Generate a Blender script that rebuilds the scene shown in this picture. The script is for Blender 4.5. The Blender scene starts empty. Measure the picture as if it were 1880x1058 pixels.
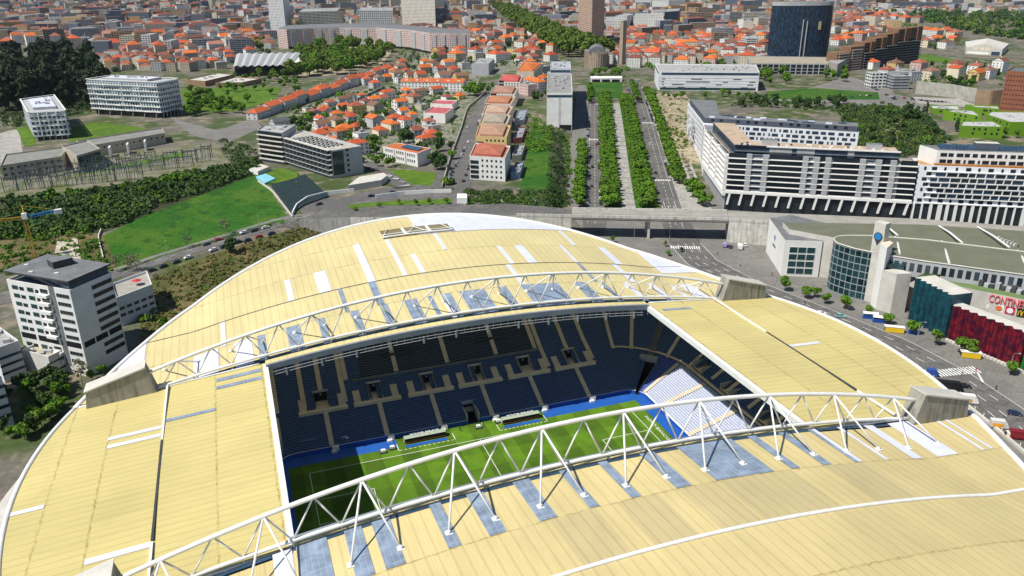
import bpy, math, random
import numpy as np
from mathutils import Vector, Matrix
random.seed(7); RNG = np.random.default_rng(11)
PI = math.pi; S = bpy.context.scene; COL = S.collection
# ------------------------------------------------------------------ camera (solved from the pitch markings and building verticals)
CAM = np.array([-60.954, -172.002, 137.189]); FPX = 1459.77
def _rot(yaw, pit, roll):
    sy, cy, sp, cp = math.sin(yaw), math.cos(yaw), math.sin(pit), math.cos(pit)
    f = np.array([sy*cp, cy*cp, -sp]); r = np.array([cy, -sy, 0.]); u = np.cross(r, f)
    c, s = math.cos(roll), math.sin(roll)
    return f, r*c+u*s, -r*s+u*c
CF, CR, CU = _rot(0.33747, 0.381264, -0.0112208)
cd = bpy.data.cameras.new('camera'); cam = bpy.data.objects.new('camera', cd); COL.objects.link(cam)
cam.matrix_world = Matrix(((CR[0], CU[0], -CF[0], CAM[0]), (CR[1], CU[1], -CF[1], CAM[1]), (CR[2], CU[2], -CF[2], CAM[2]), (0, 0, 0, 1)))
cd.sensor_width = 36; cd.lens = 36*FPX/1880; cd.clip_start = 1; cd.clip_end = 30000; S.camera = cam
def ray(u, v): return CF+CR*((u-940)/FPX)-CU*((v-529)/FPX)
def at(u, v, z=0.): d = ray(u, v); return CAM+d*((z-CAM[2])/d[2])
def pix(p):
    d = np.asarray(p, float)-CAM; w = d@CF
    return (940+FPX*(d@CR)/w, 529-FPX*(d@CU)/w, w)
# ------------------------------------------------------------------ terrain height
def sst(a, b, t): t = np.clip((t-a)/(b-a), 0, 1); return t*t*(3-2*t)
AO = np.array([136., 270.]); AA = np.array([.4225, .9064]); AN = np.array([.9064, -.4225])
YFX = [-420, -300, -220, -122, -100, -70, -41, -18, -5, 53, 82, 108, 140, 400]
YFY = [120, 160, 190, 222, 234, 246, 259, 258, 259, 234, 226, 210, 194, 60]
def gnd(x, y):
    x = np.asarray(x, float); y = np.asarray(y, float)
    t = (x-136)*AA[0]+(y-270)*AA[1]; n = (x-136)*AN[0]+(y-270)*AN[1]
    hA = 10.5*sst(0, 330, t)
    yf = np.interp(x, YFX, YFY); zr = np.interp(x, [-125, -35], [3, 10.5])
    g1 = 10.5*sst(yf+2, yf+14, y)
    g2 = zr*sst(yf-45, yf-3, y)+(10.5-zr)*sst(yf+14, yf+100, y)
    w = np.clip((x+42)/26, 0, 1)
    gl = (g2*(1-w)+g1*w)*(1-sst(-18, -6, n))
    return np.maximum(gl, hA)
def G(u, v, dz=0.):
    d = ray(u, v); z = 0.
    t = (12-CAM[2])/d[2]
    for _ in range(900):
        p = CAM+d*t; h = float(gnd(p[0], p[1]))+dz
        if p[2] <= h+.02: break
        t += max(.05, min((p[2]-h)*.6, 8))/np.linalg.norm(d)
    return np.array([p[0], p[1], h])
def gz(p): return float(gnd(p[0], p[1]))
# ------------------------------------------------------------------ materials
MATS = {}
def nd(nt, typ, **kw):
    n = nt.nodes.new(typ)
    for k, v in kw.items():
        if k.startswith('i'): n.inputs[int(k[1:])].default_value = v
        else: setattr(n, k, v)
    return n
def math_(nt, op, a, b=None, c=None):
    n = nt.nodes.new('ShaderNodeMath'); n.operation = op
    for i, x in enumerate((a, b, c)):
        if x is None: continue
        if isinstance(x, (int, float)): n.inputs[i].default_value = x
        else: nt.links.new(x, n.inputs[i])
    return n.outputs[0]
def scale_(nt, col, fac):
    n = nt.nodes.new('ShaderNodeVectorMath'); n.operation = 'SCALE'
    for s, x in ((0, col), (3, fac)):
        if isinstance(x, (int, float)): n.inputs[s].default_value = x
        elif isinstance(x, tuple): n.inputs[s].default_value = x[:3]
        else: nt.links.new(x, n.inputs[s])
    return n.outputs[0]
def mix_(nt, f, a, b):
    n = nt.nodes.new('ShaderNodeMixRGB')
    for s, x in ((0, f), (1, a), (2, b)):
        if isinstance(x, (int, float)): n.inputs[s].default_value = x
        elif isinstance(x, tuple): n.inputs[s].default_value = (*x[:3], 1)
        else: nt.links.new(x, n.inputs[s])
    return n.outputs[0]
def noise_(nt, vec, sc, det=3, rough=.55):
    n = nd(nt, 'ShaderNodeTexNoise'); n.inputs['Scale'].default_value = sc; n.inputs['Detail'].default_value = det; n.inputs['Roughness'].default_value = rough
    if vec is not None: nt.links.new(vec, n.inputs['Vector'])
    return n.outputs[0]
def rng_(nt, x, a, b, c=0., d=1.):
    n = nd(nt, 'ShaderNodeMapRange'); nt.links.new(x, n.inputs[0])
    for i, v in zip((1, 2, 3, 4), (a, b, c, d)): n.inputs[i].default_value = v
    return n.outputs[0]
def newmat(name):
    m = bpy.data.materials.new(name); m.use_nodes = True; nt = m.node_tree; MATS[name] = m
    b = nt.nodes['Principled BSDF']; b.inputs['Specular IOR Level'].default_value = .3
    return m, nt, b
def base(nt, b, col, rough=.8):
    if isinstance(col, tuple): b.inputs['Base Color'].default_value = (*col[:3], 1)
    else: nt.links.new(col, b.inputs['Base Color'])
    if isinstance(rough, (int, float)): b.inputs['Roughness'].default_value = rough
    else: nt.links.new(rough, b.inputs['Roughness'])
def objco(nt, world=False):
    if world: return nd(nt, 'ShaderNodeNewGeometry').outputs['Position']
    return nd(nt, 'ShaderNodeTexCoord').outputs['Object']
def mat(name, col=(.5, .5, .5), rough=.8, var=.2, sc=.15, metal=0., spec=.3, objcol=False, det=4, attr=False, world=False, col2=None, bump=0.):
    """one tinted surface with two scales of soft unevenness; objcol: tint from the object's own colour"""
    m, nt, b = newmat(name); v = objco(nt, world)
    c = nd(nt, 'ShaderNodeObjectInfo').outputs['Color'] if objcol else (nd(nt, 'ShaderNodeVertexColor', layer_name='Col').outputs[0] if attr else col)
    n1 = noise_(nt, v, sc, det); n2 = noise_(nt, v, sc*9, 2)
    if col2: c = mix_(nt, rng_(nt, n1, .42, .6), c, col2)
    f = math_(nt, 'ADD', rng_(nt, n1, .25, .75, 1-var, 1+var), rng_(nt, n2, .25, .75, -var*.5, var*.5))
    base(nt, b, scale_(nt, c, f), rough); b.inputs['Metallic'].default_value = metal; b.inputs['Specular IOR Level'].default_value = spec
    if bump:
        bp = nd(nt, 'ShaderNodeBump'); bp.inputs['Strength'].default_value = bump; bp.inputs['Distance'].default_value = .3; nt.links.new(n2, bp.inputs['Height']); nt.links.new(bp.outputs[0], b.inputs['Normal'])
    return m
def streaky(name, c1, c2):
    m, nt, b = newmat(name); mp = nd(nt, 'ShaderNodeMapping'); mp.inputs['Scale'].default_value = (1, 1, .1); nt.links.new(objco(nt), mp.inputs[0]); n = noise_(nt, mp.outputs[0], .9, 4); n2 = noise_(nt, objco(nt), .3, 4)
    c = mix_(nt, rng_(nt, n, .45, .72), c1, c2); base(nt, b, scale_(nt, c, rng_(nt, n2, .3, .7, .8, 1.15)), .9); return name
# ------------------------------------------------------------------ mesh builder
class MB:
    def __init__(s): s.v = []; s.f = []; s.m = []; s.uv = []
    def face(s, pts, m=0, uv=None):
        i = len(s.v); s.v.extend([tuple(map(float, p)) for p in pts]); s.f.append(tuple(range(i, i+len(pts)))); s.m.append(m)
        s.uv.append(uv if uv else [(0, 0)]*len(pts))
    def wall(s, a, b, z0, z1, m=0, u0=0.):
        L = math.hypot(b[0]-a[0], b[1]-a[1]); za, zb = (z1 if isinstance(z1, tuple) else (z1, z1))
        s.face([(a[0], a[1], z0), (b[0], b[1], z0), (b[0], b[1], zb), (a[0], a[1], za)], m, [(u0, 0), (u0+L, 0), (u0+L, zb-z0), (u0, za-z0)])
        return u0+L
    def prism(s, poly, z0, z1, m=0, mt=None, bottom=False):
        """vertical prism over a counter-clockwise or clockwise outline"""
        P = [tuple(p[:2]) for p in poly]
        if sum(P[i][0]*P[(i+1) % len(P)][1]-P[(i+1) % len(P)][0]*P[i][1] for i in range(len(P))) < 0: P = P[::-1]
        u = 0
        for i in range(len(P)): u = s.wall(P[i], P[(i+1) % len(P)], z0, z1, m, u)
        s.face([(x, y, z1) for x, y in P], m if mt is None else mt, [(x, y) for x, y in P])
        if bottom: s.face([(x, y, z0) for x, y in P[::-1]], m)
        return P
    def box(s, c, d, rot=0., m=0, mt=None, bottom=True):
        cx, cy, z = c; ca, sa = math.cos(rot), math.sin(rot); hx, hy = d[0]/2, d[1]/2
        s.prism([(cx+x*ca-y*sa, cy+x*sa+y*ca) for x, y in ((-hx, -hy), (hx, -hy), (hx, hy), (-hx, hy))], z, z+d[2], m, mt, bottom)
    def tube(s, pts, r, n=8, m=0, caps=True):
        pts = [np.asarray(p, float) for p in pts]; rings = []
        for i, p in enumerate(pts):
            t = pts[min(i+1, len(pts)-1)]-pts[max(i-1, 0)]; t = t/np.linalg.norm(t)
            a = np.cross(t, (0, 0, 1) if abs(t[2]) < .95 else (1, 0, 0)); a /= np.linalg.norm(a); b = np.cross(t, a)
            rr = r[i] if isinstance(r, (list, tuple)) else r
            rings.append([p+rr*(math.cos(2*PI*k/n)*a+math.sin(2*PI*k/n)*b) for k in range(n)])
        i0 = len(s.v)
        for R_ in rings: s.v.extend([tuple(map(float, q)) for q in R_])
        for i in range(len(rings)-1):
            for k in range(n):
                a, b = i0+i*n+k, i0+i*n+(k+1) % n
                s.f.append((a, b, b+n, a+n)); s.m.append(m); s.uv.append([(0, 0)]*4)
        if caps:
            s.f.append(tuple(i0+k for k in range(n))[::-1]); s.m.append(m); s.uv.append([(0, 0)]*n)
            e = i0+(len(rings)-1)*n; s.f.append(tuple(e+k for k in range(n))); s.m.append(m); s.uv.append([(0, 0)]*n)
    def grid(s, rows, m=0, uvf=None):
        i0 = len(s.v); nc = len(rows[0])
        for R_ in rows: s.v.extend([tuple(map(float, q)) for q in R_])
        for i in range(len(rows)-1):
            for k in range(nc-1):
                a = i0+i*nc+k; s.f.append((a, a+1, a+1+nc, a+nc)); s.m.append(m); s.uv.append([(0, 0)]*4)
    def mesh(s, name, mats, off=(0, 0, 0), smooth=False):
        me = bpy.data.meshes.new(name); V = np.array(s.v, float).reshape(-1, 3)-np.array(off, float)
        me.from_pydata(V.tolist(), [], s.f)
        for mm in (mats if isinstance(mats, (list, tuple)) else [mats]): me.materials.append(MATS[mm] if isinstance(mm, str) else mm)
        if any(s.m): me.polygons.foreach_set('material_index', s.m)
        uv = me.uv_layers.new(name='UV'); uv.data.foreach_set('uv', np.array([c for f in s.uv for p in f for c in p], float))
        if smooth: me.polygons.foreach_set('use_smooth', [True]*len(s.f))
        me.update(); return me
    def build(s, name, mats, parent=None, smooth=False, color=None, local=False):
        off = (0, 0, 0) if local else worldloc(parent)
        return link(name, s.mesh(name, mats, off, smooth), parent, color)
def worldloc(p):
    l = np.zeros(3)
    while p is not None: l = l+np.array(p.location); p = p.parent
    return l
def link(name, me, parent=None, color=None, loc=None, rz=0., sc=None):
    o = bpy.data.objects.new(name, me); COL.objects.link(o)
    if parent is not None: o.parent = parent
    if color is not None: o.color = (*color[:3], 1)
    if loc is not None: o.location = loc
    if rz: o.rotation_euler = (0, 0, rz)
    if sc is not None: o.scale = sc if isinstance(sc, (tuple, list)) else (sc, sc, sc)
    return o
USED = {}
def tag(o, label, cat, group=None, kind=None):
    n = len(label.replace('-', ' ').split())
    if not 4 <= n <= 16: print('LABEL LENGTH', n, label)
    if label in USED: print('DUP LABEL', label)
    USED[label] = 1
    o['label'] = label; o['category'] = cat
    if group: o['group'] = group
    if kind: o['kind'] = kind
    return o
def thing(name, label, cat, loc=(0, 0, 0), group=None, rz=0., sc=None):
    o = bpy.data.objects.new(name, None); COL.objects.link(o); o.location = tuple(map(float, loc)); o.empty_display_size = .1
    if rz: o.rotation_euler = (0, 0, rz)
    if sc is not None: o.scale = sc if isinstance(sc, (tuple, list)) else (sc, sc, sc)
    return tag(o, label, cat, group)
def struct(o, kind='structure'): o['kind'] = kind; return o
ORD = 'first second third fourth fifth sixth seventh eighth ninth tenth eleventh twelfth thirteenth fourteenth fifteenth sixteenth seventeenth eighteenth nineteenth'.split()
TENS = {2: 'twenty', 3: 'thirty', 4: 'forty', 5: 'fifty', 6: 'sixty', 7: 'seventy', 8: 'eighty', 9: 'ninety'}
def ordn(i):
    if i <= 19: return ORD[i-1]
    if i >= 100: return 'hundredth' if i == 100 else 'hundred-and-'+ordn(i-100)
    return (TENS[i//10][:-1]+'ieth') if i % 10 == 0 else TENS[i//10]+'-'+ORD[i % 10-1]
def text_mesh(txt, size, depth=.05):
    c = bpy.data.curves.new('lettering', 'FONT'); c.body = txt; c.size = size; c.extrude = depth; c.align_x = 'CENTER'; c.align_y = 'CENTER'; c.resolution_u = 3
    o = bpy.data.objects.new('lettering', c); COL.objects.link(o); bpy.context.view_layer.update()
    me = bpy.data.meshes.new_from_object(o.evaluated_get(bpy.context.evaluated_depsgraph_get())); bpy.data.objects.remove(o); return me
def text_obj(name, txt, size, mat_, parent, org, right, up, depth=.05, bold=0., sx=1.):
    """lettering lying in the plane (right, up), centred at org (world)"""
    me = text_mesh(txt, size, depth); me.materials.clear(); me.materials.append(MATS[mat_])
    r = Vector(right).normalized(); u = Vector(up).normalized(); n = r.cross(u)
    o = link(name, me, parent); L = Vector(org)-Vector(worldloc(parent))
    o.matrix_local = Matrix(((r.x*sx, u.x, n.x, L.x), (r.y*sx, u.y, n.y, L.y), (r.z*sx, u.z, n.z, L.z), (0, 0, 0, 1)))
    return o
# ------------------------------------------------------------------ world, sun
W = bpy.data.worlds.new('World'); S.world = W; W.use_nodes = True; nt = W.node_tree
SUND = np.array([-22.2, -4.7, 34.]); SUND /= np.linalg.norm(SUND)
sky = nd(nt, 'ShaderNodeTexSky'); sky.sky_type = 'NISHITA'; sky.sun_disc = False
sky.sun_elevation = math.asin(SUND[2]); sky.sun_rotation = math.atan2(SUND[0], SUND[1]); sky.air_density = 1.; sky.dust_density = .2; sky.ozone_density = 2.5; sky.altitude = 100
nt.links.new(sky.outputs[0], nt.nodes['Background'].inputs[0]); nt.nodes['Background'].inputs[1].default_value = .068
sl = bpy.data.lights.new('sun', 'SUN'); sl.energy = 4.4; sl.angle = math.radians(.5); sl.color = (1, .955, .87)
so = bpy.data.objects.new('sun', sl); COL.objects.link(so); so.rotation_euler = Vector(tuple(SUND)).to_track_quat('Z', 'Y').to_euler(); so.location = (-300, -60, 400)
S.view_settings.view_transform = 'Standard'; S.view_settings.look = 'None'; S.view_settings.exposure = .40; S.view_settings.gamma = 1
S.cycles.use_denoising = True; S.cycles.max_bounces = 5; S.cycles.diffuse_bounces = 3; S.cycles.glossy_bounces = 2; S.cycles.transparent_max_bounces = 6
# ------------------------------------------------------------------ shared materials
mat('white_paint', (.72, .72, .70), .42, .09, .5)
mat('white_wall', (.74, .73, .70), .75, .08, .12)
mat('concrete', (.36, .345, .30), .9, .28, .25)
mat('pale_concrete', (.52, .50, .45), .9, .16, .2)
mat('dark_grey', (.05, .055, .06), .7, .3, .2)
mat('mid_grey', (.16, .165, .17), .75, .25, .2)
mat('light_grey', (.38, .385, .39), .75, .15, .2)
mat('tan_stair', (.66, .56, .42), .9, .15, .4)
mat('dark_opening', (.008, .009, .011), .6, .3, .2)
mat('glass_dark', (.014, .022, .03), .12, .4, .15, spec=.5)
mat('glass_teal', (.012, .05, .055), .15, .5, .3, spec=.5)
mat('glass_blue', (.03, .06, .10), .15, .4, .2, spec=.5)
mat('steel', (.33, .34, .35), .5, .1, 1.)
mat('blue_paint', (.012, .09, .38), .7, .12, .2)
mat('line_white', (.75, .75, .72), .8, .1, .5)
mat('red_paint', (.5, .03, .035), .5, .1, .5)
mat('pink_red', (.62, .10, .12), .5, .1, .5)
mat('yellow_paint', (.72, .48, .02), .5, .1, .5)
mat('tint', objcol=True, rough=.55, var=.06, sc=.4)
mat('plaster', objcol=True, rough=.85, var=.10, sc=.15)
# ================================================================== STADIUM
YK = [36, 40, 58, 74.1, 90.2, 106.3, 122.4, 140]; ZK = [38.3, 38.8, 40.8, 42.6, 44.15, 45.5, 46.7, 47.6]; KK = [.00108, .0011, .00138, .0015, .0015, .0015, .0015, .0015]
def zmain(x, y):
    y = abs(y); x = abs(x); q = x*x if x < 80 else 6400+(x-80)*70
    return float(np.interp(y, YK, ZK)-np.interp(y, YK, KK)*q)
def zside(x, y):
    x = abs(x); return 34.2-(x-60.5)*.062-.0011*y*y*(x-60.5)/56
RA, RB = 116.6, 126.8
def xe(y): return RA*math.sqrt(max(0, 1-(y/RB)**2))
def roofmat(name, col, joints, axis, rib, seam):
    """weathered translucent sheeting: ribs across, dirty joints along, panels of slightly different age"""
    m, nt, b = newmat(name); sp = nd(nt, 'ShaderNodeSeparateXYZ'); co = objco(nt); nt.links.new(co, sp.inputs[0])
    X, Y = (sp.outputs[0], sp.outputs[1]) if axis == 'y' else (sp.outputs[1], sp.outputs[0])
    ya = math_(nt, 'ABSOLUTE', Y)
    r = math_(nt, 'FRACT', math_(nt, 'DIVIDE', X, rib)); rl = math_(nt, 'LESS_THAN', math_(nt, 'ABSOLUTE', math_(nt, 'SUBTRACT', r, .5)), .07)
    r2 = math_(nt, 'FRACT', math_(nt, 'DIVIDE', X, rib/4)); rl2 = math_(nt, 'LESS_THAN', math_(nt, 'ABSOLUTE', math_(nt, 'SUBTRACT', r2, .5)), .14)
    jm = None
    wob = rng_(nt, noise_(nt, co, .9, 2), .3, .7, -.22, .22)
    for j in joints:
        d = math_(nt, 'ABSOLUTE', math_(nt, 'SUBTRACT', math_(nt, 'ADD', ya, wob), j)); k = rng_(nt, d, .08, .34, 1, 0)
        jm = k if jm is None else math_(nt, 'MAXIMUM', jm, k)
    # panel by panel tone
    cell = nd(nt, 'ShaderNodeCombineXYZ'); nt.links.new(math_(nt, 'FLOOR', math_(nt, 'DIVIDE', X, seam)), cell.inputs[0])
    nt.links.new(math_(nt, 'FLOOR', math_(nt, 'DIVIDE', math_(nt, 'SUBTRACT', ya, joints[0]), joints[1]-joints[0])), cell.inputs[1])
    wn = nd(nt, 'ShaderNodeTexWhiteNoise', noise_dimensions='2D'); nt.links.new(cell.outputs[0], wn.inputs[0])
    st = nd(nt, 'ShaderNodeMapping'); st.inputs['Scale'].default_value = (1.4, .05, 1) if axis == 'y' else (.05, 1.4, 1); nt.links.new(co, st.inputs[0])
    streak = noise_(nt, st.outputs[0], 1., 3); st2 = nd(nt, 'ShaderNodeMapping'); st2.inputs['Scale'].default_value = (.32, .018, 1) if axis == 'y' else (.018, .32, 1); nt.links.new(co, st2.inputs[0]); stain = noise_(nt, st2.outputs[0], 1., 5, .65); cloud = noise_(nt, co, .035, 4)
    f = math_(nt, 'ADD', rng_(nt, streak, .3, .7, .965, 1.03), rng_(nt, wn.outputs[0], 0, 1, -.045, .03))
    f = math_(nt, 'MULTIPLY', f, rng_(nt, stain, .32, .68, .95, 1.03)); f = math_(nt, 'MULTIPLY', f, rng_(nt, cloud, .3, .7, .90, 1.07))
    f = math_(nt, 'MULTIPLY', f, math_(nt, 'SUBTRACT', 1, math_(nt, 'MULTIPLY', rl, .16)))
    f = math_(nt, 'MULTIPLY', f, math_(nt, 'SUBTRACT', 1, math_(nt, 'MULTIPLY', rl2, .07)))
    dirt = math_(nt, 'MULTIPLY', jm, rng_(nt, noise_(nt, co, .6, 3), .35, .65, .1, .75))
    c = mix_(nt, dirt, scale_(nt, col, f), (.30, .22, .07))
    base(nt, b, c, .5); b.inputs['Specular IOR Level'].default_value = .35
    bp = nd(nt, 'ShaderNodeBump'); bp.inputs['Strength'].default_value = .25; bp.inputs['Distance'].default_value = .12
    nt.links.new(math_(nt, 'ADD', rl, math_(nt, 'MULTIPLY', rl2, .6)), bp.inputs['Height']); nt.links.new(bp.outputs[0], b.inputs['Normal'])
    tr = nd(nt, 'ShaderNodeBsdfTranslucent'); tr.inputs[0].default_value = (.62, .56, .38, 1); mx = nd(nt, 'ShaderNodeMixShader'); mx.inputs[0].default_value = .17
    nt.links.new(b.outputs[0], mx.inputs[1]); nt.links.new(tr.outputs[0], mx.inputs[2]); nt.links.new(mx.outputs[0], nt.nodes['Material Output'].inputs['Surface'])
JM = [41.9, 58, 74.1, 90.2, 106.3]; JS = [61.6, 74, 86.5, 99, 109.2]
roofmat('roof_main', (.765, .65, .325), JM, 'y', 2.31, 9.25)
roofmat('roof_near', (.725, .595, .285), JM, 'y', 2.31, 9.25)
roofmat('roof_side', (.70, .59, .245), JS, 'x', 2.0, 8.)
m, nt, b = newmat('skylight'); co = objco(nt); sp = nd(nt, 'ShaderNodeSeparateXYZ'); nt.links.new(co, sp.inputs[0]); n1 = noise_(nt, co, .35, 4)
l1 = math_(nt, 'LESS_THAN', math_(nt, 'ABSOLUTE', math_(nt, 'SUBTRACT', math_(nt, 'FRACT', math_(nt, 'DIVIDE', sp.outputs[0], 1.16)), .5)), .07); l2 = math_(nt, 'LESS_THAN', math_(nt, 'ABSOLUTE', math_(nt, 'SUBTRACT', math_(nt, 'FRACT', math_(nt, 'DIVIDE', sp.outputs[1], 5.4)), .5)), .03)
base(nt, b, mix_(nt, math_(nt, 'MULTIPLY', math_(nt, 'MAXIMUM', l1, l2), .28), scale_(nt, (.20, .255, .335), rng_(nt, n1, .25, .75, .65, 1.45)), (.45, .50, .58)), .28); b.inputs['Specular IOR Level'].default_value = .5
mat('white_sheet', (.62, .64, .74), .45, .10, .3)
roofmat('tan_sheet', (.63, .525, .275), JM, 'y', 2.31, 9.25)
mat('seat_blue', (.022, .058, .140), .45, .35, 1.4, spec=.4)
mat('seat_bright', (.03, .07, .32), .45, .25, 1.4, spec=.4)
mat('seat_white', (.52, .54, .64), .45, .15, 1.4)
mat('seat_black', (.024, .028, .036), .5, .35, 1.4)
mat('stand_floor', (.12, .19, .33), .8, .2, .6)
stadium = thing('stadium', 'large football stadium with yellow sheet roof and two white arched trusses', 'stadium')
def sub(parent, name, label=None):
    o = bpy.data.objects.new(name, None); COL.objects.link(o); o.parent = parent; o.empty_display_size = .1
    if label: o['label'] = label
    return o
def roof_strip(parent, x1, x2, y1, y2, fn, mat_, name, up=.12, nx=3):
    mb = MB(); rows = []
    for y in np.linspace(y1, y2, max(3, int(abs(y2-y1)/3))):
        rows.append([(x, y, fn(x, y)+up) for x in np.linspace(x1, x2, nx)])
    mb.grid(rows); return mb.build(name, mat_, parent)
def main_roof(sg, rm):
    mb = MB(); ys = list(np.arange(39.2, 118, 2.2))+list(np.linspace(118.5, 126.75, 12))
    def row(y, dz): X = xe(y) if y > 41.9 else min(xe(y), 90); return [(X*s, sg*y, zmain(X*s, y)+dz) for s in np.linspace(-1, 1, 61)]
    ysA = [y for y in ys if y > 41.9]
    mb.grid([row(y, 0) for y in ysA])
    mb.grid([[(x, sg*y, zmain(x, y)) for x in np.linspace(-60.4, 60.4, 50)] for y in (39.2, 40.5, 41.9, ysA[0])])
    o = mb.build('roof', rm, stadium)
    # rim all along the outer edge
    pts = []
    for a in np.linspace(math.asin(42.2/RB), PI-math.asin(42.2/RB), 90):
        x, y = RA*math.cos(a), RB*math.sin(a); pts.append((x, sg*y, zmain(x, y)-.1))
    r = MB(); r.tube(pts, .75, 8); r.build('rim', 'white_paint', o, True)
    # lip over the pitch: steel edge beam with a hanging catwalk
    l = MB(); xs = np.linspace(-60.4, 60.4, 60)
    for dy, dz0, dz1 in ((38.6, -1.5, .2),):
        l.grid([[(x, sg*dy, zmain(x, 39)+dz1) for x in xs], [(x, sg*dy, zmain(x, 39)+dz0) for x in xs]])
        l.grid([[(x, sg*(dy+.9), zmain(x, 39)+dz1) for x in xs], [(x, sg*dy, zmain(x, 39)+dz1) for x in xs]])
        l.grid([[(x, sg*(dy+1.4), zmain(x, 39)+dz0) for x in xs], [(x, sg*dy, zmain(x, 39)+dz0) for x in xs]])
    l.build('edge_beam', mat('lip_grey', (.20, .225, .26), .6, .15, .3) if 'lip_grey' not in MATS else 'lip_grey', o)
    k = MB()
    for dz in (-2.4, -3.3): k.tube([(x, sg*38.7, zmain(x, 39)+dz) for x in xs[::2]], .09, 4)
    for x in np.linspace(-60, 60, 53): k.tube([(x, sg*38.7, zmain(x, 39)-1.4), (x, sg*38.7, zmain(x, 39)-3.3)], .07, 4)
    for x in np.linspace(-55, 55, 12): k.box((x, sg*38.7, zmain(x, 39)-4.4), (.5, .5, 2.2))
    k.build('catwalk', 'steel', o)
    g = MB(); g.tube([(x, sg*74.1, zmain(x, 74.1)+.12) for x in np.linspace(-xe(74.1)+1, xe(74.1)-1, 60)], .42 if sg < 0 else .12, 6); g.build('gutter', 'white_paint' if sg < 0 else 'mid_grey', o, True)
    return o
RF = main_roof(1, 'roof_main'); RN = main_roof(-1, 'roof_near')
NEAR = [(-64.2, -60.6, 'w'), (-59.8, -54), (-50.6, -47.2), (-45.2, -41.6), (-33.6, -31.2), (-25.8, -22.4), (-15.8, -12.2), (-5.5, -3.4), (3.5, 5.6), (13.5, 17), (22.8, 36.9), (41.3, 43.6), (49.7, 52), (58.3, 59.4), (59.4, 60.5, 'w'), (67, 68.1, 'w'), (75.2, 78.1, 'w'), (82.8, 89, 'w'), (96.5, 97.5, 'w'), (99.3, 100.2, 'w')]
FAR = [(-80, -73, 'w'), (-68.3, -63.3, 'w'), (-61.7, -59.4), (-53.1, -49), (-43.6, -41.4), (-33.4, -31), (-24.4, -21.9), (-16.6, -12.5), (-9, -7.5), (-4.9, -3.4, 'w'), (-3.4, -1.4), (1.6, 10), (14.4, 17.6), (22.6, 35.9), (41.8, 46.2), (51.5, 53.2), (60.3, 62.4, 'w'), (69.6, 72.4, 'w'), (78.6, 80.2, 'w'), (82.6, 87.3, 'w')]
for par, sg, L in ((RN, -1, NEAR), (RF, 1, FAR)):
    for q in L:
        roof_strip(par, q[0], q[1], sg*42.1, sg*57.8, zmain, 'white_sheet' if len(q) > 2 else 'skylight', 'skylight')
for x1, x2, y1, y2, w in [(-34.9, -33.6, 58, 74.1, 0), (-24.9, -22.5, 58, 74, 0), (-24.7, -22.2, 74.3, 106, 1), (-12.9, -11.4, 74.3, 106, 1), (-6.9, -5.2, 74.4, 90, 1), (5.4, 6.7, 90.4, 106, 1), (25.1, 26.7, 74.4, 90, 1), (31.9, 35.2, 74.4, 90, 1), (49.7, 51, 74.4, 90, 1), (49.9, 51.2, 58.2, 74, 0), (56, 57.4, 90.4, 106, 1), (-50.6, -48.7, 74.4, 90, 1), (-40.8, -36.8, 74.4, 90, 1), (64, 66, 58.2, 73.8, 1), (66, 69, 74.4, 90, 1), (-72, -70.6, 58.2, 73.8, 1), (23, 24.6, 58.2, 73.8, 1)]:
    roof_strip(RF, x1, x2, y1, y2, zmain, 'white_sheet' if w else 'skylight', 'skylight')
for x1, x2 in ((-14, -4.5), (0, 9), (13.5, 22.5), (23, 41), (50, 60)): roof_strip(RN, x1, x2, -58.3, -73.6, zmain, 'tan_sheet', 'roof_panel', .06)
def edge_patch(par, sg, x1, x2, y1, mat_, name):
    mb = MB(); xs = np.linspace(x1, x2, 40); n = 8; rows = []
    ye = [RB*math.sqrt(1-(x/RA)**2)-.6 for x in xs]
    for k in range(n): rows.append([(x, sg*(y1+(e-y1)*k/(n-1)), zmain(x, y1+(e-y1)*k/(n-1))+.11) for x, e in zip(xs, ye)])
    mb.grid(rows); mb.build(name, mat_, par)
edge_patch(RF, 1, .5, 63, 106.5, 'white_sheet', 'skylight'); edge_patch(RF, 1, -101, -94, 56, 'white_sheet', 'skylight'); edge_patch(RF, 1, 82, 97, 68, 'white_sheet', 'skylight')
# openings under repair near the top edge: the frame shows through
m_ = MB()
for a, b in ((-13, -5), (-4, 4.4), (5.4, 13.4)):
    m_.face([(a, 107.2, zmain(a, 107.2)+.14), (b, 107.2, zmain(b, 107.2)+.14), (b, 115, zmain(b, 115)+.14), (a, 115, zmain(a, 115)+.14)])
m_.build('opening', mat('bare_deck', (.20, .17, .09), .9, .35, .3), RF)
m_ = MB(); m_.tube([(x, 107.0, zmain(x, 107)+.7) for x in np.linspace(-13.5, 14, 12)], .3, 6); m_.tube([(x, 109.4, zmain(x, 109)+.6) for x in np.linspace(-13.5, 14, 12)], .18, 6)
for a, b in ((-4.5, 1), (4.9, -1), (-13.4, -10), (13.6, 10)): m_.tube([(a, 107, zmain(a, 107)+.6), (b, 114.8, zmain(b, 115)+.6)], .16, 6)
for a in (-4.5, 4.9): m_.box((a, 111, zmain(a, 111)+.1), (1.1, 8, .35))
m_.build('bracing', 'white_paint', RF, True)
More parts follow.
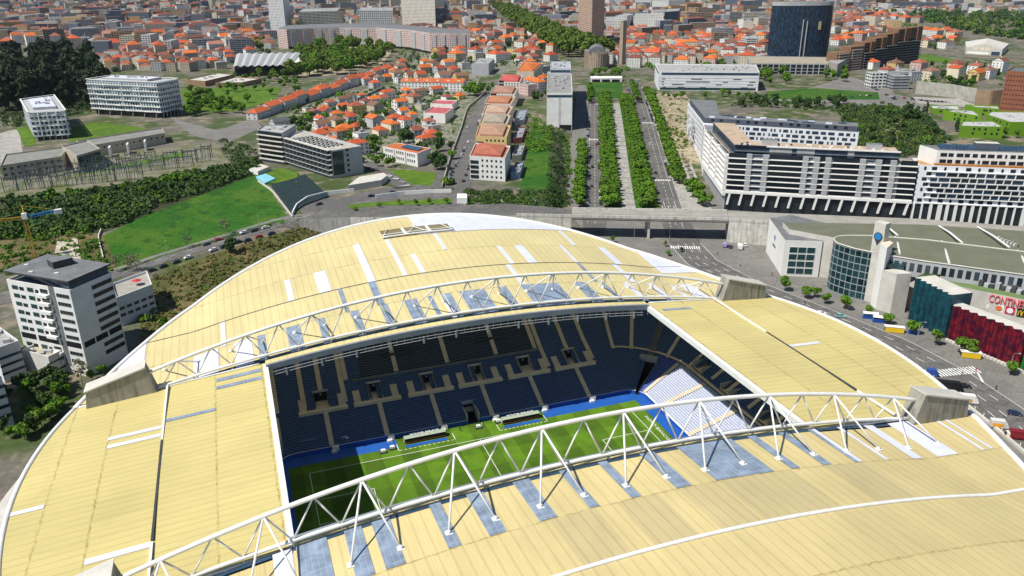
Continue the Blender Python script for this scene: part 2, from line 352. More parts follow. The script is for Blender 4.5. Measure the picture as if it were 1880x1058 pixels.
for sg in (-1, 1):
    mb = MB(); rows = []
    for y in np.linspace(-41.7, 41.7, 44):
        X = xe(y); rows.append([(sg*x, y, zside(x, y)) for x in np.linspace(60.5, X, 26)])
    mb.grid(rows)
    o = mb.build('roof', 'roof_side', stadium)
    e = MB(); e.box((sg*60.45, 0, 32.8), (1.25, 82, 1.55)); e.build('edge_beam', 'white_paint', o)
    r = MB(); r.tube([(sg*xe(y), y, zside(xe(y), y)-.1) for y in np.linspace(-41.9, 41.9, 40)], .6, 8); r.build('rim', 'white_paint', o, True)
    g = MB()
    for y0, y1 in ((-41, -27.5), (-27, 11.5), (12, 41)):
        g.box((sg*86.5, (y0+y1)/2, zside(86.5, 10)-.25), (.5, y1-y0, .45), 0, 0 if y0 != -27 else 1)
    g.build('gutter', ['white_paint', 'dark_grey'], o)
    
    for s_ in (1, -1): f = MB(); f.tube([(sg*x, s_*41.8, zside(x, 41.8)+.15) for x in np.linspace(62, 109, 20)], .3, 6); f.build('gutter', 'white_paint', o, True)
    for x1, x2, y1, y2, w in ([(86.9, 99.2, 17.6, 19.2, 1), (86.9, 99, 13.6, 15.2, 1), (86.9, 98.8, -28.6, -26.9, 1), (109.4, 115.9, -5.9, -4.5, 1), (74, 86.2, 20.4, 21.9, 0), (61.8, 73.8, 36.9, 38.8, 0), (61.8, 73.8, 32.2, 34, 0)] if sg < 0 else [(86.9, 97.5, .2, 1.6, 1), (63.5, 74, 34.6, 36, 0)]):
        roof_strip(o, sg*x1, sg*x2, y1, y2, zside, 'white_sheet' if w else 'skylight', 'skylight')
# trusses
def zup(x): return 50.5-.00168*x*x
def zlo(x): return 40.6-.00112*x*x
for sg in (1, -1):
    Y = 42*sg; T = sub(stadium, 'truss')
    c = MB(); c.tube([(x, Y, zup(x)) for x in np.linspace(-92, 92, 60)], .48, 12); c.build('upper_chord', 'white_paint', T, True)
    c = MB(); c.tube([(x, Y, zlo(x)) for x in np.linspace(-90, 90, 60)], .41, 12); c.build('lower_chord', 'white_paint', T, True)
    def bar(nm, a, b, r, n=8):
        q = MB(); q.tube([a, b], r, n); q.build(nm, 'white_paint', T, True)
    for k in range(-9, 10):
        x = 9.25*k; up = (x, Y, zup(x))
        for s_ in (-1, 1):
            xl = x+s_*4.62
            if abs(xl) < 89: bar('diagonal', up, (xl, Y, zlo(xl)), .2)
        if k % 2:
            for s_ in (-1, 1):
                xf = x+s_*4.65; yf = sg*53.2
                q = MB(); q.tube([up, (xf, yf, zmain(xf, yf)+.2)], .22, 8); q.tube([(xf, yf, zmain(xf, yf)-.1), (xf, yf, zmain(xf, yf)+.7)], .42, 6); q.box((xf, yf, zmain(xf, yf)), (1.3, 1.3, .25)); q.build('strut', 'white_paint', T, True)
    h = MB()
    for k in range(-10, 10):
        xl = 9.25*(k+.5)
        if abs(xl) < 88:
            zz = zmain(xl, 42) if abs(xl) < 60 else max(zmain(xl, 43), zside(xl, 41)); h.tube([(xl, Y, zlo(xl)), (xl, Y, zz-.5)], .12, 5)
    h.build('hanger', 'white_paint', T)
    w = MB(); w.grid([[(x, sg*y, max(zmain(x, y), 0)+.10) for x in np.linspace(-88, 88, 60)] for y in (42.0, 43.1)]); w.build('walkway', 'glass_blue', T)
    for sx in (-1, 1):
        q = MB(); prof = [(88.4, 28), (91.2, 39.2), (106.2, 34.7), (107.4, 26)]
        y0, y1 = Y-2.3, Y+2.3
        A = [(sx*x, y0, z) for x, z in prof]; B = [(sx*x, y1, z) for x, z in prof]
        if sx < 0: A, B = A[::-1], B[::-1]
        q.face(A); q.face(B[::-1])
        for i in range(4): q.face([A[i], B[i], B[(i+1) % 4], A[(i+1) % 4]][::-1], 0)
        q.build('buttress', 'buttress_concrete' if 'buttress_concrete' in MATS else streaky('buttress_concrete', (.30, .29, .25), (.15, .148, .125)), stadium)
        q = MB(); L_ = [(91.0, 39.2), (106.4, 34.75)]
        q.prism([(sx*91, Y-2.6), (sx*106.6, Y-2.6), (sx*106.6, Y+2.6), (sx*91, Y+2.6)], 0, 1)
        q.v = [(x, y, (39.25-(abs(x)-91)*.2895)+(.28 if z > .5 else -.15)) for x, y, z in q.v]
        q.build('coping', 'pale_concrete', stadium)
# bowl ------------------------------------------------------------
HX, HY, RC = 61.5, 44.3, 6.5
def bowl_path():
    """unit outline: (centre x, centre y, direction, weight: 0 long side .. 1 short side)"""
    P = []
    cx, cy = HX-RC, HY-RC
    for x in np.linspace(-cx, cx, 56): P.append((x, cy, (0, 1), 0))
    for a in np.linspace(PI/2, 0, 18)[1:-1]: P.append((cx, cy, (math.cos(a), math.sin(a)), 1-a/(PI/2)))
    for y in np.linspace(cy, -cy, 34): P.append((cx, y, (1, 0), 1))
    for a in np.linspace(0, -PI/2, 18)[1:-1]: P.append((cx, -cy, (math.cos(a), math.sin(a)), 1+a/(PI/2)))
    for x in np.linspace(cx, -cx, 56): P.append((x, -cy, (0, -1), 0))
    for a in np.linspace(-PI/2, -PI, 18)[1:-1]: P.append((-cx, -cy, (math.cos(a), math.sin(a)), (-a-PI/2)/(PI/2)))
    for y in np.linspace(-cy, cy, 34): P.append((-cx, y, (-1, 0), 1))
    for a in np.linspace(PI, PI/2, 18)[1:-1]: P.append((-cx, cy, (math.cos(a), math.sin(a)), (a-PI/2)/(PI/2)))
    return P
def hst(d, w):
    a = 1.5+.45*min(d, 22)+.62*max(0, d-22); b = 1.5+.31*min(d, 17)+1.2*min(1, max(0, d-17)/1.2)+.62*max(0, d-18.2)
    return a*(1-w)+b*w
def bp_(p, d, dz=0.): return (p[0]+p[2][0]*(RC+d), p[1]+p[2][1]*(RC+d), hst(d, p[3])+dz)
BP = bowl_path(); NB = len(BP); DR = .82; NR = 52
AX = [-44.4, -27.2, -9.9, 7.6, 25, 42.4]
VX = [-44.9, -27.6, -9.7, 7.5, 25.1, 42.4]
def seatm(p, d):
    x, y = bp_(p, d)[:2]
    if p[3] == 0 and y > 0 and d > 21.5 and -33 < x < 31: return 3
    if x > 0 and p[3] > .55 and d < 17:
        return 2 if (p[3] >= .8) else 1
    return 0
def notch(p, d):
    x, y = bp_(p, d)[:2]
    if p[3] == 0 and 12.6 < d < 18.6 and any(abs(x-v) < 2.4 for v in VX): return True
    if x > 0 and y > 0 and .42 < p[3] < .60 and d < 13.5: return True
    if p[3] == 0 and y > 0 and abs(x-1) < 2.2 and d < 6.5: return True
    if x > 0 and p[3] == 1 and 18 < d < 24 and min(abs(y-20), abs(y+0), abs(y-37), abs(y+20)) < 2.6: return True
    return False
def stand(name, idx):
    st = MB()
    for a, b in zip(idx[:-1], idx[1:]):
        p, q = BP[a % NB], BP[b % NB]
        for j in range(NR):
            d = j*DR
            if notch(p, d) and notch(q, d): continue
            m = seatm(p, d+.1); h0 = hst(d, p[3]); h1 = hst(d, q[3])
            A, B = bp_(p, d), bp_(q, d); A2, B2 = bp_(p, d+.3), bp_(q, d+.3); A3, B3 = bp_(p, d+DR), bp_(q, d+DR)
            # seat row: low pale-edged front, upright back, dark gangway behind
            za, zb = A[2]+.1, B[2]+.1
            st.face([(*A[:2], za-.35), (*B[:2], zb-.35), (*B2[:2], zb+.38), (*A2[:2], za+.38)], m, [(0, 0), (1, 0), (1, 1), (0, 1)])
            A4, B4 = bp_(p, d+.52), bp_(q, d+.52); st.face([(*A2[:2], za+.38), (*B2[:2], zb+.38), (*B4[:2], zb+.40), (*A4[:2], za+.40)], 4); st.face([(*A4[:2], za+.40), (*B4[:2], zb+.40), (*B3[:2], zb+.06), (*A3[:2], za+.06)], 4)
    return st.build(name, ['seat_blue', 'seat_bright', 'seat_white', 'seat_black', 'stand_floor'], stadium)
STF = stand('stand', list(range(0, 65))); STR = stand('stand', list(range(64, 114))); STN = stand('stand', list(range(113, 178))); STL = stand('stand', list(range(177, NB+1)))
def stair(par, x, y, dx, dy, w, d0, d1, wf, mat_='tan_stair', px=None):
    """steps up the tiers from depth d0 to d1 at plan point (x,y) going outward (dx,dy)"""
    mb = MB(); n = int((d1-d0)/.41)
    for i in range(n):
        d = d0+i*.41; z = hst(d+.2, wf)+.42; a = (x+dx*d, y+dy*d)
        lx, ly = -dy*w/2, dx*w/2
        mb.face([(a[0]-lx, a[1]-ly, z), (a[0]+lx, a[1]+ly, z), (a[0]+lx+dx*.41, a[1]+ly+dy*.41, z), (a[0]-lx+dx*.41, a[1]-ly+dy*.41, z)])
        mb.face([(a[0]-lx, a[1]-ly, z-.5), (a[0]+lx, a[1]+ly, z-.5), (a[0]+lx, a[1]+ly, z), (a[0]-lx, a[1]-ly, z)])
    mb.build('aisle', mat_, par)
for x in AX+[-59.5]:
    stair(STF, x, HY, 0, 1, 1.5, 0, 12.6, 0)
for x in (-36, -19, -1.2, 16.5): stair(STF, x, HY, 0, 1, 1.5, 22.2, 40, 0)
for x in (-50.5, -37.6, 33, 50, 31): stair(STF, x, HY, 0, 1, 1.5, 14 if x != 31 else 22, 40, 0)
stair(STF, -59, HY, 0, 1, 1.5, 14, 40, 0); stair(STF, -44.6, HY, 0, 1, 1.5, 19, 40, 0); stair(STF, 42.4, HY, 0, 1, 1.5, 19, 40, 0)
for v in VX:
    c = MB(); z0 = hst(12.4, 0)+.3; z1 = hst(18.7, 0)+.55
    for s_ in (-1, 1):
        c.box((v+s_*2.15, HY+15.5, z0-.3), (.35, 6.4, 1.0)); c.face([(v+s_*2.3, HY+12.4, z0+.6), (v+s_*2.3, HY+18.8, z0+.6), (v+s_*2.3, HY+18.8, z1+.7)]); c.face([(v+s_*2.0, HY+12.4, z0+.6), (v+s_*2.0, HY+18.8, z0+.6), (v+s_*2.0, HY+18.8, z1+.7)])
    c.face([(v-2.1, HY+12.3, z0), (v+2.1, HY+12.3, z0), (v+2.1, HY+18.7, z0), (v-2.1, HY+18.7, z0)], 1)
    c.face([(v-2.1, HY+18.6, z0), (v+2.1, HY+18.6, z0), (v+2.1, HY+18.6, z1), (v-2.1, HY+18.6, z1)], 2)
    c.box((v, HY+11.9, z0-.45), (15.4, 1.5, .95), 0, 1); c.box((v, HY+18.9, z1-.3), (5, .3, .9), 0, 0)
    c.tube([(v-.2, HY+18.5, z1-.7), (v+.2, HY+18.5, z1-.7)], .35, 8, 3)
    c.build('vomitory', ['pale_concrete', 'tan_stair', 'dark_opening', 'light_grey'], STF)
    for s_ in (-1, 1): stair(STF, v+s_*6.2, HY, 0, 1, 2.2, 12.4, 17.6, 0)
t = MB()
for s_ in (-1, 1): t.box((1+s_*2, HY+3.2, 0), (.4, 6.8, 3.6))
t.face([(-1, HY+6.5, .1), (3, HY+6.5, .1), (3, HY+6.5, 4), (-1, HY+6.5, 4)], 1); t.face([(-1, HY-.1, .12), (3, HY-.1, .12), (3, HY+6.5, .12), (-1, HY+6.5, .12)], 1); t.box((1, HY+6.7, 3.4), (4.4, .5, 1.2)); t.box((1, HY+4.6, 2.2), (2.6, 2.6, .6), 0, 2)
t.build('tunnel', ['light_grey', 'dark_opening', 'mid_grey'], STF)
# far-stand walkway between the tiers, media desks, lettering on the fascia above
w_ = MB(); w_.box((-1, HY+20.8, hst(20.8, 0)+.25), (66, .35, .9)); w_.build('parapet', 'mid_grey', STF)
w_ = MB(); w_.box((-4, HY+35, hst(35, 0)-1), (50, 1, 3), 0); w_.box((-4, HY+32.5, hst(32.5, 0)), (28, 2.2, 1.0), 0, 1); w_.box((-17, HY+27.5, hst(27.5, 0)+.2), (10, .6, .9), 0, 1); w_.box((17, HY+27.5, hst(27.5, 0)+.2), (12, .6, .9), 0, 1)
w_.build('media_box', ['dark_opening', 'dark_grey'], STF)
text_obj('lettering', 'FUTEBOL CLUBE DO PORTO', 1.5, 'light_grey', STF, (-4, HY+34.4, hst(35, 0)+1.1), (1, 0, 0), (0, 0, 1))
# corner gate, walkways and stairs of the side stand
cxx, cyy = HX-RC, HY-RC
def cpt(w, d, dz=0):
    a = PI/2*(1-w); return (cxx+math.cos(a)*(RC+d), cyy+math.sin(a)*(RC+d), hst(d, w)+dz)
c = MB()
for w in (.40, .615):
    rows = [[(*cpt(w, d)[:2], .1) for d in np.linspace(-.4, 13.6, 14)], [(*cpt(w, d)[:2], cpt(w, d)[2]+1.1) for d in np.linspace(-.4, 13.6, 14)]]
    c.grid(rows); c.grid([[(x+.4, y+.3, z) for x, y, z in rows[1]], rows[1]])
c.face([(*cpt(.4, 13.4)[:2], .2), (*cpt(.615, 13.4)[:2], .2), (*cpt(.615, 13.4)[:2], 8), (*cpt(.4, 13.4)[:2], 8)], 1)
c.grid([[(*cpt(w, d)[:2], .14) for w in (.4, .5, .615)] for d in np.linspace(-.5, 13.5, 5)], 1)
P_ = cpt(.5, 13.8); c.box((P_[0], P_[1], 6.3), (6.5, 1.6, 2), -PI/4, 2); c.build('corner_gate', ['mid_grey', 'dark_opening', 'steel'], STR)
for w, d0, d1 in ((.5, 15, 40),):
    a = PI/2*(1-w); stair(STR, cxx+math.cos(a)*RC, cyy+math.sin(a)*RC, math.cos(a), math.sin(a), 2.6, d0, d1, w, 'mid_grey')
for w in (.12, .3, .66, .8, .92):
    a = PI/2*(1-w); stair(STR, cxx+math.cos(a)*RC, cyy+math.sin(a)*RC, math.cos(a), math.sin(a), 1.3, 0 if w in (.8,) else 17, 17 if w == .8 else 36, w)
for y in (29.5, 11, -6, -24): stair(STR, HX, y, 1, 0, 1.8, 0, 17, 1)
for y in (29, 20, 8.5, -3): stair(STR, HX, y, 1, 0, 1.5, 19, 40, 1)
wk = MB(); rr = [[(*cpt(w, d)[:2], cpt(w, 17.4)[2]+.55) for w in np.linspace(.1, 1, 16)] for d in (16.7, 18.1)]; wk.grid(rr)
wk.face([(HX+16.7, cyy, hst(17.4, 1)+.55), (HX+18.1, cyy, hst(17.4, 1)+.55), (HX+18.1, -cyy, hst(17.4, 1)+.55), (HX+16.7, -cyy, hst(17.4, 1)+.55)]); wk.build('walkway', 'tan_stair', STR)
for y in (37, 20, 0, -20):
    c = MB(); z0 = hst(18.3, 1)+.3; z1 = hst(24.2, 1)+.6
    for s_ in (-1, 1): c.box((HX+21.2, y+s_*2.6, z0-.5), (6.4, .4, 2.6))
    c.face([(HX+18, y-2.5, z0), (HX+24, y-2.5, z0), (HX+24, y+2.5, z0), (HX+18, y+2.5, z0)], 1); c.face([(HX+24, y-2.5, z0), (HX+24, y+2.5, z0), (HX+24, y+2.5, z1), (HX+24, y-2.5, z1)], 2); c.box((HX+24.2, y, z1-.3), (.4, 5.4, .8)); c.box((HX+23.6, y, z0+.8), (.3, 3, 1.6), 0, 3)
    c.build('vomitory', ['concrete', 'tan_stair', 'dark_opening', 'blue_paint'], STR)
# perimeter boards
pb = MB(); rows = []
L_ = [bp_(p, -.25) for p in BP]+[bp_(BP[0], -.25)]
for i in range(len(L_)-1):
    p = BP[i]
    if (notch(p, 0) and notch(BP[(i+1) % NB], 0)):
        if pb.f: pb.build('perimeter_board', ['blue_paint', 'line_white'], stadium); pb = MB()
        continue
    a, b = L_[i], L_[i+1]; pb.face([(a[0], a[1], .05), (b[0], b[1], .05), (b[0], b[1], 1.35), (a[0], a[1], 1.35)], 0); pb.face([(a[0], a[1], 1.35), (b[0], b[1], 1.35), (*bp_(BP[(i+1) % NB], .1)[:2], 1.35), (*bp_(p, .1)[:2], 1.35)], 1)
pb.build('perimeter_board', ['blue_paint', 'line_white'], stadium)
for x in AX:
    q = MB(); q.box((x+1, HY-.5, 0), (2.0, 1.4, 1.5)); q.box((x+.4, HY-1.6, 0), (1.6, 1.0, .7)); q.build('steward_box', 'white_wall', stadium)
# outer shell below the roof
sh = MB(); rows = []
for k, (f, z) in enumerate(((.97, -.5), (.97, 9), (.90, 9.2), (.90, 22), (.955, 24.5))):
    rows.append([(RA*f*math.cos(a), RB*f*math.sin(a), z) for a in np.linspace(0, 2*PI, 97)])
sh.grid(rows); sh.build('outer_wall', 'concrete', stadium)
sh = MB(); sh.grid([[(RA*f*math.cos(a), RB*f*math.sin(a), z) for a in np.linspace(2.6, 3.8, 40)] for f, z in ((1.06, 12.6), (1.13, 12.6), (1.13, 11.2), (1.06, 11.2))]); sh.build('canopy_edge', 'pale_concrete', stadium)
sh = MB()
for a in np.linspace(2.62, 3.78, 22): sh.box((RA*1.09*math.cos(a), RB*1.09*math.sin(a), -.2), (1, 1, 11.6), a)
sh.build('colonnade', 'concrete', stadium)
# ------------------------------------------------------------------ pitch
m, nt, b = newmat('turf'); co = objco(nt); sp = nd(nt, 'ShaderNodeSeparateXYZ'); nt.links.new(co, sp.inputs[0])
def chk(o, w): return math_(nt, 'GREATER_THAN', math_(nt, 'FRACT', math_(nt, 'DIVIDE', math_(nt, 'ADD', o, 200), w)), .5)
sA = math_(nt, 'SUBTRACT', chk(sp.outputs[0], 11.67), .5); sB = math_(nt, 'SUBTRACT', chk(sp.outputs[1], 15.1), .5)
f = math_(nt, 'ADD', 1., math_(nt, 'ADD', math_(nt, 'MULTIPLY', sA, .34), math_(nt, 'MULTIPLY', sB, .22)))
f = math_(nt, 'MULTIPLY', f, rng_(nt, noise_(nt, co, .25, 5), .3, .7, .82, 1.18)); f = math_(nt, 'MULTIPLY', f, rng_(nt, noise_(nt, co, 2.5, 2), .3, .7, .9, 1.1))
base(nt, b, scale_(nt, (.070, .150, .006), f), .9)
def sheet(name, poly, z, mat_, kind='structure'):
    mb = MB(); mb.face([(x, y, z) for x, y in poly]); return struct(mb.build(name, mat_), kind)
rect = lambda x0, y0, x1, y1: [(x0, y0), (x1, y0), (x1, y1), (x0, y1)]
sheet('apron', [tuple(bp_(p, 14)[:2]) for p in BP][::-1], .03, 'blue_paint')
sheet('pitch', rect(-58.2, -38.6, 57.2, 38.6), .06, 'turf')
sheet('grass_verge', rect(-25, 38.6, 24.3, 43.9), .06, 'turf')
ln = MB(); w = .16
def hl(x0, x1, y): ln.box(((x0+x1)/2, y, .065), (abs(x1-x0), w, .012), bottom=False)
def vl(y0, y1, x): ln.box((x, (y0+y1)/2, .065), (w, abs(y1-y0), .012), bottom=False)
hl(-52.5, 52.5, 34); hl(-52.5, 52.5, -34); vl(-34, 34, 0)
for s_ in (-1, 1):
    vl(-34, 34, s_*52.5); vl(-20.15, 20.15, s_*36); hl(s_*36, s_*52.5, 20.15); hl(s_*36, s_*52.5, -20.15); vl(-9.16, 9.16, s_*47); hl(s_*47, s_*52.5, 9.16); hl(s_*47, s_*52.5, -9.16)
    ln.tube([(s_*41.5-s_*9.15*math.cos(a), 9.15*math.sin(a), .07) for a in np.linspace(-.92, .92, 14)], w/2, 4)
ln.tube([(9.15*math.cos(a), 9.15*math.sin(a), .07) for a in np.linspace(0, 2*PI, 40)], w/2, 4)
struct(ln.build('pitch_marking', 'line_white'))
bl = MB()
for x0, x1 in ((-25.2, -7.2), (7.6, 24)):
    vl_ = [(x0, 36.6), (x1, 36.6)]
    for x in (x0, x1): bl.box((x, 38.4, .066), (.18, 3.8, .012), bottom=False)
    for k in range(12): bl.box((x0+(x1-x0)*(k+.4)/12, 36.5, .066), ((x1-x0)/22, .18, .012), bottom=False)
struct(bl.build('technical_area_marking', 'line_white'))
for sg, lab in ((-1, 'white goal frame with net at the shaded end of the pitch'), (1, 'white goal frame with net at the sunny end of the pitch')):
    g = thing('goal', lab, 'goal', (sg*52.5, 0, .06), 'football goals')
    q = MB(); x = sg*52.5; q.tube([(x, -3.66, .06), (x, -3.66, 2.5), (x, 3.66, 2.5), (x, 3.66, .06)], .08, 6); q.build('goal_frame', 'white_paint', g)
    q = MB()
    for y in np.linspace(-3.66, 3.66, 10): q.tube([(x, y, 2.5), (x+sg*1.2, y, 2.3), (x+sg*2, y, .1)], .02, 3)
    for t in np.linspace(0, 1, 5): q.tube([(x+sg*(1.2+.8*t), -3.66, 2.3-2.2*t), (x+sg*(1.2+.8*t), 3.66, 2.3-2.2*t)], .02, 3)
    q.build('net', 'white_paint', g)
mat('bench_seat', (.16, .07, .03), .6, .2, 2.); mat('canopy_clear', (.35, .42, .33), .3, .2, .8)
for i, (x0, x1, lab) in enumerate(((-22.8, -9.6, 'long team dugout beside the shaded half with brown seats and white lettering'), (9.4, 22.2, 'long team dugout beside the corner gate half with brown seats and white lettering'))):
    xm = (x0+x1)/2; g = thing('dugout', lab, 'dugout', (xm, 40, .06), 'team dugouts on the touchline')
    q = MB(); q.grid([[(x, y, z) for x in (x0, x1)] for y, z in ((38.9, 2.1), (39.6, 2.45), (40.6, 2.3), (41.1, 1.6), (41.2, .1))]); q.build('canopy', 'canopy_clear', g)
    for sx in (x0, x1):
        q = MB(); q.face([(sx, 38.9, 2.1), (sx, 39.6, 2.45), (sx, 40.6, 2.3), (sx, 41.1, 1.6), (sx, 41.2, .1), (sx, 39.8, .1)]); q.build('side_panel', 'canopy_clear', g)
    for r_, y in enumerate((39.2, 40.2)):
        q = MB()
        for x in np.arange(x0+.4, x1-.2, .62): q.box((x, y, .5+r_*.35), (.48, .45, .1)); q.box((x, y+.22, .6+r_*.35), (.48, .08, .55))
        q.build('seat_row', 'bench_seat', g)
    q = MB(); q.box((xm, 37.9, .08), (x1-x0, 1.4, .05)); q.build('mat', 'blue_paint', g)
    text_obj('lettering', 'SUPER BOCK', 1.25, 'white_paint', g, (xm, 40.15, 2.62), (-1, 0, 0), (0, -1, -.12), .05, sx=1.3)
lm = text_obj('pitchside_lettering', 'NOVO BANCO  NTZ', 1.5, 'white_paint', None, (55.3, 17.5, .09), (-.02, -1, 0), (1, 0, 0), .01, sx=1.5)
tag(lm, 'white advertising lettering laid on the grass behind the sunny goal line', 'lettering')
# ================================================================== GROUND
def Gv(uv, dz=0.):
    """many picture points at once onto the terrain"""
    uv = np.asarray(uv, float); d = CF+np.outer((uv[:, 0]-940)/FPX, CR)-np.outer((uv[:, 1]-529)/FPX, CU)
    t = (11.5-CAM[2])/d[:, 2]; nrm = np.linalg.norm(d, axis=1)
    for _ in range(260):
        P = CAM+d*t[:, None]; h = gnd(P[:, 0], P[:, 1]); e = P[:, 2]-h
        if (e < .03).all(): break
        t += np.where(e < .03, 0, np.clip(e*.55, .03, 10)/nrm)
    P[:, 2] = h+dz; return P
def arc(pl, n):
    pl = np.asarray(pl, float); s = np.r_[0, np.cumsum(np.linalg.norm(np.diff(pl, axis=0), axis=1))]; q = np.linspace(0, s[-1], n)
    return np.stack([np.interp(q, s, pl[:, k]) for k in range(pl.shape[1])], 1)
def patch(name, up, lo, mat_, dz=.06, nu=24, nv=8, kind='structure'):
    U, L = arc(up, nu), arc(lo, nu); uv = np.concatenate([U*(1-k/(nv-1))+L*k/(nv-1) for k in range(nv)]); P = Gv(uv, dz)
    mb = MB(); mb.grid([P[k*nu:(k+1)*nu] for k in range(nv)][::-1]); return struct(mb.build(name, mat_), kind)
def strip(name, cl, w, mat_, dz=.08, step=4., kind='structure', off=0.):
    """road along a centre line given in metres, lying on the terrain"""
    cl = np.asarray(cl, float)[:, :2]; n = max(2, int(np.linalg.norm(np.diff(cl, axis=0), axis=1).sum()/step)); c = arc(cl, n)
    for _ in range(2): c[1:-1] = (c[:-2]+c[1:-1]*2+c[2:])/4
    t = np.gradient(c, axis=0); t /= np.linalg.norm(t, axis=1)[:, None]; nn = np.stack([t[:, 1], -t[:, 0]], 1); c = c+nn*off
    rows = []
    for k in np.linspace(-.5, .5, 5): P = c+nn*w*k; rows.append(np.c_[P, gnd(P[:, 0], P[:, 1])+dz])
    if mat_ is None: return c, nn
    mb = MB(); mb.grid(rows[::-1]); return struct(mb.build(name, mat_), kind)
def dashes(mb, cl, off, w, on, gap, dz=.12, step=1.):
    c, nn = strip('', cl, 1, None, step=step, off=off); s = np.r_[0, np.cumsum(np.linalg.norm(np.diff(c, axis=0), axis=1))]
    a = 0
    while a < s[-1]:
        q = np.linspace(a, min(a+on, s[-1]), max(2, int(min(on, s[-1]-a)/4)+2)); P = np.stack([np.interp(q, s, c[:, k]) for k in (0, 1)], 1); N = np.stack([np.interp(q, s, nn[:, k]) for k in (0, 1)], 1)
        A, B = P-N*w/2, P+N*w/2; mb.grid([np.c_[A, gnd(A[:, 0], A[:, 1])+dz], np.c_[B, gnd(B[:, 0], B[:, 1])+dz]][::-1]); a += on+gap
def groundmat(name, cols, sc=.02, rough=.95, bump=0.):
    m, nt, b = newmat(name); co = objco(nt); n1 = noise_(nt, co, sc, 6, .6); n2 = noise_(nt, co, sc*4.3, 5); n3 = noise_(nt, co, sc*22, 3)
    c = mix_(nt, rng_(nt, n1, .44, .56), cols[0], cols[1])
    if len(cols) > 2: c = mix_(nt, rng_(nt, n2, .52, .62), c, cols[2])
    base(nt, b, scale_(nt, c, math_(nt, 'MULTIPLY', rng_(nt, n3, .25, .75, .72, 1.28), rng_(nt, n2, .3, .7, .88, 1.12))), rough)
    if bump:
        bp = nd(nt, 'ShaderNodeBump'); bp.inputs['Strength'].default_value = bump; bp.inputs['Distance'].default_value = .8; nt.links.new(n3, bp.inputs['Height']); nt.links.new(bp.outputs[0], b.inputs['Normal'])
    return m
groundmat('town_ground', [(.135, .122, .10), (.055, .082, .022), (.19, .16, .115)], .018)
groundmat('asphalt', [(.112, .109, .104), (.145, .138, .128), (.085, .083, .08)], .05)
groundmat('paving', [(.165, .158, .145), (.20, .19, .172), (.14, .135, .126)], .06)
groundmat('pale_paving', [(.34, .325, .295), (.28, .27, .25), (.37, .355, .32)], .1)
groundmat('meadow', [(.020, .098, .002), (.052, .122, .006), (.013, .062, .002)], .03, bump=.7)
groundmat('lawn', [(.075, .15, .006), (.055, .125, .006), (.10, .155, .012)], .05)
groundmat('rough_grass', [(.085, .085, .024), (.16, .125, .055), (.05, .068, .014)], .045, bump=.8)
groundmat('earth', [(.30, .245, .16), (.38, .32, .22), (.10, .11, .04)], .06)
groundmat('gravel', [(.20, .185, .14), (.10, .12, .04), (.17, .15, .11)], .08)
xs = np.unique(np.r_[-9000, -6000, -3500, -2000, -1300, np.arange(-900, -460, 40), np.arange(-460, 300, 5), np.arange(300, 700, 20), np.arange(700, 1300, 60), 1700, 2400, 3500, 5500, 9000])
ys = np.unique(np.r_[-2500, -1200, -600, np.arange(-400, 60, 25), np.arange(60, 380, 5), np.arange(380, 760, 12), np.arange(760, 1400, 50), 1700, 2300, 3200, 4500, 6500, 9000, 12000])
XX, YY = np.meshgrid(xs, ys); ZZ = gnd(XX, YY)-.05
ZZ = np.where((XX/RA)**2+(YY/RB)**2 < .93, -.4, ZZ)
mb = MB(); mb.grid([list(zip(XX[i], YY[i], ZZ[i])) for i in range(len(ys))]); struct(mb.build('ground', 'town_ground', smooth=True))
patch('meadow', [(190, 434), (250, 402), (330, 372), (400, 347), (455, 326), (478, 320)], [(222, 501), (300, 470), (400, 444), (470, 425), (532, 406)], 'meadow', .10, 40, 16)
patch('rough_slope', [(270, 514), (340, 484), (420, 457), (540, 420), (604, 402)], [(250, 640), (400, 560), (480, 510), (560, 470), (640, 432)], 'rough_grass', .08, 36, 10)
patch('rough_slope', [(0, 425), (60, 415), (190, 430)], [(0, 500), (100, 520), (222, 503)], 'rough_grass', .07, 20, 8)
patch('quarry_face', [(105, 445), (125, 442), (142, 438)], [(98, 482), (120, 490), (150, 482)], mat('pale_rock', (.42, .38, .30), .9, .35, .35), .5, 10, 6)
# streets
YR = [(x, float(np.interp(x, YFX, YFY))+5) for x in range(-330, -20, 10)]
WEST = YR+[(-12, 268), (20, 257), (53, 241), (82, 233), (112, 219)]
strip('road', WEST, 12.5, 'asphalt', .10)
strip('pavement', WEST, 3.0, 'paving', .14, off=-8.2)
PL = [(88, 75), (96, 120), (110, 150), (118, 205), (126, 262), (215, 262), (270, 190), (350, 100), (420, -60), (420, -330), (60, -330), (60, -150), (105, -90), (122, -20), (118, 30)]
sheet('plaza', PL[::-1], .04, 'paving')
def al(t, n, dz=0.): p = AO+AA*t+AN*n; return (p[0], p[1], float(gnd(p[0], p[1]))+dz)
def alstrip(name, t0, t1, n0, n1, mat_, dz, step=8, kind='structure'):
    ts = np.linspace(t0, t1, max(2, int((t1-t0)/step))); mb = MB()
    mb.grid([[al(t, n, dz) for t in ts] for n in (n0, (n0+n1)/2, n1)][::-1]); return struct(mb.build(name, mat_), kind)
alstrip('pavement', -20, 470, -6, 6, 'paving', .08); alstrip('road', -60, 560, 6, 19, 'asphalt', .12); alstrip('verge', -12, 395, 19, 30, 'meadow', .12)
alstrip('promenade', -12, 335, 29.6, 38, 'pale_paving', .16); alstrip('verge', -12, 395, 38, 52.5, 'meadow', .12); alstrip('road', -60, 520, 52.5, 66, 'asphalt', .12); alstrip('pavement', -20, 400, 66, 84, 'pale_paving', .08)
alstrip('earth_bank', 105, 400, 76, 110, 'earth', .12)
pj = MB()
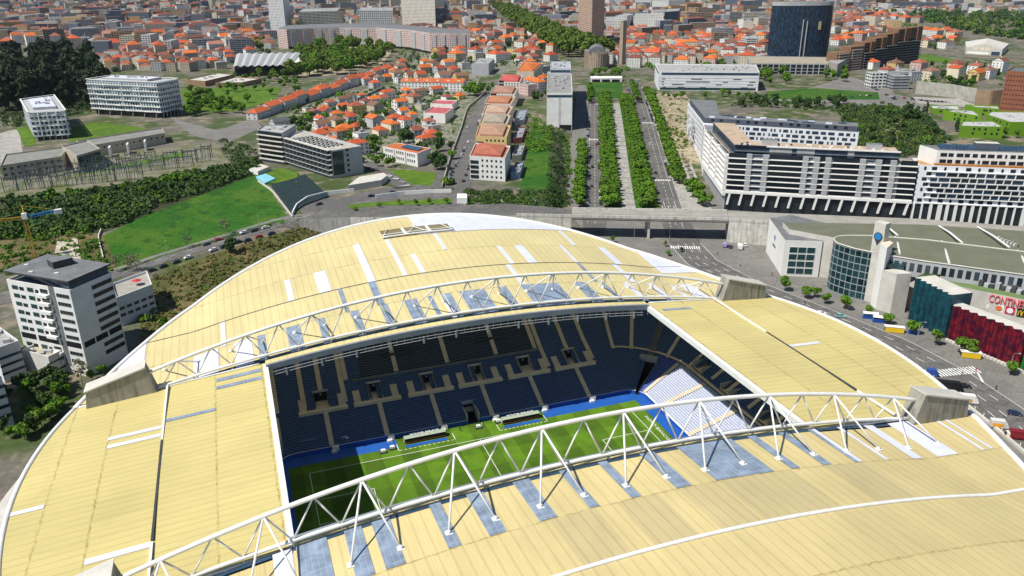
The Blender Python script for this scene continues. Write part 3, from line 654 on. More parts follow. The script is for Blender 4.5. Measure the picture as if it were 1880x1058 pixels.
for k in range(26): t = k*13.; pj.face([al(t, 29.6, .2), al(t, 38, .2), al(t+1.1, 38, .2), al(t+1.1, 29.6, .2)][::-1])
struct(pj.build('promenade_band', 'mid_grey'))
EAST = [at(*q, 0) for q in [(1242, 410), (1258, 448), (1290, 482), (1360, 520), (1450, 556), (1540, 592), (1640, 634), (1740, 688), (1830, 750), (1930, 830), (2100, 980)]]
strip('road', EAST, 17, 'asphalt', .09)
lm_ = MB(); dashes(lm_, EAST[1:], -8.2, .2, 400, 1); dashes(lm_, EAST[1:], 8.3, .2, 400, 1)
for o_ in (-4, .2, 4.2): dashes(lm_, EAST[1:], o_, .22, 4, 6)
dashes(lm_, WEST, 0, .16, 3, 5, .16); dashes(lm_, WEST, -6, .14, 300, 1, .16)
def alline(n, on, gap, t0, t1, w=.18):
    t = t0
    while t < t1: lm_.face([al(t, n-w/2, .17), al(t, n+w/2, .17), al(min(t+on, t1), n+w/2, .17), al(min(t+on, t1), n-w/2, .17)][::-1]); t += on+gap
alline(13, 4, 5, -40, 330); alline(8.7, 8, 0, -40, 330, .12); alline(59.2, 4, 5, -40, 380); alline(63.3, 8, 0, 20, 380, .12); alline(62.8, 12, 0, -45, 10); alline(56, 12, 0, -45, 10)
for k in range(36): lm_.face([al(4+k*8.3, 6.2, .17), al(4+k*8.3, 8.7, .17), al(4.18+k*8.3, 8.7, .17), al(4.18+k*8.3, 6.2, .17)][::-1])
def zebra(c, ang, n, L, w=.55, gap=.55):
    ca, sa = math.cos(ang), math.sin(ang)
    for k in range(n):
        x = (k-(n-1)/2)*(w+gap); q = []
        for dx, dy in ((x-w/2, -L/2), (x+w/2, -L/2), (x+w/2, L/2), (x-w/2, L/2)): X, Y = c[0]+dx*ca-dy*sa, c[1]+dx*sa+dy*ca; q.append((X, Y, float(gnd(X, Y))+.18))
        lm_.face(q)
ea = math.atan2(AA[1], AA[0])
zebra(at(1258, 455), ea-PI/2, 13, 4.5, .6, .6); r_ = at(1830, 750)-at(1740, 688); zebra(at(1757, 683), math.atan2(r_[1], r_[0])-PI/2, 14, 5, .6, .6)
zebra(al(60, 59), ea-PI/2, 11, 4); zebra(al(238, 59.5), ea-PI/2, 11, 4); zebra(al(175, 13), ea-PI/2, 9, 4); zebra(al(330, 12.5), ea-PI/2, 9, 4)
zebra(G(739, 344), .25, 11, 7); zebra(G(820, 347), -.35, 9, 6)
q0 = at(1800, 694); lm_.box((q0[0], q0[1], .1), (.6, 7, .05), -.6, bottom=False)
for n in (54.5, 58, 61.5):
    for t in (-16, -6): lm_.face([al(t, n-.12, .18), al(t, n+.12, .18), al(t+3, n+.12, .18), al(t+3, n-.12, .18)][::-1]); lm_.face([al(t+3, n-.5, .18), al(t+3, n+.5, .18), al(t+4.6, n, .18)][::-1])
struct(lm_.build('road_marking', 'line_white'))
# raised street and viaduct
streaky('stained_wall', (.58, .56, .51), (.36, .34, .30)); mat('deck_concrete', (.30, .285, .25), .9, .2, .15)
vi = thing('viaduct', 'long pale concrete viaduct carrying a street over the boulevard entrance', 'viaduct', (108, 209, 0))
F0, F1, B0, B1 = [at(u, v, 12.7)[:2] for u, v in ((1050, 397), (1338, 403), (1050, 383.5), (1334, 387.5))]
mb = MB(); mb.prism([F0, F1, B1, B0], 11.3, 12.7, 0, None, True); mb.build('deck', 'deck_concrete', vi)
for a, b in ((F0, F1), (B0, B1)):
    mb = MB(); d_ = (b-a)/np.linalg.norm(b-a); nn_ = np.array([-d_[1], d_[0]])*(1 if a is B0 else -1)
    mb.prism([a-nn_*.5, b-nn_*.5, b+nn_*.15, a+nn_*.15], 12.0, 13.5); mb.build('parapet', 'stained_wall', vi)
    mb = MB(); mb.prism([a-nn_*1.6, b-nn_*1.6, b-nn_*.3, a-nn_*.3], 10.4, 11.3, 0, None, True); mb.build('girder', 'concrete', vi)
pm = at(1190, 438, 0)[:2]; pm2 = pm+np.array([4., 10.]); mb = MB(); mb.box((pm[0], pm[1], -.2), (1.3, 1.6, 11.5), -.45); mb.box((pm2[0], pm2[1], -.2), (1.3, 1.6, 11.5), -.45); mb.build('pier', 'pale_concrete', vi)
mb = MB(); mb.tube([(*(F0+(F1-F0)*k/20+np.array([-.2, -.3])), 14.3) for k in range(21)], .06, 4)
for k in range(21): p = F0+(F1-F0)*k/20+np.array([-.2, -.3]); mb.tube([(*p, 13.4), (*p, 14.3)], .05, 4)
mb.build('railing', 'mid_grey', vi)
def solid(name, label, cat, poly, z0, z1, m_, mt=None):
    mb = MB(); mb.prism(poly, z0, z1, 0, 1 if mt else None); return tag(mb.build(name, [m_]+([mt] if mt else [])), label, cat)
def raised(label, poly, zf, m_, mt):
    mb = MB(); mb.prism(poly, -.3, 99, 0, 1); mb.v = [(x, y, zf(x) if z > 50 else z) for x, y, z in mb.v]; return tag(mb.build('retaining_wall', [m_, mt]), label, 'wall')
zl_ = lambda x: float(np.interp(x, [-5, 95], [10.62, 12.68]))
raised('pale stained retaining wall carrying the street behind the stadium roof', [(-32, 262), (-5, 258), (50, 231), (80, 221), F0-(F1-F0)*.003, B0-(B1-B0)*.003, (82, 246), (55, 254), (20, 268), (-20, 276)], zl_, 'stained_wall', 'asphalt')
W1a, W1b, W1c = at(1436, 411, 12.7)[:2], at(1690, 424, 12.7)[:2], at(2000, 450, 12.7)[:2]; W2a, W2b = at(1690, 402, 12.7)[:2], at(2000, 425, 12.7)[:2]
raised('white stained retaining wall at the shopping centre end of the viaduct', [F1+(F1-F0)*.003, W1a, W1b, W1c, W2b, W2a, B1+(B1-B0)*.003], lambda x: 12.68, 'stained_wall', 'deck_concrete')
for a, b, lab in ((F1, W1a, 'low pale parapet on top of the white wall beside the parked vans'), (W1a, W1b, 'long pale street parapet above the green shopping centre roof'), (np.array([80., 221.]), F0, 'pale street parapet above the lilac part of the stadium roof')):
    a, b = np.array(a, float), np.array(b, float); n_ = np.array([b[1]-a[1], a[0]-b[0]]); n_ /= np.linalg.norm(n_)
    solid('parapet', lab, 'parapet', [a+n_*.1, b+n_*.1, b-n_*.3, a-n_*.3], 12.0, 13.6, 'stained_wall')
patch('street', [(548, 381), (580, 367), (640, 361), (700, 345), (770, 340), (850, 346)], [(560, 403), (640, 396), (700, 392), (850, 384)], 'asphalt', .18, 24, 8)
patch('verge', [(640, 377), (700, 371), (830, 365)], [(640, 383), (700, 379), (828, 375)], 'lawn', .26, 16, 4)
patch('street', [(888, 170), (905, 150), (925, 148)], [(790, 345), (820, 352), (862, 348)], 'asphalt', .12, 8, 30)
patch('lawn', [(712, 312), (750, 312), (800, 318)], [(748, 338), (775, 343), (800, 345)], 'lawn', .1, 12, 6); patch('street', [(664, 298), (676, 297), (690, 299)], [(722, 342), (742, 344), (766, 345)], 'asphalt', .13, 8, 10)
patch('lawn', [(975, 235), (985, 222), (1005, 250)], [(955, 348), (985, 350), (1015, 345)], 'meadow', .12, 8, 20)
patch('park_lawn', [(1084, 152), (1110, 150), (1142, 152)], [(1084, 178), (1110, 182), (1143, 180)], 'meadow', .16, 8, 6)
patch('lawn', [(1408, 168), (1500, 162), (1612, 170)], [(1412, 182), (1500, 184), (1615, 183)], 'meadow', .12, 12, 5)
patch('lawn', [(1680, 98), (1720, 103), (1765, 112)], [(1690, 112), (1720, 115), (1765, 118)], 'lawn', .1, 10, 4)
patch('street', [(1560, 140), (1590, 150), (1640, 165)], [(1390, 190), (1500, 192), (1640, 205)], 'paving', .08, 14, 6)
patch('street', [(1590, 150), (1640, 172), (1690, 185)], [(1640, 200), (1690, 235), (1760, 285)], 'paving', .1, 10, 10)
patch('yard', [(0, 330), (100, 300), (300, 272), (395, 262)], [(0, 368), (120, 352), (330, 325), (420, 300)], 'gravel', .09, 24, 8)
patch('grass_strip', [(140, 318), (300, 287), (330, 280)], [(140, 324), (300, 296), (340, 287)], 'lawn', .16, 12, 4)
patch('lawn', [(120, 235), (180, 225), (240, 232)], [(130, 262), (185, 252), (275, 236)], 'lawn', .14, 12, 5)
patch('lawn', [(30, 235), (60, 232)], [(45, 270), (66, 266)], 'lawn', .14, 6, 5)
patch('forecourt', [(0, 245), (20, 240), (35, 238)], [(0, 300), (30, 290), (42, 280)], 'pale_paving', .12, 6, 6)
patch('park_lawn', [(330, 165), (420, 160), (520, 160)], [(345, 205), (430, 205), (500, 185)], 'lawn', .1, 12, 6)
patch('park_lawn', [(560, 90), (640, 85), (720, 95)], [(530, 140), (600, 140), (700, 120)], 'earth', .1, 12, 6)
patch('lane', [(300, 205), (340, 225), (400, 240), (470, 215)], [(330, 232), (360, 252), (420, 262), (480, 235)], 'paving', .12, 16, 4)
patch('earth_patch', [(1612, 222), (1640, 220), (1655, 232)], [(1630, 250), (1645, 262), (1650, 250)], 'earth', .3, 8, 5)
patch('forecourt', [(1675, 178), (1760, 182), (1800, 195)], [(1685, 190), (1760, 196), (1800, 198)], 'pale_paving', .12, 10, 4)
# ================================================================== BUILDING KIT
def facmat(name, cw, ch, fw, fh, glass=(.02, .028, .035), objcol=True, col=(.6, .6, .6), attr=False, gl_rand=.5):
    m, nt, b = newmat(name); uv = nd(nt, 'ShaderNodeUVMap', uv_map='UV'); sp = nd(nt, 'ShaderNodeSeparateXYZ'); nt.links.new(uv.outputs[0], sp.inputs[0])
    u = math_(nt, 'DIVIDE', sp.outputs[0], cw); v = math_(nt, 'DIVIDE', sp.outputs[1], ch)
    fu = math_(nt, 'ABSOLUTE', math_(nt, 'SUBTRACT', math_(nt, 'FRACT', u), .5)); fv = math_(nt, 'ABSOLUTE', math_(nt, 'SUBTRACT', math_(nt, 'FRACT', v), .55))
    w = math_(nt, 'MULTIPLY', math_(nt, 'LESS_THAN', fu, fw/2), math_(nt, 'LESS_THAN', fv, fh/2))
    cc = nd(nt, 'ShaderNodeCombineXYZ'); nt.links.new(math_(nt, 'FLOOR', u), cc.inputs[0]); nt.links.new(math_(nt, 'FLOOR', v), cc.inputs[1])
    wn = nd(nt, 'ShaderNodeTexWhiteNoise', noise_dimensions='2D'); nt.links.new(cc.outputs[0], wn.inputs[0])
    wallc = nd(nt, 'ShaderNodeObjectInfo').outputs['Color'] if objcol and not attr else (nd(nt, 'ShaderNodeVertexColor', layer_name='Col').outputs[0] if attr else col)
    n = noise_(nt, objco(nt), .12, 4); wallc = scale_(nt, wallc, rng_(nt, n, .25, .75, .86, 1.1))
    gl = scale_(nt, glass, rng_(nt, wn.outputs[0], 0, 1, 1-gl_rand, 1+gl_rand*4))
    base(nt, b, mix_(nt, w, wallc, gl), rng_(nt, w, 0, 1, .85, .2)); return m
facmat('facade_grid', 3.3, 3.1, .46, .5); facmat('facade_band', 9, 3.1, .93, .45); facmat('facade_house', 3.6, 3.0, .34, .45); facmat('facade_big', 4.5, 3.4, .7, .55)
facmat('town_wall', 3.4, 3.1, .34, .38, glass=(.05, .055, .06), attr=True); mat('town_roof', attr=True, rough=.85, var=.22, sc=.3)
def tilemat(name, **k):
    m = mat(name, rough=.85, var=.2, sc=.25, objcol=True); nt = m.node_tree; b = nt.nodes['Principled BSDF']
    w = nd(nt, 'ShaderNodeTexWave'); w.inputs['Scale'].default_value = 1.1; w.inputs['Distortion'].default_value = 2.; nt.links.new(objco(nt), w.inputs[0])
    bp = nd(nt, 'ShaderNodeBump'); bp.inputs['Strength'].default_value = .4; bp.inputs['Distance'].default_value = .15; nt.links.new(w.outputs[0], bp.inputs['Height']); nt.links.new(bp.outputs[0], b.inputs['Normal']); return m
tilemat('roof_tile'); mat('flat_roof', objcol=True, rough=.9, var=.25, sc=.2)
FOOT = []; FDONE = []; FGRID = {}
def free(p, r):
    p = np.asarray(p[:2], float)
    while len(FDONE) < len(FOOT):
        Q = FOOT[len(FDONE)]; FDONE.append(1); lo, hi = np.min(Q, axis=0)-40, np.max(Q, axis=0)+40
        for i in range(int(lo[0]//80), int(hi[0]//80)+1):
            for j in range(int(lo[1]//80), int(hi[1]//80)+1): FGRID.setdefault((i, j), []).append(Q)
    for P in FGRID.get((int(p[0]//80), int(p[1]//80)), ()):
        inside = False
        for i in range(len(P)):
            a, b = P[i-1], P[i]; ab = b-a; t = np.clip((p-a)@ab/max(ab@ab, 1e-6), 0, 1)
            if np.linalg.norm(a+ab*t-p) < r: return False
            if (a[1] > p[1]) != (b[1] > p[1]) and p[0] < (b[0]-a[0])*(p[1]-a[1])/(b[1]-a[1])+a[0]: inside = not inside
        if inside: return False
    return True
def ccw(P):
    P = [np.asarray(p[:2], float) for p in P]
    return P if sum(P[i][0]*P[(i+1) % len(P)][1]-P[(i+1) % len(P)][0]*P[i][1] for i in range(len(P))) > 0 else P[::-1]
def Q3(L, F, R, zt):
    """plan of a box from three of its roof corners in the photograph: far-side corner, corner toward us, other corner"""
    l, f, r = [at(*q, zt)[:2] for q in (L, F, R)]; return [f, r, l+r-f, l]
def inset(P, d):
    P = ccw(P); c = sum(P)/len(P); out = []
    for i in range(len(P)):
        a, b, e = P[i-1], P[i], P[(i+1) % len(P)]; u = (b-a)/np.linalg.norm(b-a); v = (e-b)/np.linalg.norm(e-b)
        n1 = np.array([-u[1], u[0]]); n2 = np.array([-v[1], v[0]]); k = 1+n1@n2; out.append(b+(n1+n2)*d/max(k, .3))
    return out
WMESH = {}
def wmesh(w, h, m_, frame):
    k = (round(w, 2), round(h, 2), m_, frame)
    if k not in WMESH:
        mb = MB(); mb.box((0, 0, 0), (w, .12, h), 0, 0)
        if frame: f = .09; [mb.box(c, d, 0, 1) for c, d in (((0, -.02, h), (w+2*f, .2, f)), ((0, -.02, -f), (w+2*f, .2, f)), ((-w/2-f/2, -.02, 0), (f, .2, h)), ((w/2+f/2, -.02, 0), (f, .2, h)))]
        WMESH[k] = mb.mesh('window', [m_, frame or m_])
    return WMESH[k]
def windows(t, a, b, z0, z1, nc, nr, w, h, m_='glass_dark', frame='white_wall', f0=0., f1=1., skip=None, jit=0., name='window', sill=.35):
    a, b = np.asarray(a[:2], float), np.asarray(b[:2], float); d = b-a; L = np.linalg.norm(d); d /= L; ang = math.atan2(d[1], d[0]); n = np.array([d[1], -d[0]]); tl = worldloc(t)
    for r in range(nr):
        for c in range(nc):
            if skip and skip(c, r): continue
            s = L*(f0+(f1-f0)*(c+.5)/nc)+(random.uniform(-jit, jit) if jit else 0); p = a+d*s+n*.04; z = z0+(z1-z0)*(r+sill)/nr
            link(name, wmesh(w, h, m_, frame), t, None, (p[0]-tl[0], p[1]-tl[1], z-tl[2]), ang)
def band(t, a, b, z, h, m_, name, f0=0., f1=1., out=.15, back=.2, color=None):
    a, b = np.asarray(a[:2], float), np.asarray(b[:2], float); d = b-a; L = np.linalg.norm(d); d /= L; n = np.array([d[1], -d[0]]); p, q = a+d*L*f0, a+d*L*f1
    mb = MB(); mb.prism([p+n*out, q+n*out, q-n*back, p-n*back], z, z+h, 0, None, True); return mb.build(name, m_, t, color=color)
def block(name, label, cat, P, zt, col, wall='plaster', roofc=(.30, .30, .29), roofm='flat_roof', par=.9, z0=None, group=None, tiled=False):
    P = ccw(P); c = sum(P)/len(P); zb = min(gz(p) for p in P)-.6 if z0 is None else z0; FOOT.append(P)
    t = thing(name, label, cat, (c[0], c[1], zb+.6 if z0 is None else z0), group)
    mb = MB(); u = 0
    for i in range(len(P)): u = mb.wall(P[i], P[(i+1) % len(P)], zb, zt, 0, u)
    I = inset(P, .35)
    if par:
        for i in range(len(P)): a, b, e, f = P[i], P[(i+1) % len(P)], I[(i+1) % len(P)], I[i]; mb.face([(*a, zt), (*b, zt), (*e, zt), (*f, zt)]); mb.face([(*f, zt), (*e, zt), (*e, zt-par), (*f, zt-par)])
    mb.build('wall', wall, t, color=col)
    mb = MB(); mb.face([(*p, zt-par) for p in (I if par else P)], 0, [tuple(p) for p in P]); mb.build('roof', roofm, t, color=roofc)
    return t, P
def clutter(t, P, zt, n, s=1.6, h=1.2, m_='light_grey', name='roof_unit'):
    P = ccw(P); k = len(P)
    for i in range(n):
        w = RNG.dirichlet(np.ones(k)*1.5); p = sum(P[j]*w[j] for j in range(k)); mb = MB(); mb.box((p[0], p[1], zt), (s*random.uniform(.6, 1.5), s*random.uniform(.6, 1.5), h*random.uniform(.6, 1.4)), random.choice([0, .4, -.4])); mb.build(name, m_, t)
def order(P, a_px, z=10):
    """rotate a plan so that its first corner is the one seen nearest to a picture point"""
    i = min(range(len(P)), key=lambda k: abs(pix((*P[k], z))[0]-a_px[0])+abs(pix((*P[k], z))[1]-a_px[1])); return P[i:]+P[:i]
# ------------------------------------------------------------------ tall white block beside the roof
P = Q3((11.5, 513), (127.6, 533), (204, 500), 34.3)
t, P = block('apartment_tower', 'tall white apartment block with a dark flat penthouse standing beside the stadium roof', 'apartment block', P, 34.3, (.70, .70, .68), roofc=(.25, .25, .25))
P = order(P, (127, 533), 34.3); f, r, bk, l = P
for k in range(9):
    z = 33.2-3.25*(k+1)+1.0
    if k != 6:
        windows(t, l, f, z, z+1.3, 1, 1, 3.0, 1.5, 'glass_teal', None, .05, .18, sill=0); windows(t, l, f, z, z+1, 1, 1, 2.2, 1.3, 'glass_dark', None, .17, .27, sill=0); windows(t, l, f, z, z+1, 1, 1, 3.0, 1.6, 'glass_teal', None, .30, .42, sill=0); windows(t, l, f, z, z+1, 1, 1, 1.6, 1.2, 'glass_dark', None, .43, .5, sill=0)
        windows(t, l, f, z, z+1, 1, 1, 3.6, 1.9, 'glass_dark', None, .5, .66, sill=0); band(t, l, f, z-.9, 1.1, 'white_wall', 'balcony', .50, .66, 1.5, .1)
        windows(t, l, f, z, z+1, 4, 1, 1.2, 1.2, 'glass_dark', 'mid_grey', .77, .97, sill=0)
        windows(t, f, r, z, z+1, 4, 1, 2.6, 1.4, 'glass_dark', 'mid_grey', .5, .95, sill=0)
    else:
        for a_, b_, q in ((l, f, (.02, .26)), (l, f, (.3, .62)), (l, f, (.74, .98)), (f, r, (.05, .3)), (f, r, (.33, .62)), (f, r, (.66, .97))): band(t, a_, b_, z-.2, 2.2, 'dark_opening', 'loggia', q[0], q[1], .05, .1)
band(t, l, f, 3, 31.5, 'mid_grey', 'light_shaft', .665, .75, .06, .1)
I = inset(P, 1.6); mb = MB(); mb.prism([f+(I[0]-f)*.3, r+(I[1]-r)*.4, I[2], l+(I[3]-l)*2.6], 33.4, 37.0); mb.build('penthouse', 'glass_blue', t)
mb = MB(); mb.prism([p+(sum(P)/4-p)*-.02 for p in P], 37.0, 37.7, 0, 1, True); mb.build('roof_slab', ['dark_grey', 'mid_grey'], t)
cc = sum(P)/4; mb = MB(); mb.box((cc[0]+1, cc[1]+2, 37.7), (7, 5.5, 2.6), .5, 0, 1); mb.build('lift_housing', ['dark_grey', 'mid_grey'], t)
for dx, dy in ((-8, -3), (1, -8), (-11, 6)): mb = MB(); mb.box((cc[0]+dx, cc[1]+dy, 37.7), (1.4, 1, .5)); mb.build('roof_light', 'white_paint', t)
P2 = Q3((213, 536), (216, 548), (277, 522), 13); t, P2 = block('annex', 'low white wing with a paved roof terrace behind the tall white block', 'building', [p for p in Q3((206, 520), (213, 547), (279, 522), 13)], 13, (.60, .62, .66), roofc=(.33, .31, .27)); P2 = order(P2, (213, 547), 13)
windows(t, P2[0], P2[1], 3, 9, 5, 2, 2.4, 1.3, 'glass_blue', None); mb = MB(); c_ = sum(P2)/4; mb.tube([(c_[0]+2, c_[1], 12.1), (c_[0]+2, c_[1], 14.4)], .06, 5, 1); mb.tube([(c_[0]+2, c_[1], 14.2), (c_[0]+2, c_[1], 14.9)], [2.0, .1], 8, 0); tag(mb.build('parasol', ['red_paint', 'steel']), 'red parasol open on the paved terrace of the low white wing', 'parasol')
t, P2 = block('annex', 'small white annex with a slatted roof terrace below the tall white block', 'building', Q3((40, 642), (88, 655), (113, 643), 9), 9, (.62, .61, .58), roofc=(.42, .37, .28)); P2 = order(P2, (88, 655), 9); windows(t, P2[0], P2[1], 1, 8, 2, 2, 5, .7, 'glass_dark', None); clutter(t, P2, 8, 4, 2, 1)
t, P2 = block('apartment_block', 'low white block with roof terrace at the picture edge below the tall one', 'building', Q3((-60, 600), (-8, 640), (34, 625), 14), 14, (.60, .61, .62)); P2 = order(P2, (-8, 640), 14); windows(t, P2[0], P2[1], 2, 11, 4, 3, 2.2, 1.0, 'glass_blue', None); clutter(t, P2, 13.1, 5, 2, 1)
t, P2 = block('apartment_block', 'shaded white block cut by the picture edge above the shrubs beside the stadium', 'building', Q3((-80, 640), (-30, 700), (2, 690), 18), 18, (.56, .58, .62)); P2 = order(P2, (-30, 700), 18); windows(t, P2[0], P2[1], 2, 16, 4, 4, 1.8, 1.2, 'glass_blue', None)
# ------------------------------------------------------------------ twin blocks with wavy white balconies
def wavy(label, P, zb, zt, nf, px, pil=5.5):
    P = ccw(P); c = sum(P)/len(P); t = thing('apartment_block', label, 'apartment block', (c[0], c[1], zb), 'blocks with wavy white balconies'); P = order(P, px, zt); k = len(P)
    fh = (zt-zb-pil)/nf
    mb = MB(); mb.prism(inset(P, 2.2), zb-.5, zb+pil); mb.build('lobby', 'glass_dark', t)
    mb = MB(); mb.prism(P, zb+pil, zt-1, 0, 1, True); mb.build('wall', ['facade_wavy', 'light_grey'], t, color=(.55, .60, .64))
    for n_ in range(nf+1):
        z = zb+pil+n_*fh
        for i in range(2 if n_ < nf else k):
            a, b = P[(i-1) % k], P[i % k]; d = b-a; L = np.linalg.norm(d); d /= L; nn = np.array([d[1], -d[0]]); m_ = int(L/5)+2; pts = []
            o = [random.uniform(.7, 1.9) for _ in range(m_+1)]
            pts = [a+d*L*j/m_+nn*(o[j] if n_ < nf else 1.0) for j in range(m_+1)]
            mb = MB(); mb.prism(pts+[b-nn*.2, a-nn*.2], z-.15, z+.12, 0, None, True)
            for j in range(m_):
                if n_ < nf and (j+n_*2) % 5 != 4: h = .95; mb.face([(*pts[j], z), (*pts[j+1], z), (*pts[j+1], z+h), (*pts[j], z+h)]); mb.face([(*(pts[j]-nn*.1), z+h), (*(pts[j+1]-nn*.1), z+h), (*(pts[j+1]-nn*.1), z), (*(pts[j]-nn*.1), z)]); mb.face([(*pts[j], z+h), (*pts[j+1], z+h), (*(pts[j+1]-nn*.1), z+h), (*(pts[j]-nn*.1), z+h)])
            mb.build('balcony' if n_ < nf else 'cornice', 'white_wall', t)
    a, b = P[-1], P[0]; d = (b-a); L = np.linalg.norm(d); d /= L; nn = np.array([d[1], -d[0]])
    for j in range(1, 4):
        mb = MB(); pp = [(*(a+d*L*(j/4+(.012 if n_ % 2 else -.012))+nn*1.2), zb+pil+n_*fh) for n_ in range(nf+1)]; mb.tube(pp, .35, 6); mb.build('wave_rib', 'white_wall', t)
    for i in range(2):
        a, b = P[(i-1) % k], P[i]
        for j in range(6): q = a+(b-a)*(j+.5)/6; mb = MB(); mb.tube([(*q, zb-.4), (*(q+(b-a)*.02), zb+pil)], .45, 6); mb.build('column', 'light_grey', t)
    mb = MB(); mb.prism([q+(c-q)*.35 for q in P], zt-1, zt+1.2, 0, 1); mb.build('roof_plant', ['light_grey', 'white_sheet'], t); clutter(t, [q+(c-q)*.3 for q in P], zt+1, 12, 2, 1.3)
facmat('facade_wavy', 3.2, 4.35, .62, .62, glass=(.02, .045, .055))
wavy('long white apartment block with wavy balconies on slanting columns', Q3((158, 145), (286, 150.5), (326, 143.5), 44), 10.5, 44, 6, (286, 150))
wavy('small white apartment block with wavy balconies and angular rooftop plant', [at(*q, 34)[:2] for q in ((52, 206), (119, 202), (98, 174), (38, 182))], 10.5, 34, 5, (119, 202), 3.5)
# ------------------------------------------------------------------ apartment block with long balconies
Pm = [at(*q, 29)[:2] for q in ((518.5, 252), (608, 277), (664, 268), (556, 239))]
t, P = block('balcony_block', 'grey apartment block with long continuous balconies and a concrete end wall above the bend', 'apartment block', Pm, 29, (.40, .41, .42), roofc=(.40, .38, .34))
P = order(P, (608, 277), 29); e0 = P[0]; fl = P[-1]; er = P[1]
for k in range(5):
    z = 12.5+3.35*k
    band(t, fl, e0, z+.5, 2.5, 'glass_dark', 'window_band', .01, .99, .05, .1); band(t, fl, e0, z, .45, 'pale_concrete', 'balcony', 0, 1, 2.2, .2); band(t, fl, e0, z+.45, .75, 'glass_blue', 'balcony_rail', 0, 1, 2.2, -2.1)
    for j in range(12): band(t, fl, e0, z+.45, 2.7, 'mid_grey', 'partition', j/12+.004, j/12+.010, 2.0, .1)
    windows(t, e0, er, z, z+3, 1, 1, 1.8, 1.6, 'glass_dark', None, .42, .6)
band(t, e0, er, 12.5, 15.5, 'glass_teal', 'stair_glazing', .02, .38, .08, .1); band(t, fl, e0, 29, .5, 'pale_concrete', 'cornice', 0, 1, 2.2, .5)
rr_ = [(i, j) for i in range(14) for j in range(5)]
for i in range(0, 14, 1):
    mb = MB()
    for j in range(5):
        q = e0*(.12+.05*i)+fl*(1-.12-.05*i); q = q+(er-e0)*(.18+.14*j); mb.box((q[0], q[1], 28.1), (1.3, .8, .9), .5)
    mb.build('roof_unit', 'light_grey', t) if i % 2 == 0 else mb.build('roof_unit', 'dark_grey', t)
Pw = [at(*q, 33)[:2] for q in ((472, 238), (518, 244), (543, 229), (484, 229.5))]
t2, Pw = block('balcony_block', 'raised end wing of the long balcony block with dark glazing', 'apartment block', Pw, 33, (.36, .37, .39), roofc=(.36, .36, .34)); Pw = order(Pw, (518, 244), 33)
for k in range(6): z = 12.5+3.4*k; band(t2, Pw[-1], Pw[0], z+.5, 2.5, 'glass_dark', 'window_band', .01, .99, .05, .1); band(t2, Pw[-1], Pw[0], z, .45, 'pale_concrete', 'balcony', 0, 1, 1.8, .2)
clutter(t2, Pw, 32.1, 6, 2, 1)
b0 = G(612, 363); sh_ = at(752, 355, 10.6)
solid('garage_ramp', 'pale curved concrete ramp wall at the foot of the balcony block', 'wall', [G(640, 352)[:2], G(700, 342)[:2], G(712, 333)[:2], G(705, 328)[:2], G(660, 336)[:2]], 10, 14.5, 'pale_concrete')
patch('pool_terrace', [(490, 318), (515, 309), (548, 318)], [(480, 338), (510, 338), (545, 330)], 'lawn', .4, 8, 5)
pw = MB(); q = Gv([(470, 328), (488, 322), (506, 331), (486, 340)], .8); pw.prism(q, q[0][2]-1, q[0][2]+.5, 0); tag(pw.build('swimming_pool', mat('pool_water', (.25, .62, .72), .1, .08, 1.)), 'pale turquoise swimming pool beside the balcony block lawn', 'pool')
solid('pool_house', 'small white pool house at the top of the green slope', 'pool house', Gv([(458, 318), (474, 322), (495, 313), (480, 308)])[:, :2], 9, 13.2, 'white_wall', 'pale_concrete')
mat('netting', (.012, .028, .032), .9, .4, .5); patch('planted_slope', [(497, 342), (540, 330), (560, 322)], [(535, 394), (560, 378), (604, 362)], 'netting', .9, 16, 10)
def wallpx(name, label, pts, h, th, m_, dz=0, n=14, cat='wall'):
    P = Gv(arc(pts, n)); mb = MB(); d = np.gradient(P[:, :2], axis=0); d /= np.linalg.norm(d, axis=1)[:, None]; nn = np.c_[d[:, 1], -d[:, 0]]*th/2
    A, B = P[:, :2]-nn, P[:, :2]+nn; z0 = P[:, 2]-.5; z1 = P[:, 2]+h
    mb.grid([np.c_[A, z0], np.c_[A, z1], np.c_[B, z1], np.c_[B, z0]]); mb.face([(*A[0], z0[0]), (*A[0], z1[0]), (*B[0], z1[0]), (*B[0], z0[0])]); mb.face([(*A[-1], z0[-1]), (*B[-1], z0[-1]), (*B[-1], z1[-1]), (*A[-1], z1[-1])])
    return tag(mb.build(name, m_), label, cat)
wallpx('boundary_wall', 'thin white wall between the bright meadow and the dark planted slope', [(474, 334), (500, 352), (520, 378), (537, 400)], 1.3, .5, 'pale_concrete')
wallpx('retaining_wall', 'white curved wall along the bend under the planted slope', [(537, 396), (545, 380), (565, 366), (600, 357), (650, 352)], 2.0, .6, 'white_wall', n=22)
wallpx('retaining_wall', 'white wall with pickets behind the grass verge at the junction', [(690, 365), (740, 358), (790, 355), (829, 354)], 2.4, .5, 'white_wall')
wallpx('retaining_wall', 'dark stone garden wall along the sloping street of parked cars', [(893, 170), (858, 200), (846, 240), (838, 262), (824, 300), (812, 345)], 2.2, .6, 'concrete', n=20)
wallpx('boundary_wall', 'long dark garden wall between the terraced row and the gardens', [(545, 228), (580, 214), (640, 193), (700, 165)], 3.0, .8, 'concrete', n=20)
wallpx('boundary_wall', 'pale curved wall at the edge of the bright meadow', [(190, 476), (184, 452), (181, 437), (186, 424)], 1.4, .5, 'pale_concrete')
wallpx('retaining_wall', 'tall dark stone retaining wall above the pale forecourt', [(1680, 172), (1740, 178), (1790, 188)], 13, 1, 'concrete')
wallpx('retaining_wall', 'brown banded earth-retaining wall beside the brick tower', [(1788, 198), (1815, 200), (1842, 198)], 17, 1, mat('brown_wall', (.30, .22, .14), .9, .25, .2))
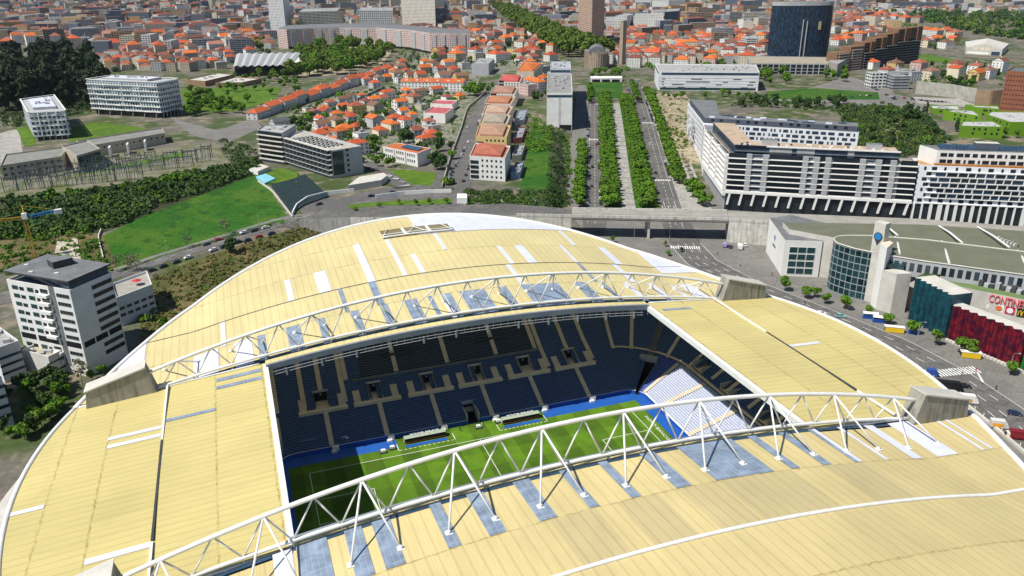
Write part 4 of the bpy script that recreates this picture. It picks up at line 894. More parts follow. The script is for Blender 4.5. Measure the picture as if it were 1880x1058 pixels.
solid('white_kiosk', 'white box building at the start of the street beyond the stadium', 'kiosk', Gv([(839, 374), (858, 374), (857, 366), (840, 366)])[:, :2], 10, 14, 'white_wall')
# ------------------------------------------------------------------ white tower on the boulevard
P = [at(*q, 39)[:2] for q in ((1004, 171), (1051, 171), (1049, 131.5), (1005.5, 132))]
t, P = block('office_slab', 'blank white slab block with a grey roof standing beside the boulevard trees', 'office block', P, 39, (.72, .71, .69), roofc=(.24, .24, .23)); P = order(P, (1004, 171), 39); band(t, P[0], P[1], 35.2, 2.2, 'glass_blue', 'window_band', .01, .99, .06, .1); band(t, P[0], P[1], 12, 23, 'pale_concrete', 'shaft', .46, .55, .1, .1); band(t, P[0], P[1], 6, 6, 'dark_opening', 'portal', .5, .98, .08, .1); band(t, P[1], P[2], 12, 24, 'facade_grid', 'side_glazing', .05, .95, .08, .1, color=(.25, .27, .3)); clutter(t, P, 38.1, 14, 2.5, 1.2)
P = [at(*q, 44)[:2] for q in ((1010, 126), (1048, 126), (1047, 113), (1011, 113))]
t, P = block('office_slab', 'dark glazed plant block rising behind the blank white slab', 'office block', P, 44, (.50, .52, .56), roofc=(.34, .36, .38)); P = order(P, (1010, 126), 44); band(t, P[0], P[1], 40, 2.5, 'glass_blue', 'window_band', .02, .98, .06, .1); clutter(t, P, 43.1, 8, 2.5, 1.3)
# ------------------------------------------------------------------ long white office with ribbon windows
P = [at(*q, 31)[:2] for q in ((1209.6, 131), (1394.6, 132), (1388, 119), (1203, 117))]
t, P = block('ribbon_office', 'long white office block with thin dark ribbon windows beside the boulevard', 'office block', P, 31, (.70, .70, .72), roofc=(.34, .34, .33)); P = order(P, (1209, 131), 31); a, b = P[0], P[1]
band(t, a, b, 27, 2.6, 'glass_blue', 'window_band', .03, .995, .06, .1); band(t, P[3], a, 27, 2.6, 'glass_blue', 'window_band', .02, .97, .06, .1)
for k, z in enumerate((23.5, 20.5, 17.5, 14.5)):
    band(t, a, b, z+.2, .25, 'light_grey', 'ledge', 0, 1, .12, .1)
    for f0, f1 in [((.04, .07), (.33, .44), (.75, .83)), ((.03, .06), (.28, .52), (.65, .70), (.91, .97)), ((.04, .06), (.14, .26), (.58, .64), (.89, .95)), ((.05, .08), (.20, .27), (.42, .48), (.83, .90))][k]: band(t, a, b, z-1.3, .9, 'glass_dark', 'ribbon_window', f0, f1, .06, .1)
    band(t, P[3], a, z-1.3, .9, 'glass_dark', 'ribbon_window', .3, .4, .06, .1)
band(t, a, b, 11, 2.6, 'glass_teal', 'shopfront', .02, .98, .06, .1); clutter(t, [p+(sum(P)/4-p)*.1 for p in P], 30.1, 26, 2.5, 1.4)
# ------------------------------------------------------------------ grey and white courtyard block
D1 = np.array([83., -61.]); D1 /= np.linalg.norm(D1); N1 = np.array([D1[1], -D1[0]]); U0 = at(1338, 287, 33)[:2]; U1 = at(1685, 303, 33)[:2]
D1 = (U1-U0)/np.linalg.norm(U1-U0); BK = np.array([-D1[1], D1[0]]); LU = np.linalg.norm(U1-U0)
UL = at(1297, 241, 33)[:2]; DL = (UL-U0)/np.linalg.norm(UL-U0)
t, P = block('courtyard_block', 'big grey and white apartment block with stacked balconies and slanting white columns', 'apartment block', [U0, U1, U1+BK*17, U0+BK*17+DL*2, UL+D1*16, UL], 33, (.30, .31, .32), roofc=(.36, .30, .24), roofm='flat_roof')
FH = 3.25
for k in range(7):
    z = 12.6+FH*k
    for (f0, f1) in ((.0, .1), (.225, .405), (.47, .525), (.565, .705), (.80, .862), (.915, 1.)):
        band(t, U0, U1, z+.3, 2.7, 'glass_dark', 'window_band', f0, f1, .05, .1)
    for (f0, f1) in ((.125, .19), (.42, .462), (.73, .785)): windows(t, U0, U1, z, z+FH, 1, 1, (f1-f0)*LU*.9, 1.5, 'glass_blue', 'white_wall', f0, f1, sill=.3)
    band(t, U0, U1, z-.2, .34, 'white_wall', 'balcony', 0, 1, 1.6, .2)
    band(t, U0, UL, z-.35, .75, 'white_wall', 'balcony', 0, 1, -.1, 1.6) if 0 else band(t, UL, U0, z-.25, .38, 'white_wall', 'balcony', 0, 1, 1.6, .2); band(t, UL, U0, z+.3, 2.6, 'glass_dark', 'window_band', .02, .98, .05, .1)
for f0 in (.1, .19, .405, .465, .525, .705, .787, .862): band(t, U0, U1, 12, 23, 'light_grey', 'wall_pier', f0, f0+.03, 1.5, .1)
for f0 in (.0, .32, .62, .97): band(t, UL, U0, 12, 22, 'white_wall', 'wall_pier', f0, f0+.03, 1.8, .1)
band(t, U0, U1, 11.0, 1.3, 'white_wall', 'fascia', 0, 1, 2.0, .2); band(t, UL, U0, 9, 3.2, 'white_wall', 'fascia', 0, 1, 1.8, .2)
band(t, U0, U1, .2, 10.8, 'glass_dark', 'shopfront', 0, 1, .05, .1)
for k in range(15):
    q = U0+D1*(LU*(k+.15)/14.6); nn = -BK; mb = MB(); a_ = q+nn*2; mb.prism([a_, a_+D1*1.2, a_+D1*1.2-nn*1.2, a_-nn*1.2], 4, 11.1); i0 = len(mb.v); mb.v = [((x+D1[0]*.9, y+D1[1]*.9, z) if z > 5 else (x-D1[0]*.3, y-D1[1]*.3, z)) for x, y, z in mb.v]; mb.build('column', 'white_wall', t)
I0, I1 = U0+BK*3.5+D1*3, U1+BK*3.5-D1*10
I2 = UL+D1*4
mb = MB(); mb.prism([I0, I1, I1+BK*13, I0+BK*13+D1*10, I2+D1*14, I2], 32.2, 39.0, 0, 1); ph = mb.build('penthouse', ['glass_blue', 'flat_roof'], t, color=(.42, .32, .23))
for k in range(2):
    for (f0, f1) in ((.22, .36), (.39, .5), (.7, .74)): band(t, I0, I1, 32.6+3.3*k, 3.1, 'light_grey', 'wall_panel', f0, f1, .15, .1)
    band(t, I0, I1, 32.3+3.35*k, .35, 'mid_grey', 'ledge', 0, 1, .8, .1)
band(t, I0, I1, 38.7, .7, 'white_wall', 'cornice', .2, 1.01, .9, .2); band(t, I0, I1, 38.7, .7, 'glass_dark', 'cornice', 0, .2, .9, .2)
for f0, w_ in ((.22, 9), (.86, 8)):
    q = I0+(I1-I0)*f0+BK*6; mb = MB(); mb.box((*q, 39), (w_, 5, 3), math.atan2(D1[1], D1[0]), 0, 1); mb.build('lift_housing', ['light_grey', 'mid_grey'], t)
for i in range(26): q = I0+(I1-I0)*random.uniform(.02, .95)+BK*random.uniform(1, 8); mb = MB(); mb.box((*q, 39), (1.3, .9, .8), -.6); mb.build('roof_unit', 'white_wall' if i % 3 else 'dark_grey', t)
# rear wing with dark roof floor and the white corner wing with black leaf pattern
A_ = at(1291, 226, 31)[:2]; B_ = at(1577, 243, 31)[:2]; C_ = at(1263, 190, 31)[:2]
dA = (B_-A_)/np.linalg.norm(B_-A_); nA = np.array([-dA[1], dA[0]])
t, P = block('courtyard_block', 'white rear apartment wing with punched windows and a slate-grey top floor', 'apartment block', [A_, B_, B_+nA*17, A_+nA*17+dA*10, C_+dA*24, C_], 31, (.74, .74, .76), roofc=(.2, .21, .23))
LA = np.linalg.norm(B_-A_)
for r_ in range(5):
    s = 0.02
    while s < .97:
        w_ = random.choice([1.1, 1.1, 2.6, 3.4, 4.2]); f1 = s+w_/LA; windows(t, A_, B_, 14+3.3*r_, 17+3.3*r_, 1, 1, w_, 2.0, 'glass_blue', None, s, f1, sill=.2); s = f1+random.uniform(1.2, 2.6)/LA
def inset_open(P, d): return inset(P, d)
PP = inset([A_, B_, B_+nA*17, A_+nA*17+dA*10, C_+dA*24, C_], 1.2); mb = MB(); mb.prism(PP, 31, 34.6, 0, 1); mb.build('slate_floor', [mat('slate', (.085, .10, .13), .6, .15, .4), 'mid_grey'], t)
windows(t, A_-nA*-1.2, B_+nA*1.2, 31.3, 34.3, 16, 1, 2.2, 1.8, 'glass_dark', None, .04, .94, lambda c, r: c % 5 == 2, .8)
for i in range(16): q = A_+dA*LA*random.uniform(.05, .9)+nA*random.uniform(4, 14); mb = MB(); mb.box((*q, 34.6), (random.uniform(3, 9), 2.2, .8), math.atan2(dA[1], dA[0])); mb.build('solar_panel' if i % 2 else 'roof_unit', 'glass_blue' if i % 2 else 'white_sheet', t)
# leaf panels on the boulevard face
mb = MB(); dC = A_-C_; LC = np.linalg.norm(dC); dC /= LC; nC = np.array([dC[1], -dC[0]])
for i in range(170):
    s, z = random.uniform(.02, .62)*LC, random.uniform(3, 25); a_ = random.uniform(0, PI); l_ = random.uniform(.8, 2.2); w_ = l_*.4
    q = []
    for u_, v_ in ((-l_, 0), (0, -w_), (l_, 0), (0, w_)): x_ = u_*math.cos(a_)-v_*math.sin(a_); zz = u_*math.sin(a_)+v_*math.cos(a_); p_ = C_+dC*(s+x_)+nC*.12; q.append((*p_, z+zz))
    mb.face(q)
o = mb.build('mural', 'dark_grey', t)
windows(t, C_, A_, 8, 30, 7, 6, 1.0, 1.8, 'glass_dark', None, .62, .98); windows(t, C_, A_, 26, 30, 7, 1, 1.2, 1.8, 'glass_dark', None, .03, .6)
# link along the boulevard between both wings
LP = [UL, UL+D1*15, A_+dA*8, A_]
t, P = block('courtyard_block', 'white side wing along the boulevard pavement with narrow windows', 'apartment block', LP, 30.5, (.73, .73, .74), roofc=(.2, .21, .23)); windows(t, A_, UL, 6, 30, 9, 7, 1.1, 1.9, 'glass_dark', None, .05, .95)
# ------------------------------------------------------------------ white honeycomb block
V0 = U1+D1*1.2; V1 = V0+D1*78+BK*4; DV = (V1-V0)/np.linalg.norm(V1-V0); LV = np.linalg.norm(V1-V0); BV = np.array([-DV[1], DV[0]])
t, P = block('honeycomb_block', 'white apartment block with a honeycomb of recessed balconies above the shopping centre', 'apartment block', [V0, V1, V1+BV*18, V0+BV*18], 33, (.74, .74, .78), roofc=(.40, .25, .12))
for r_ in range(7):
    z = 11.5+3.05*r_; s = .015+(r_ % 2)*.02; band(t, V0, V1, z-.2, .3, 'white_wall', 'ledge', .06, 1, .9, .1)
    while s < .97:
        w_ = random.choice([3.6, 4.6, 5.2]); f1 = s+w_/LV
        if r_ in (0, 6) or s < .08: windows(t, V0, V1, z, z+3, 1, 1, random.choice([1.2, 2.6]), 1.9, 'glass_dark', None, s, f1, sill=.2)
        else:
            band(t, V0, V1, z+.1, 2.1, 'glass_blue' if random.random() < .5 else 'glass_dark', 'loggia', s, f1, .06, .1)
            band(t, V0, V1, z+.1, 2.7, 'white_wall', 'fin', f1, f1+.35/LV, .9, .1)
        s = f1+random.uniform(.3, 1.2)/LV
for k in range(18):
    f0 = k/18; band(t, V0, V1, .2, 11, 'white_wall', 'column', f0, f0+random.choice([.012, .02, .03]), .8, .1)
band(t, V0, V1, .2, 10.6, 'glass_dark', 'shopfront', 0, 1, .05, .1)
W0 = V0+DV*9+BV*5; W1_ = V1+BV*5; mb = MB(); mb.prism([W0, W1_, W1_+BV*14, W0+BV*14-DV*6], 32, 40.6, 0, 1); mb.build('upper_storey', ['white_wall', 'mid_grey'], t)
for r_ in range(2):
    s = .03
    while s < .95: w_ = random.choice([1.1, 2.6, 3.4]); windows(t, W0, W1_, 33+3.6*r_, 36+3.6*r_, 1, 1, w_, 2.0, 'glass_dark', None, s, s+w_/LV, sill=.2); s += (w_+random.uniform(1, 2.4))/LV
for j in range(34):
    q = W0+DV*(2+j*1.9)+BV*3; mb = MB()
    for kk in range(3): q2 = q+BV*kk*3; mb.face([(*q2, 41.0), (*(q2+DV*1.6), 41.0), (*(q2+DV*1.6+BV*1.6), 42.3), (*(q2+BV*1.6), 42.3)])
    mb.build('solar_panel', 'glass_blue', t)
q = W0+DV*26+BV*6; mb = MB(); mb.box((*q, 40.6), (12, 5, 4), math.atan2(DV[1], DV[0]), 0, 1); mb.build('lift_housing', ['slate', 'pale_concrete'], t)
mat('planting_rust', (.30, .12, .02), .9, .3, .6); band(t, V0, V1, 33.0, .5, 'planting_rust', 'planter', .1, 1, -.3, 4)
# ================================================================== SHOPPING CENTRE
mat('green_roof', (.135, .14, .095), .95, .14, .1); mat('moss_roof', (.13, .19, .07), .95, .2, .15)
mall = thing('shopping_centre', 'large shopping centre with green flat roof, glass drum and coloured corrugated walls', 'shopping centre', (*at(1600, 540)[:2], 0))
def pz(L, z): return [at(*q, z)[:2] for q in L]
CAP = pz([(1533, 437), (1531.5, 441), (1536, 446), (1550, 451), (1570, 457), (1599, 463), (1634, 470), (1690, 479), (1880, 505), (1990, 520), (1990, 475), (1880, 463), (1700, 441), (1600, 433.5), (1560, 433), (1542, 434)], 22.5)
LOWB = pz([(1438, 408), (1450, 421), (1532, 436), (1600, 452), (1700, 462), (1990, 505), (1990, 432), (1880, 424), (1690, 412)], 20.5)
mb = MB(); mb.prism(CAP, 0 if 0 else 15, 22.5, 0, 1); mb.build('upper_hall', ['clerestory' if 'clerestory' in MATS else facmat('clerestory', 3., 7.4, .62, .5, objcol=False, col=(.40, .41, .42)), 'green_roof'], mall)
mb = MB(); mb.prism(LOWB, 0, 20.4, 0, 1); mb.build('rear_hall', ['pale_concrete', 'green_roof'], mall)
mb = MB(); c = np.array(CAP); mb.tube([(*c[i % len(c)], 22.6) for i in range(len(c)+1)], .35, 5); mb.build('roof_rim', 'pale_concrete', mall)
gm = facmat('drum_glass', 2.7, 3.2, .86, .88, glass=(.008, .022, .026), objcol=False, col=(.17, .25, .27), gl_rand=.4)
DR_ = np.array(CAP[14:16]+CAP[:6]); DR_ = arc(DR_, 26); cen = DR_.mean(0); DR_ = DR_+(DR_-cen)/np.linalg.norm(DR_-cen, axis=1)[:, None]*.4
mb = MB(); u = 0
for i in range(len(DR_)-1):
    a, b = DR_[i], DR_[i+1]; u = mb.wall(a, b, 0, 22, 0, u)
mb.build('glass_drum', 'drum_glass', mall)
for z in np.arange(3.2, 22, 3.2): mb = MB(); mb.tube([(*(p+(p-cen)/np.linalg.norm(p-cen)*.05), z) for p in DR_], .06, 4); mb.build('glazing_bar', 'light_grey', mall)
for L in ([(1620, 413), (1648, 432)], [(1644, 434), (1652, 466)], [(1724, 415), (1767, 446)], [(1729, 443), (1743, 484)], [(1795, 417), (1853, 454)], [(1868, 460), (1885, 490)]):
    A, B = at(*L[0], 20.9), at(*L[1], 22.8); mb = MB(); mb.tube([A, (A+B)/2+np.array([0, 0, .5]), B], .45, 5); mb.build('roof_rib', 'white_paint', mall)
LOWC = pz([(1648, 494), (1703, 513), (1780, 530), (1880, 550), (2010, 580), (2010, 520), (1880, 500), (1690, 474), (1640, 466)], 15.5)
mb = MB(); mb.prism(LOWC, 0, 15.5, 0, 1); mb.build('front_hall', ['pale_concrete', 'moss_roof'], mall)
def mblk(nm, px, z, m_, mt='pale_concrete', z0=0, px_z=None):
    mb = MB(); mb.prism(pz(px, z), z0, z, 0, 1); return mb.build(nm, [m_, mt], mall)
EW = pz([(1406, 462), (1433.4, 506.5), (1501, 509)], 0); bk_ = at(1530, 478, 0)[:2]
mb = MB(); mb.prism([EW[0], EW[1], EW[2], bk_, at(1445, 455, 0)[:2]], -.2, 18, 0, 1); mb.build('entrance_block', ['white_wall', 'mid_grey'], mall)
a, b = EW[1], EW[2]
for r_ in range(4):
    for c_ in range(3):
        windows(mall, a, b, 1+3.5*r_, 4.5+3.5*r_, 1, 1, 3.6, 2.8, 'glass_teal', 'white_paint', .14+.235*c_, .14+.235*(c_+1), sill=.1)
d_ = (EW[1]-EW[0]); d_ /= np.linalg.norm(d_); n_ = np.array([d_[1], -d_[0]])
q = EW[0]+(EW[1]-EW[0])*.45+n_*.1
mb = MB(); mb.tube([(*q, 13), (*(q+n_*.12), 13)], 1.1, 14); mb.build('emblem', mat('sign_blue', (.02, .20, .45), .4, .05, 1), mall)
mb = MB(); mb.face([(*(q-d_*1.0), 12.6), (*q, 10.6), (*(q+d_*1.0), 12.6)]); mb.build('emblem', 'dark_grey', mall)
text_obj('lettering', 'ALAMEDA', 1.5, 'dark_grey', mall, (*(q+n_*.05), 8.6), (*d_, 0), (0, 0, 1))
TW = pz([(1583, 551), (1602, 557)], 0); dT = TW[1]-TW[0]; LT = np.linalg.norm(dT); dT /= LT; bT = np.array([-dT[1], dT[0]])
mb = MB(); mb.prism([TW[0], TW[1], TW[1]+bT*4, TW[0]+bT*4], 0, 36, 0, 0); mb.build('sign_tower', 'pale_concrete', mall)
q = TW[0]+dT*LT*.5-bT*.06; zc = 30.0
mb = MB(); mb.tube([(*q, zc), (*(q-bT*.2), zc)], 1.9, 20, 0); mb.face([(*(q-dT*1.75-bT*.1), zc-.7), (*(q-bT*.1), zc-4), (*(q+dT*1.75-bT*.1), zc-.7)], 0); mb.build('emblem', 'dark_grey', mall)
mb = MB(); mb.tube([(*q, zc+.1), (*(q-bT*.3), zc+.1)], 1.45, 20, 0); mb.build('emblem', 'sign_blue', mall)
mblk('service_tower', [(1617, 447), (1629, 455), (1640, 446), (1630, 440)], 28, 'white_wall', 'tan_stair')
mblk('corner_block', [(1620, 496), (1647, 503), (1674, 502), (1650, 493)], 18, 'pale_concrete')
mb = MB(); mb.prism(pz([(1625, 484), (1660, 488), (1662, 482), (1628, 478)], 20), 16, 20); mb.build('glazed_link', 'glass_teal', mall)
def corr(nm, a, b, z0, z1, m_, per=3.0, amp=.8, dep=5):
    a, b = np.asarray(a), np.asarray(b); L = np.linalg.norm(b-a); d = (b-a)/L; n = np.array([d[1], -d[0]]); s = np.arange(0, L, per/8); mb = MB()
    pts = [a+d*x+n*amp*math.sin(x/per*2*PI) for x in s]
    mb.grid([[(*p, z0) for p in pts], [(*p, z1) for p in pts]]); back = -n*dep
    mb.face([(*p, z1) for p in pts]+[(*(pts[-1]+back), z1), (*(pts[0]+back), z1)], 1); mb.face([(*pts[-1], z0), (*(pts[-1]+back), z0), (*(pts[-1]+back), z1), (*pts[-1], z1)]); mb.face([(*pts[0], z0), (*pts[0], z1), (*(pts[0]+back), z1), (*(pts[0]+back), z0)])
    return mb.build(nm, [m_, 'pale_concrete'], mall)
def glasswall(name, c1, c2):
    m, nt, b = newmat(name); co = objco(nt); n = noise_(nt, co, .12, 4); n2 = noise_(nt, co, .5, 3); base(nt, b, mix_(nt, rng_(nt, n2, .42, .68), c1, c2), .3); b.inputs['Specular IOR Level'].default_value = .4
glasswall('teal_glass', (.006, .035, .06), (.008, .085, .10)); glasswall('red_glass', (.05, .006, .022), (.24, .012, .018)); glasswall('green_glass', (.01, .12, .02), (.02, .2, .02)); glasswall('olive_glass', (.035, .06, .012), (.06, .09, .02))
TA, TB = pz([(1667.5, 585), (1732, 622)], 0); RA_, RB_ = pz([(1737, 622), (1871, 678)], 0)
corr('teal_wall', TA, TB, -.1, 18.5, 'teal_glass', dep=9); corr('red_wall', RA_, RB_, -.1, 14.5, 'red_glass', 3.4)
d_ = (RB_-RA_)/np.linalg.norm(RB_-RA_); corr('green_wall', RB_+d_*.2, RB_+d_*16, -.1, 14, 'green_glass')
dT2 = (TB-TA)/np.linalg.norm(TB-TA); nT2 = np.array([dT2[1], -dT2[0]]); mb = MB(); mb.prism([TA-dT2*.3, TA-dT2*3.5-nT2*7, TA-nT2*12-dT2*.3], 5, 18.4); mb.build('olive_wall', 'olive_glass', mall)
mb = MB(); s = 0
for k in range(30): q = RA_+d_*(1.5+k*1.4)+np.array([d_[1], -d_[0]])*1.6; mb.tube([(*q, 0), (*q, .9)], .7, 8)
mb.build('base_scallop', 'pale_concrete', mall)
c1_, c2_ = np.array(LOWC[1]), np.array(LOWC[3]); 
def onwall(u, z):
    best = min(np.linspace(0, 1.4, 600), key=lambda s: abs(pix((*(c1_+(c2_-c1_)*s), z))[0]-u)); return c1_+(c2_-c1_)*best
dW = (c2_-c1_)/np.linalg.norm(c2_-c1_); nW = np.array([dW[1], -dW[0]])
q0, q1 = onwall(1817, 13.5), onwall(1905, 13.5); wlen = np.linalg.norm(q1-q0)
o = text_obj('lettering', 'CONTINENTE', 4.6, 'pink_red', mall, (*((q0+q1)/2+nW*.4), 13.2), (*dW, 0), (0, 0, 1), .3); o.scale.x *= wlen/max(o.dimensions.x, 1e-3)
for u, c_, l_, kind in ((1812, (.10, .02, .06), (.75, .72, .70), 'a'), (1834, (.72, .72, .70), (.65, .18, .06), 'b'), (1854, (.5, .02, .06), (.8, .75, .75), 'c'), (1876, (.015, .015, .015), (.8, .55, .02), 'm')):
    q = onwall(u, 9.6)+nW*.15; mb = MB(); mb.box((*q, 8.2), (3.3, .2, 3.2), math.atan2(dW[1], dW[0])); mb.build('sign_panel', 'tint', mall, color=c_)
    if kind == 'm':
        mb = MB()
        for s_ in (-.62, .62): mb.tube([(*(q+dW*(s_-.55)+nW*.2), 8.7), (*(q+dW*(s_-.35)+nW*.2), 10.4), (*(q+dW*s_+nW*.2), 10.9), (*(q+dW*(s_+.35)+nW*.2), 10.4), (*(q+dW*(s_+.55)+nW*.2), 8.7)], .17, 5)
    else:
        mb = MB(); mb.tube([(*(q+nW*.1), 9.8), (*(q+nW*.22), 9.8)], 1.15 if kind != 'a' else .9, 14)
        if kind == 'b':
            for k in (-1, 1): mb.box((*(q+nW*.22), 9.7+k*.4), (2.0, .1, .35), math.atan2(dW[1], dW[0]))
    mb.build('sign_mark', 'tint', mall, color=l_)
for k in range(9): q = onwall(1795+k*10, 15)-nW*6; mb = MB(); mb.box((*q, 15.5), (2.4, 1.6, 1.4 if k % 3 else 2.6), .4); mb.build('roof_unit', 'light_grey' if k % 2 else 'dark_grey', mall)
for k in range(12): q = at(1835+k*3, 432+k*1.2, 22.5)[:2]; mb = MB(); mb.box((*q, 20.5), (1.6, 1.2, 1.2), .4); mb.build('roof_unit', 'mid_grey' if k % 2 else 'pale_concrete', mall)
# ================================================================== OTHER LANDMARKS
def simple(name, label, cat, px, zt, col, wall='facade_grid', roofc=(.30, .30, .29), group=None, n=5, z0=None, par=.9):
    P = [at(*q, zt)[:2] for q in px]; t, P = block(name, label, cat, P, zt, col, wall, roofc, group=group, z0=z0, par=par)
    if n: clutter(t, [p+(sum(P)/len(P)-p)*.25 for p in P], zt-par, n, 2.2, 1.3)
    return t, P
WHT = (.66, .655, .63); CRM = (.60, .54, .42); SAL = (.58, .44, .36)
# curved block
fr = [(526, 56), (575, 53.5), (623, 52), (690, 52), (751, 56), (789, 62), (826, 62), (863, 61.5)]; bkp = [(863, 56), (826, 54.5), (790, 52), (738, 47), (690, 45), (633, 44.5), (575, 46), (530, 48), (508, 54)]
t, P = block('curved_block', 'long curved pinkish apartment building wrapping around the park trees', 'apartment block', pz(fr+bkp, 42), 42, (.60, .46, .42), 'facade_grid', (.27, .27, .28))
mb = MB(); fp = pz(fr, 42); bp2 = pz(bkp, 42); mb.prism(fp+bp2, 42, 43.4, 0, 1); mb.build('roof_band', ['light_grey', 'mid_grey'], t)
for i in range(7):
    a_, b_ = np.array(fp[i]), np.array(fp[i+1])
    for f0 in (.15, .6): band(t, a_, b_, 14, 26, 'light_grey', 'balcony_stack', f0, f0+.16, 1.2, .2)
    band(t, a_, b_, 10, 4, 'dark_opening', 'arcade', 0, 1, .1, .1)
simple('slab_tower', 'tall cream slab tower with regular small windows behind the curved building', 'apartment block', [(735, -20), (797, -20), (795, -30), (738, -30)], 98, (.66, .62, .54), 'facade_grid', n=0)
simple('office_block', 'cream office block with long window bands behind the curved building', 'office block', [(548, 22), (618, 20), (625, 14), (556, 16)], 58, (.60, .57, .50), 'facade_band')
simple('apartment_block', 'grey gridded apartment block beside the tall cream slab tower', 'apartment block', [(659, 19), (721, 19), (721, 14), (661, 14)], 62, (.42, .42, .42), 'facade_big')
simple('slab_tower', 'tall white tower with blue shaded side far beyond the office block', 'apartment block', [(490, -8), (518, -8), (530, -11), (503, -11)], 92, (.64, .64, .64), 'facade_grid', n=0)
simple('slab_tower', 'salmon brick tower with dark shaded side at the end of the tree avenue', 'apartment block', [(1063, -12), (1088, -10), (1111, -12), (1087, -15)], 98, (.50, .35, .26), 'facade_grid', n=0)
for k, (px, z, lab) in enumerate([([(1069, 34), (1105, 37), (1112, 31), (1078, 29)], 38, 'white stepped apartment block nearest the tree avenue behind the bell tower'), ([(1105, 37), (1147, 37), (1149, 30), (1112, 31)], 36, 'long white apartment block directly behind the bell tower'), ([(1130, 29), (1151, 29), (1163, 26), (1145, 25)], 44, 'taller white block with dark shaded flank behind the bell tower'), ([(1163, 31), (1218, 31), (1217, 25), (1166, 25)], 40, 'long white hospital-like block with few windows beyond the bell tower'), ([(1166, 2), (1195, 2), (1197, -2), (1169, -2)], 40, 'distant white apartment slab above the hospital-like block'), ([(1197, 2), (1228, 3), (1229, -2), (1199, -2)], 40, 'distant white apartment slab beside the orange roofed rows'), ([(1220, 22), (1246, 20), (1250, 15), (1225, 16)], 46, 'dark blue shaded apartment block beside the hospital-like block'), ([(1359, 2), (1382, 1), (1400, -1), (1378, -2)], 45, 'pair-like grey distant tower left of the dark glass tower'.replace('left of', 'before'))]):
    simple('apartment_block', lab, 'apartment block', px, z, [WHT, WHT, WHT, (.70, .68, .64), WHT, WHT, (.10, .14, .20), (.4, .42, .44)][k], 'facade_grid' if k != 3 else 'facade_house', n=3)
# dark glass tower
c0 = G(1462, 112); c0 = np.array([c0[0], c0[1]]); ax = CR[:2]/np.linalg.norm(CR[:2]); ay = np.array([-ax[1], ax[0]]); wpx = 104/FPX*pix((*c0, 10))[2]
t = thing('glass_tower', 'tall dark blue glass office tower with two pale vertical ribs', 'office tower', (*c0, 10.5))
facmat('tower_glass', 1.7, 3.3, .82, .86, glass=(.008, .018, .034), objcol=False, col=(.022, .042, .075), gl_rand=.6)
mb = MB(); pts = [c0+ax*(wpx*.52*math.cos(a))*(1)+ay*(16*math.sin(a)) for a in np.linspace(0, 2*PI, 40)[:-1]]; mb.prism(pts, 8, 86, 0, 1); o = mb.build('shaft', ['tower_glass', 'dark_grey'], t)
mb = MB()
for p in pts: mb.tube([(*p, 12), (*(c0+(p-c0)*1.03), 86)], .2, 3)
mb.build('mullion', 'dark_grey', t)
for k, s_ in enumerate((-.05, .08)):
    p = c0+ax*(wpx*.52*s_)-ay*16.6; mb = MB(); mb.tube([(*p, 12), (*(p+(p-c0)*.03), 68 if k == 0 else 66)], .8, 5); mb.build('pale_rib', 'light_grey', t)
p = c0+ax*(wpx*.52*.52)-ay*14.2; mb = MB(); mb.box((*p, 54), (4, .5, 11), math.atan2(ax[1], ax[0])); mb.build('painted_reflection', mat('reflection_tint', (.35, .30, .16), .4, .3, .5), t)  # warm reflection in the tower glass, painted as a thin coloured slab
mb = MB(); mb.prism([c0+(p-c0)*1.02 for p in pts], 86, 91, 0, 1); mb.build('crown_parapet', ['light_grey', 'mid_grey'], t)
P = [at(*q, 24)[:2] for q in ((1378, 116), (1520, 117), (1518, 105), (1372, 103))]
t, P = block('podium_building', 'concrete podium building with tall square frames below the dark glass tower', 'building', P, 24, (.36, .37, .35), 'plaster', (.33, .29, .22)); P = order(P, (1378, 116), 24); a, b = P[0], P[1]
band(t, a, b, 11, 11.5, 'glass_dark', 'window_wall', .01, .99, .05, .1)
for k in range(14): band(t, a, b, 10.5, 13, 'light_grey', 'frame_post', k/13.5, k/13.5+.012, .7, .1)
for z in (14, 18): band(t, a, b, z, .5, 'light_grey', 'frame_rail', 0, 1, .6, .1)
simple('ramp_building', 'blank concrete sloping building at the foot of the dark glass tower', 'building', [(1520, 112), (1538, 118), (1562, 104), (1540, 98)], 26, (.34, .32, .28), 'plaster', n=0)
# stepped brown complex
base_ = G(1575, 128)[:2]; e_ = G(1684, 115)[:2]; dB = (e_-base_)/np.linalg.norm(e_-base_); nB = np.array([-dB[1], dB[0]]); LB_ = np.linalg.norm(e_-base_)
t = thing('stepped_block', 'large stepped brown brick apartment complex with dark horizontal terraces', 'apartment block', (*base_, 10.5)); mat('brown_brick', (.20, .11, .065), .9, .2, .25)
for k, (f0, f1, h) in enumerate(((-.35, -.15, 24), (-.15, .05, 30), (.05, .22, 34), (.22, .4, 38), (.4, .58, 42), (.58, .78, 47), (.78, 1., 48))):
    a, b = base_+dB*LB_*f0, base_+dB*LB_*f1; mb = MB(); mb.prism([a, b, b+nB*16, a+nB*16], 9, 10+h); mb.build('tower_bay', 'brown_brick', t)
    if f0 >= .05:
        for z in np.arange(11, 11+h*.62, 3.2): band(t, a, b, z, 1.0, 'mid_grey', 'terrace', 0, 1, 3.2, .2); band(t, a, b, z+1, 2.0, 'dark_opening', 'loggia', .03, .97, .3, .1)
        for z in np.arange(11+h*.66, 9+h, 3.4): band(t, a, b, z, 1.5, 'dark_opening', 'window_band', .12, .45, .2, .1)
        band(t, a, b, 10+h*.6, h*.42, 'brown_brick', 'pier', .55, .85, 1.5, .2)
    else:
        for z in np.arange(12, 8+h, 3.3): band(t, a, b, z, 1.2, 'pale_concrete', 'balcony', .1, .9, 1.2, .2)
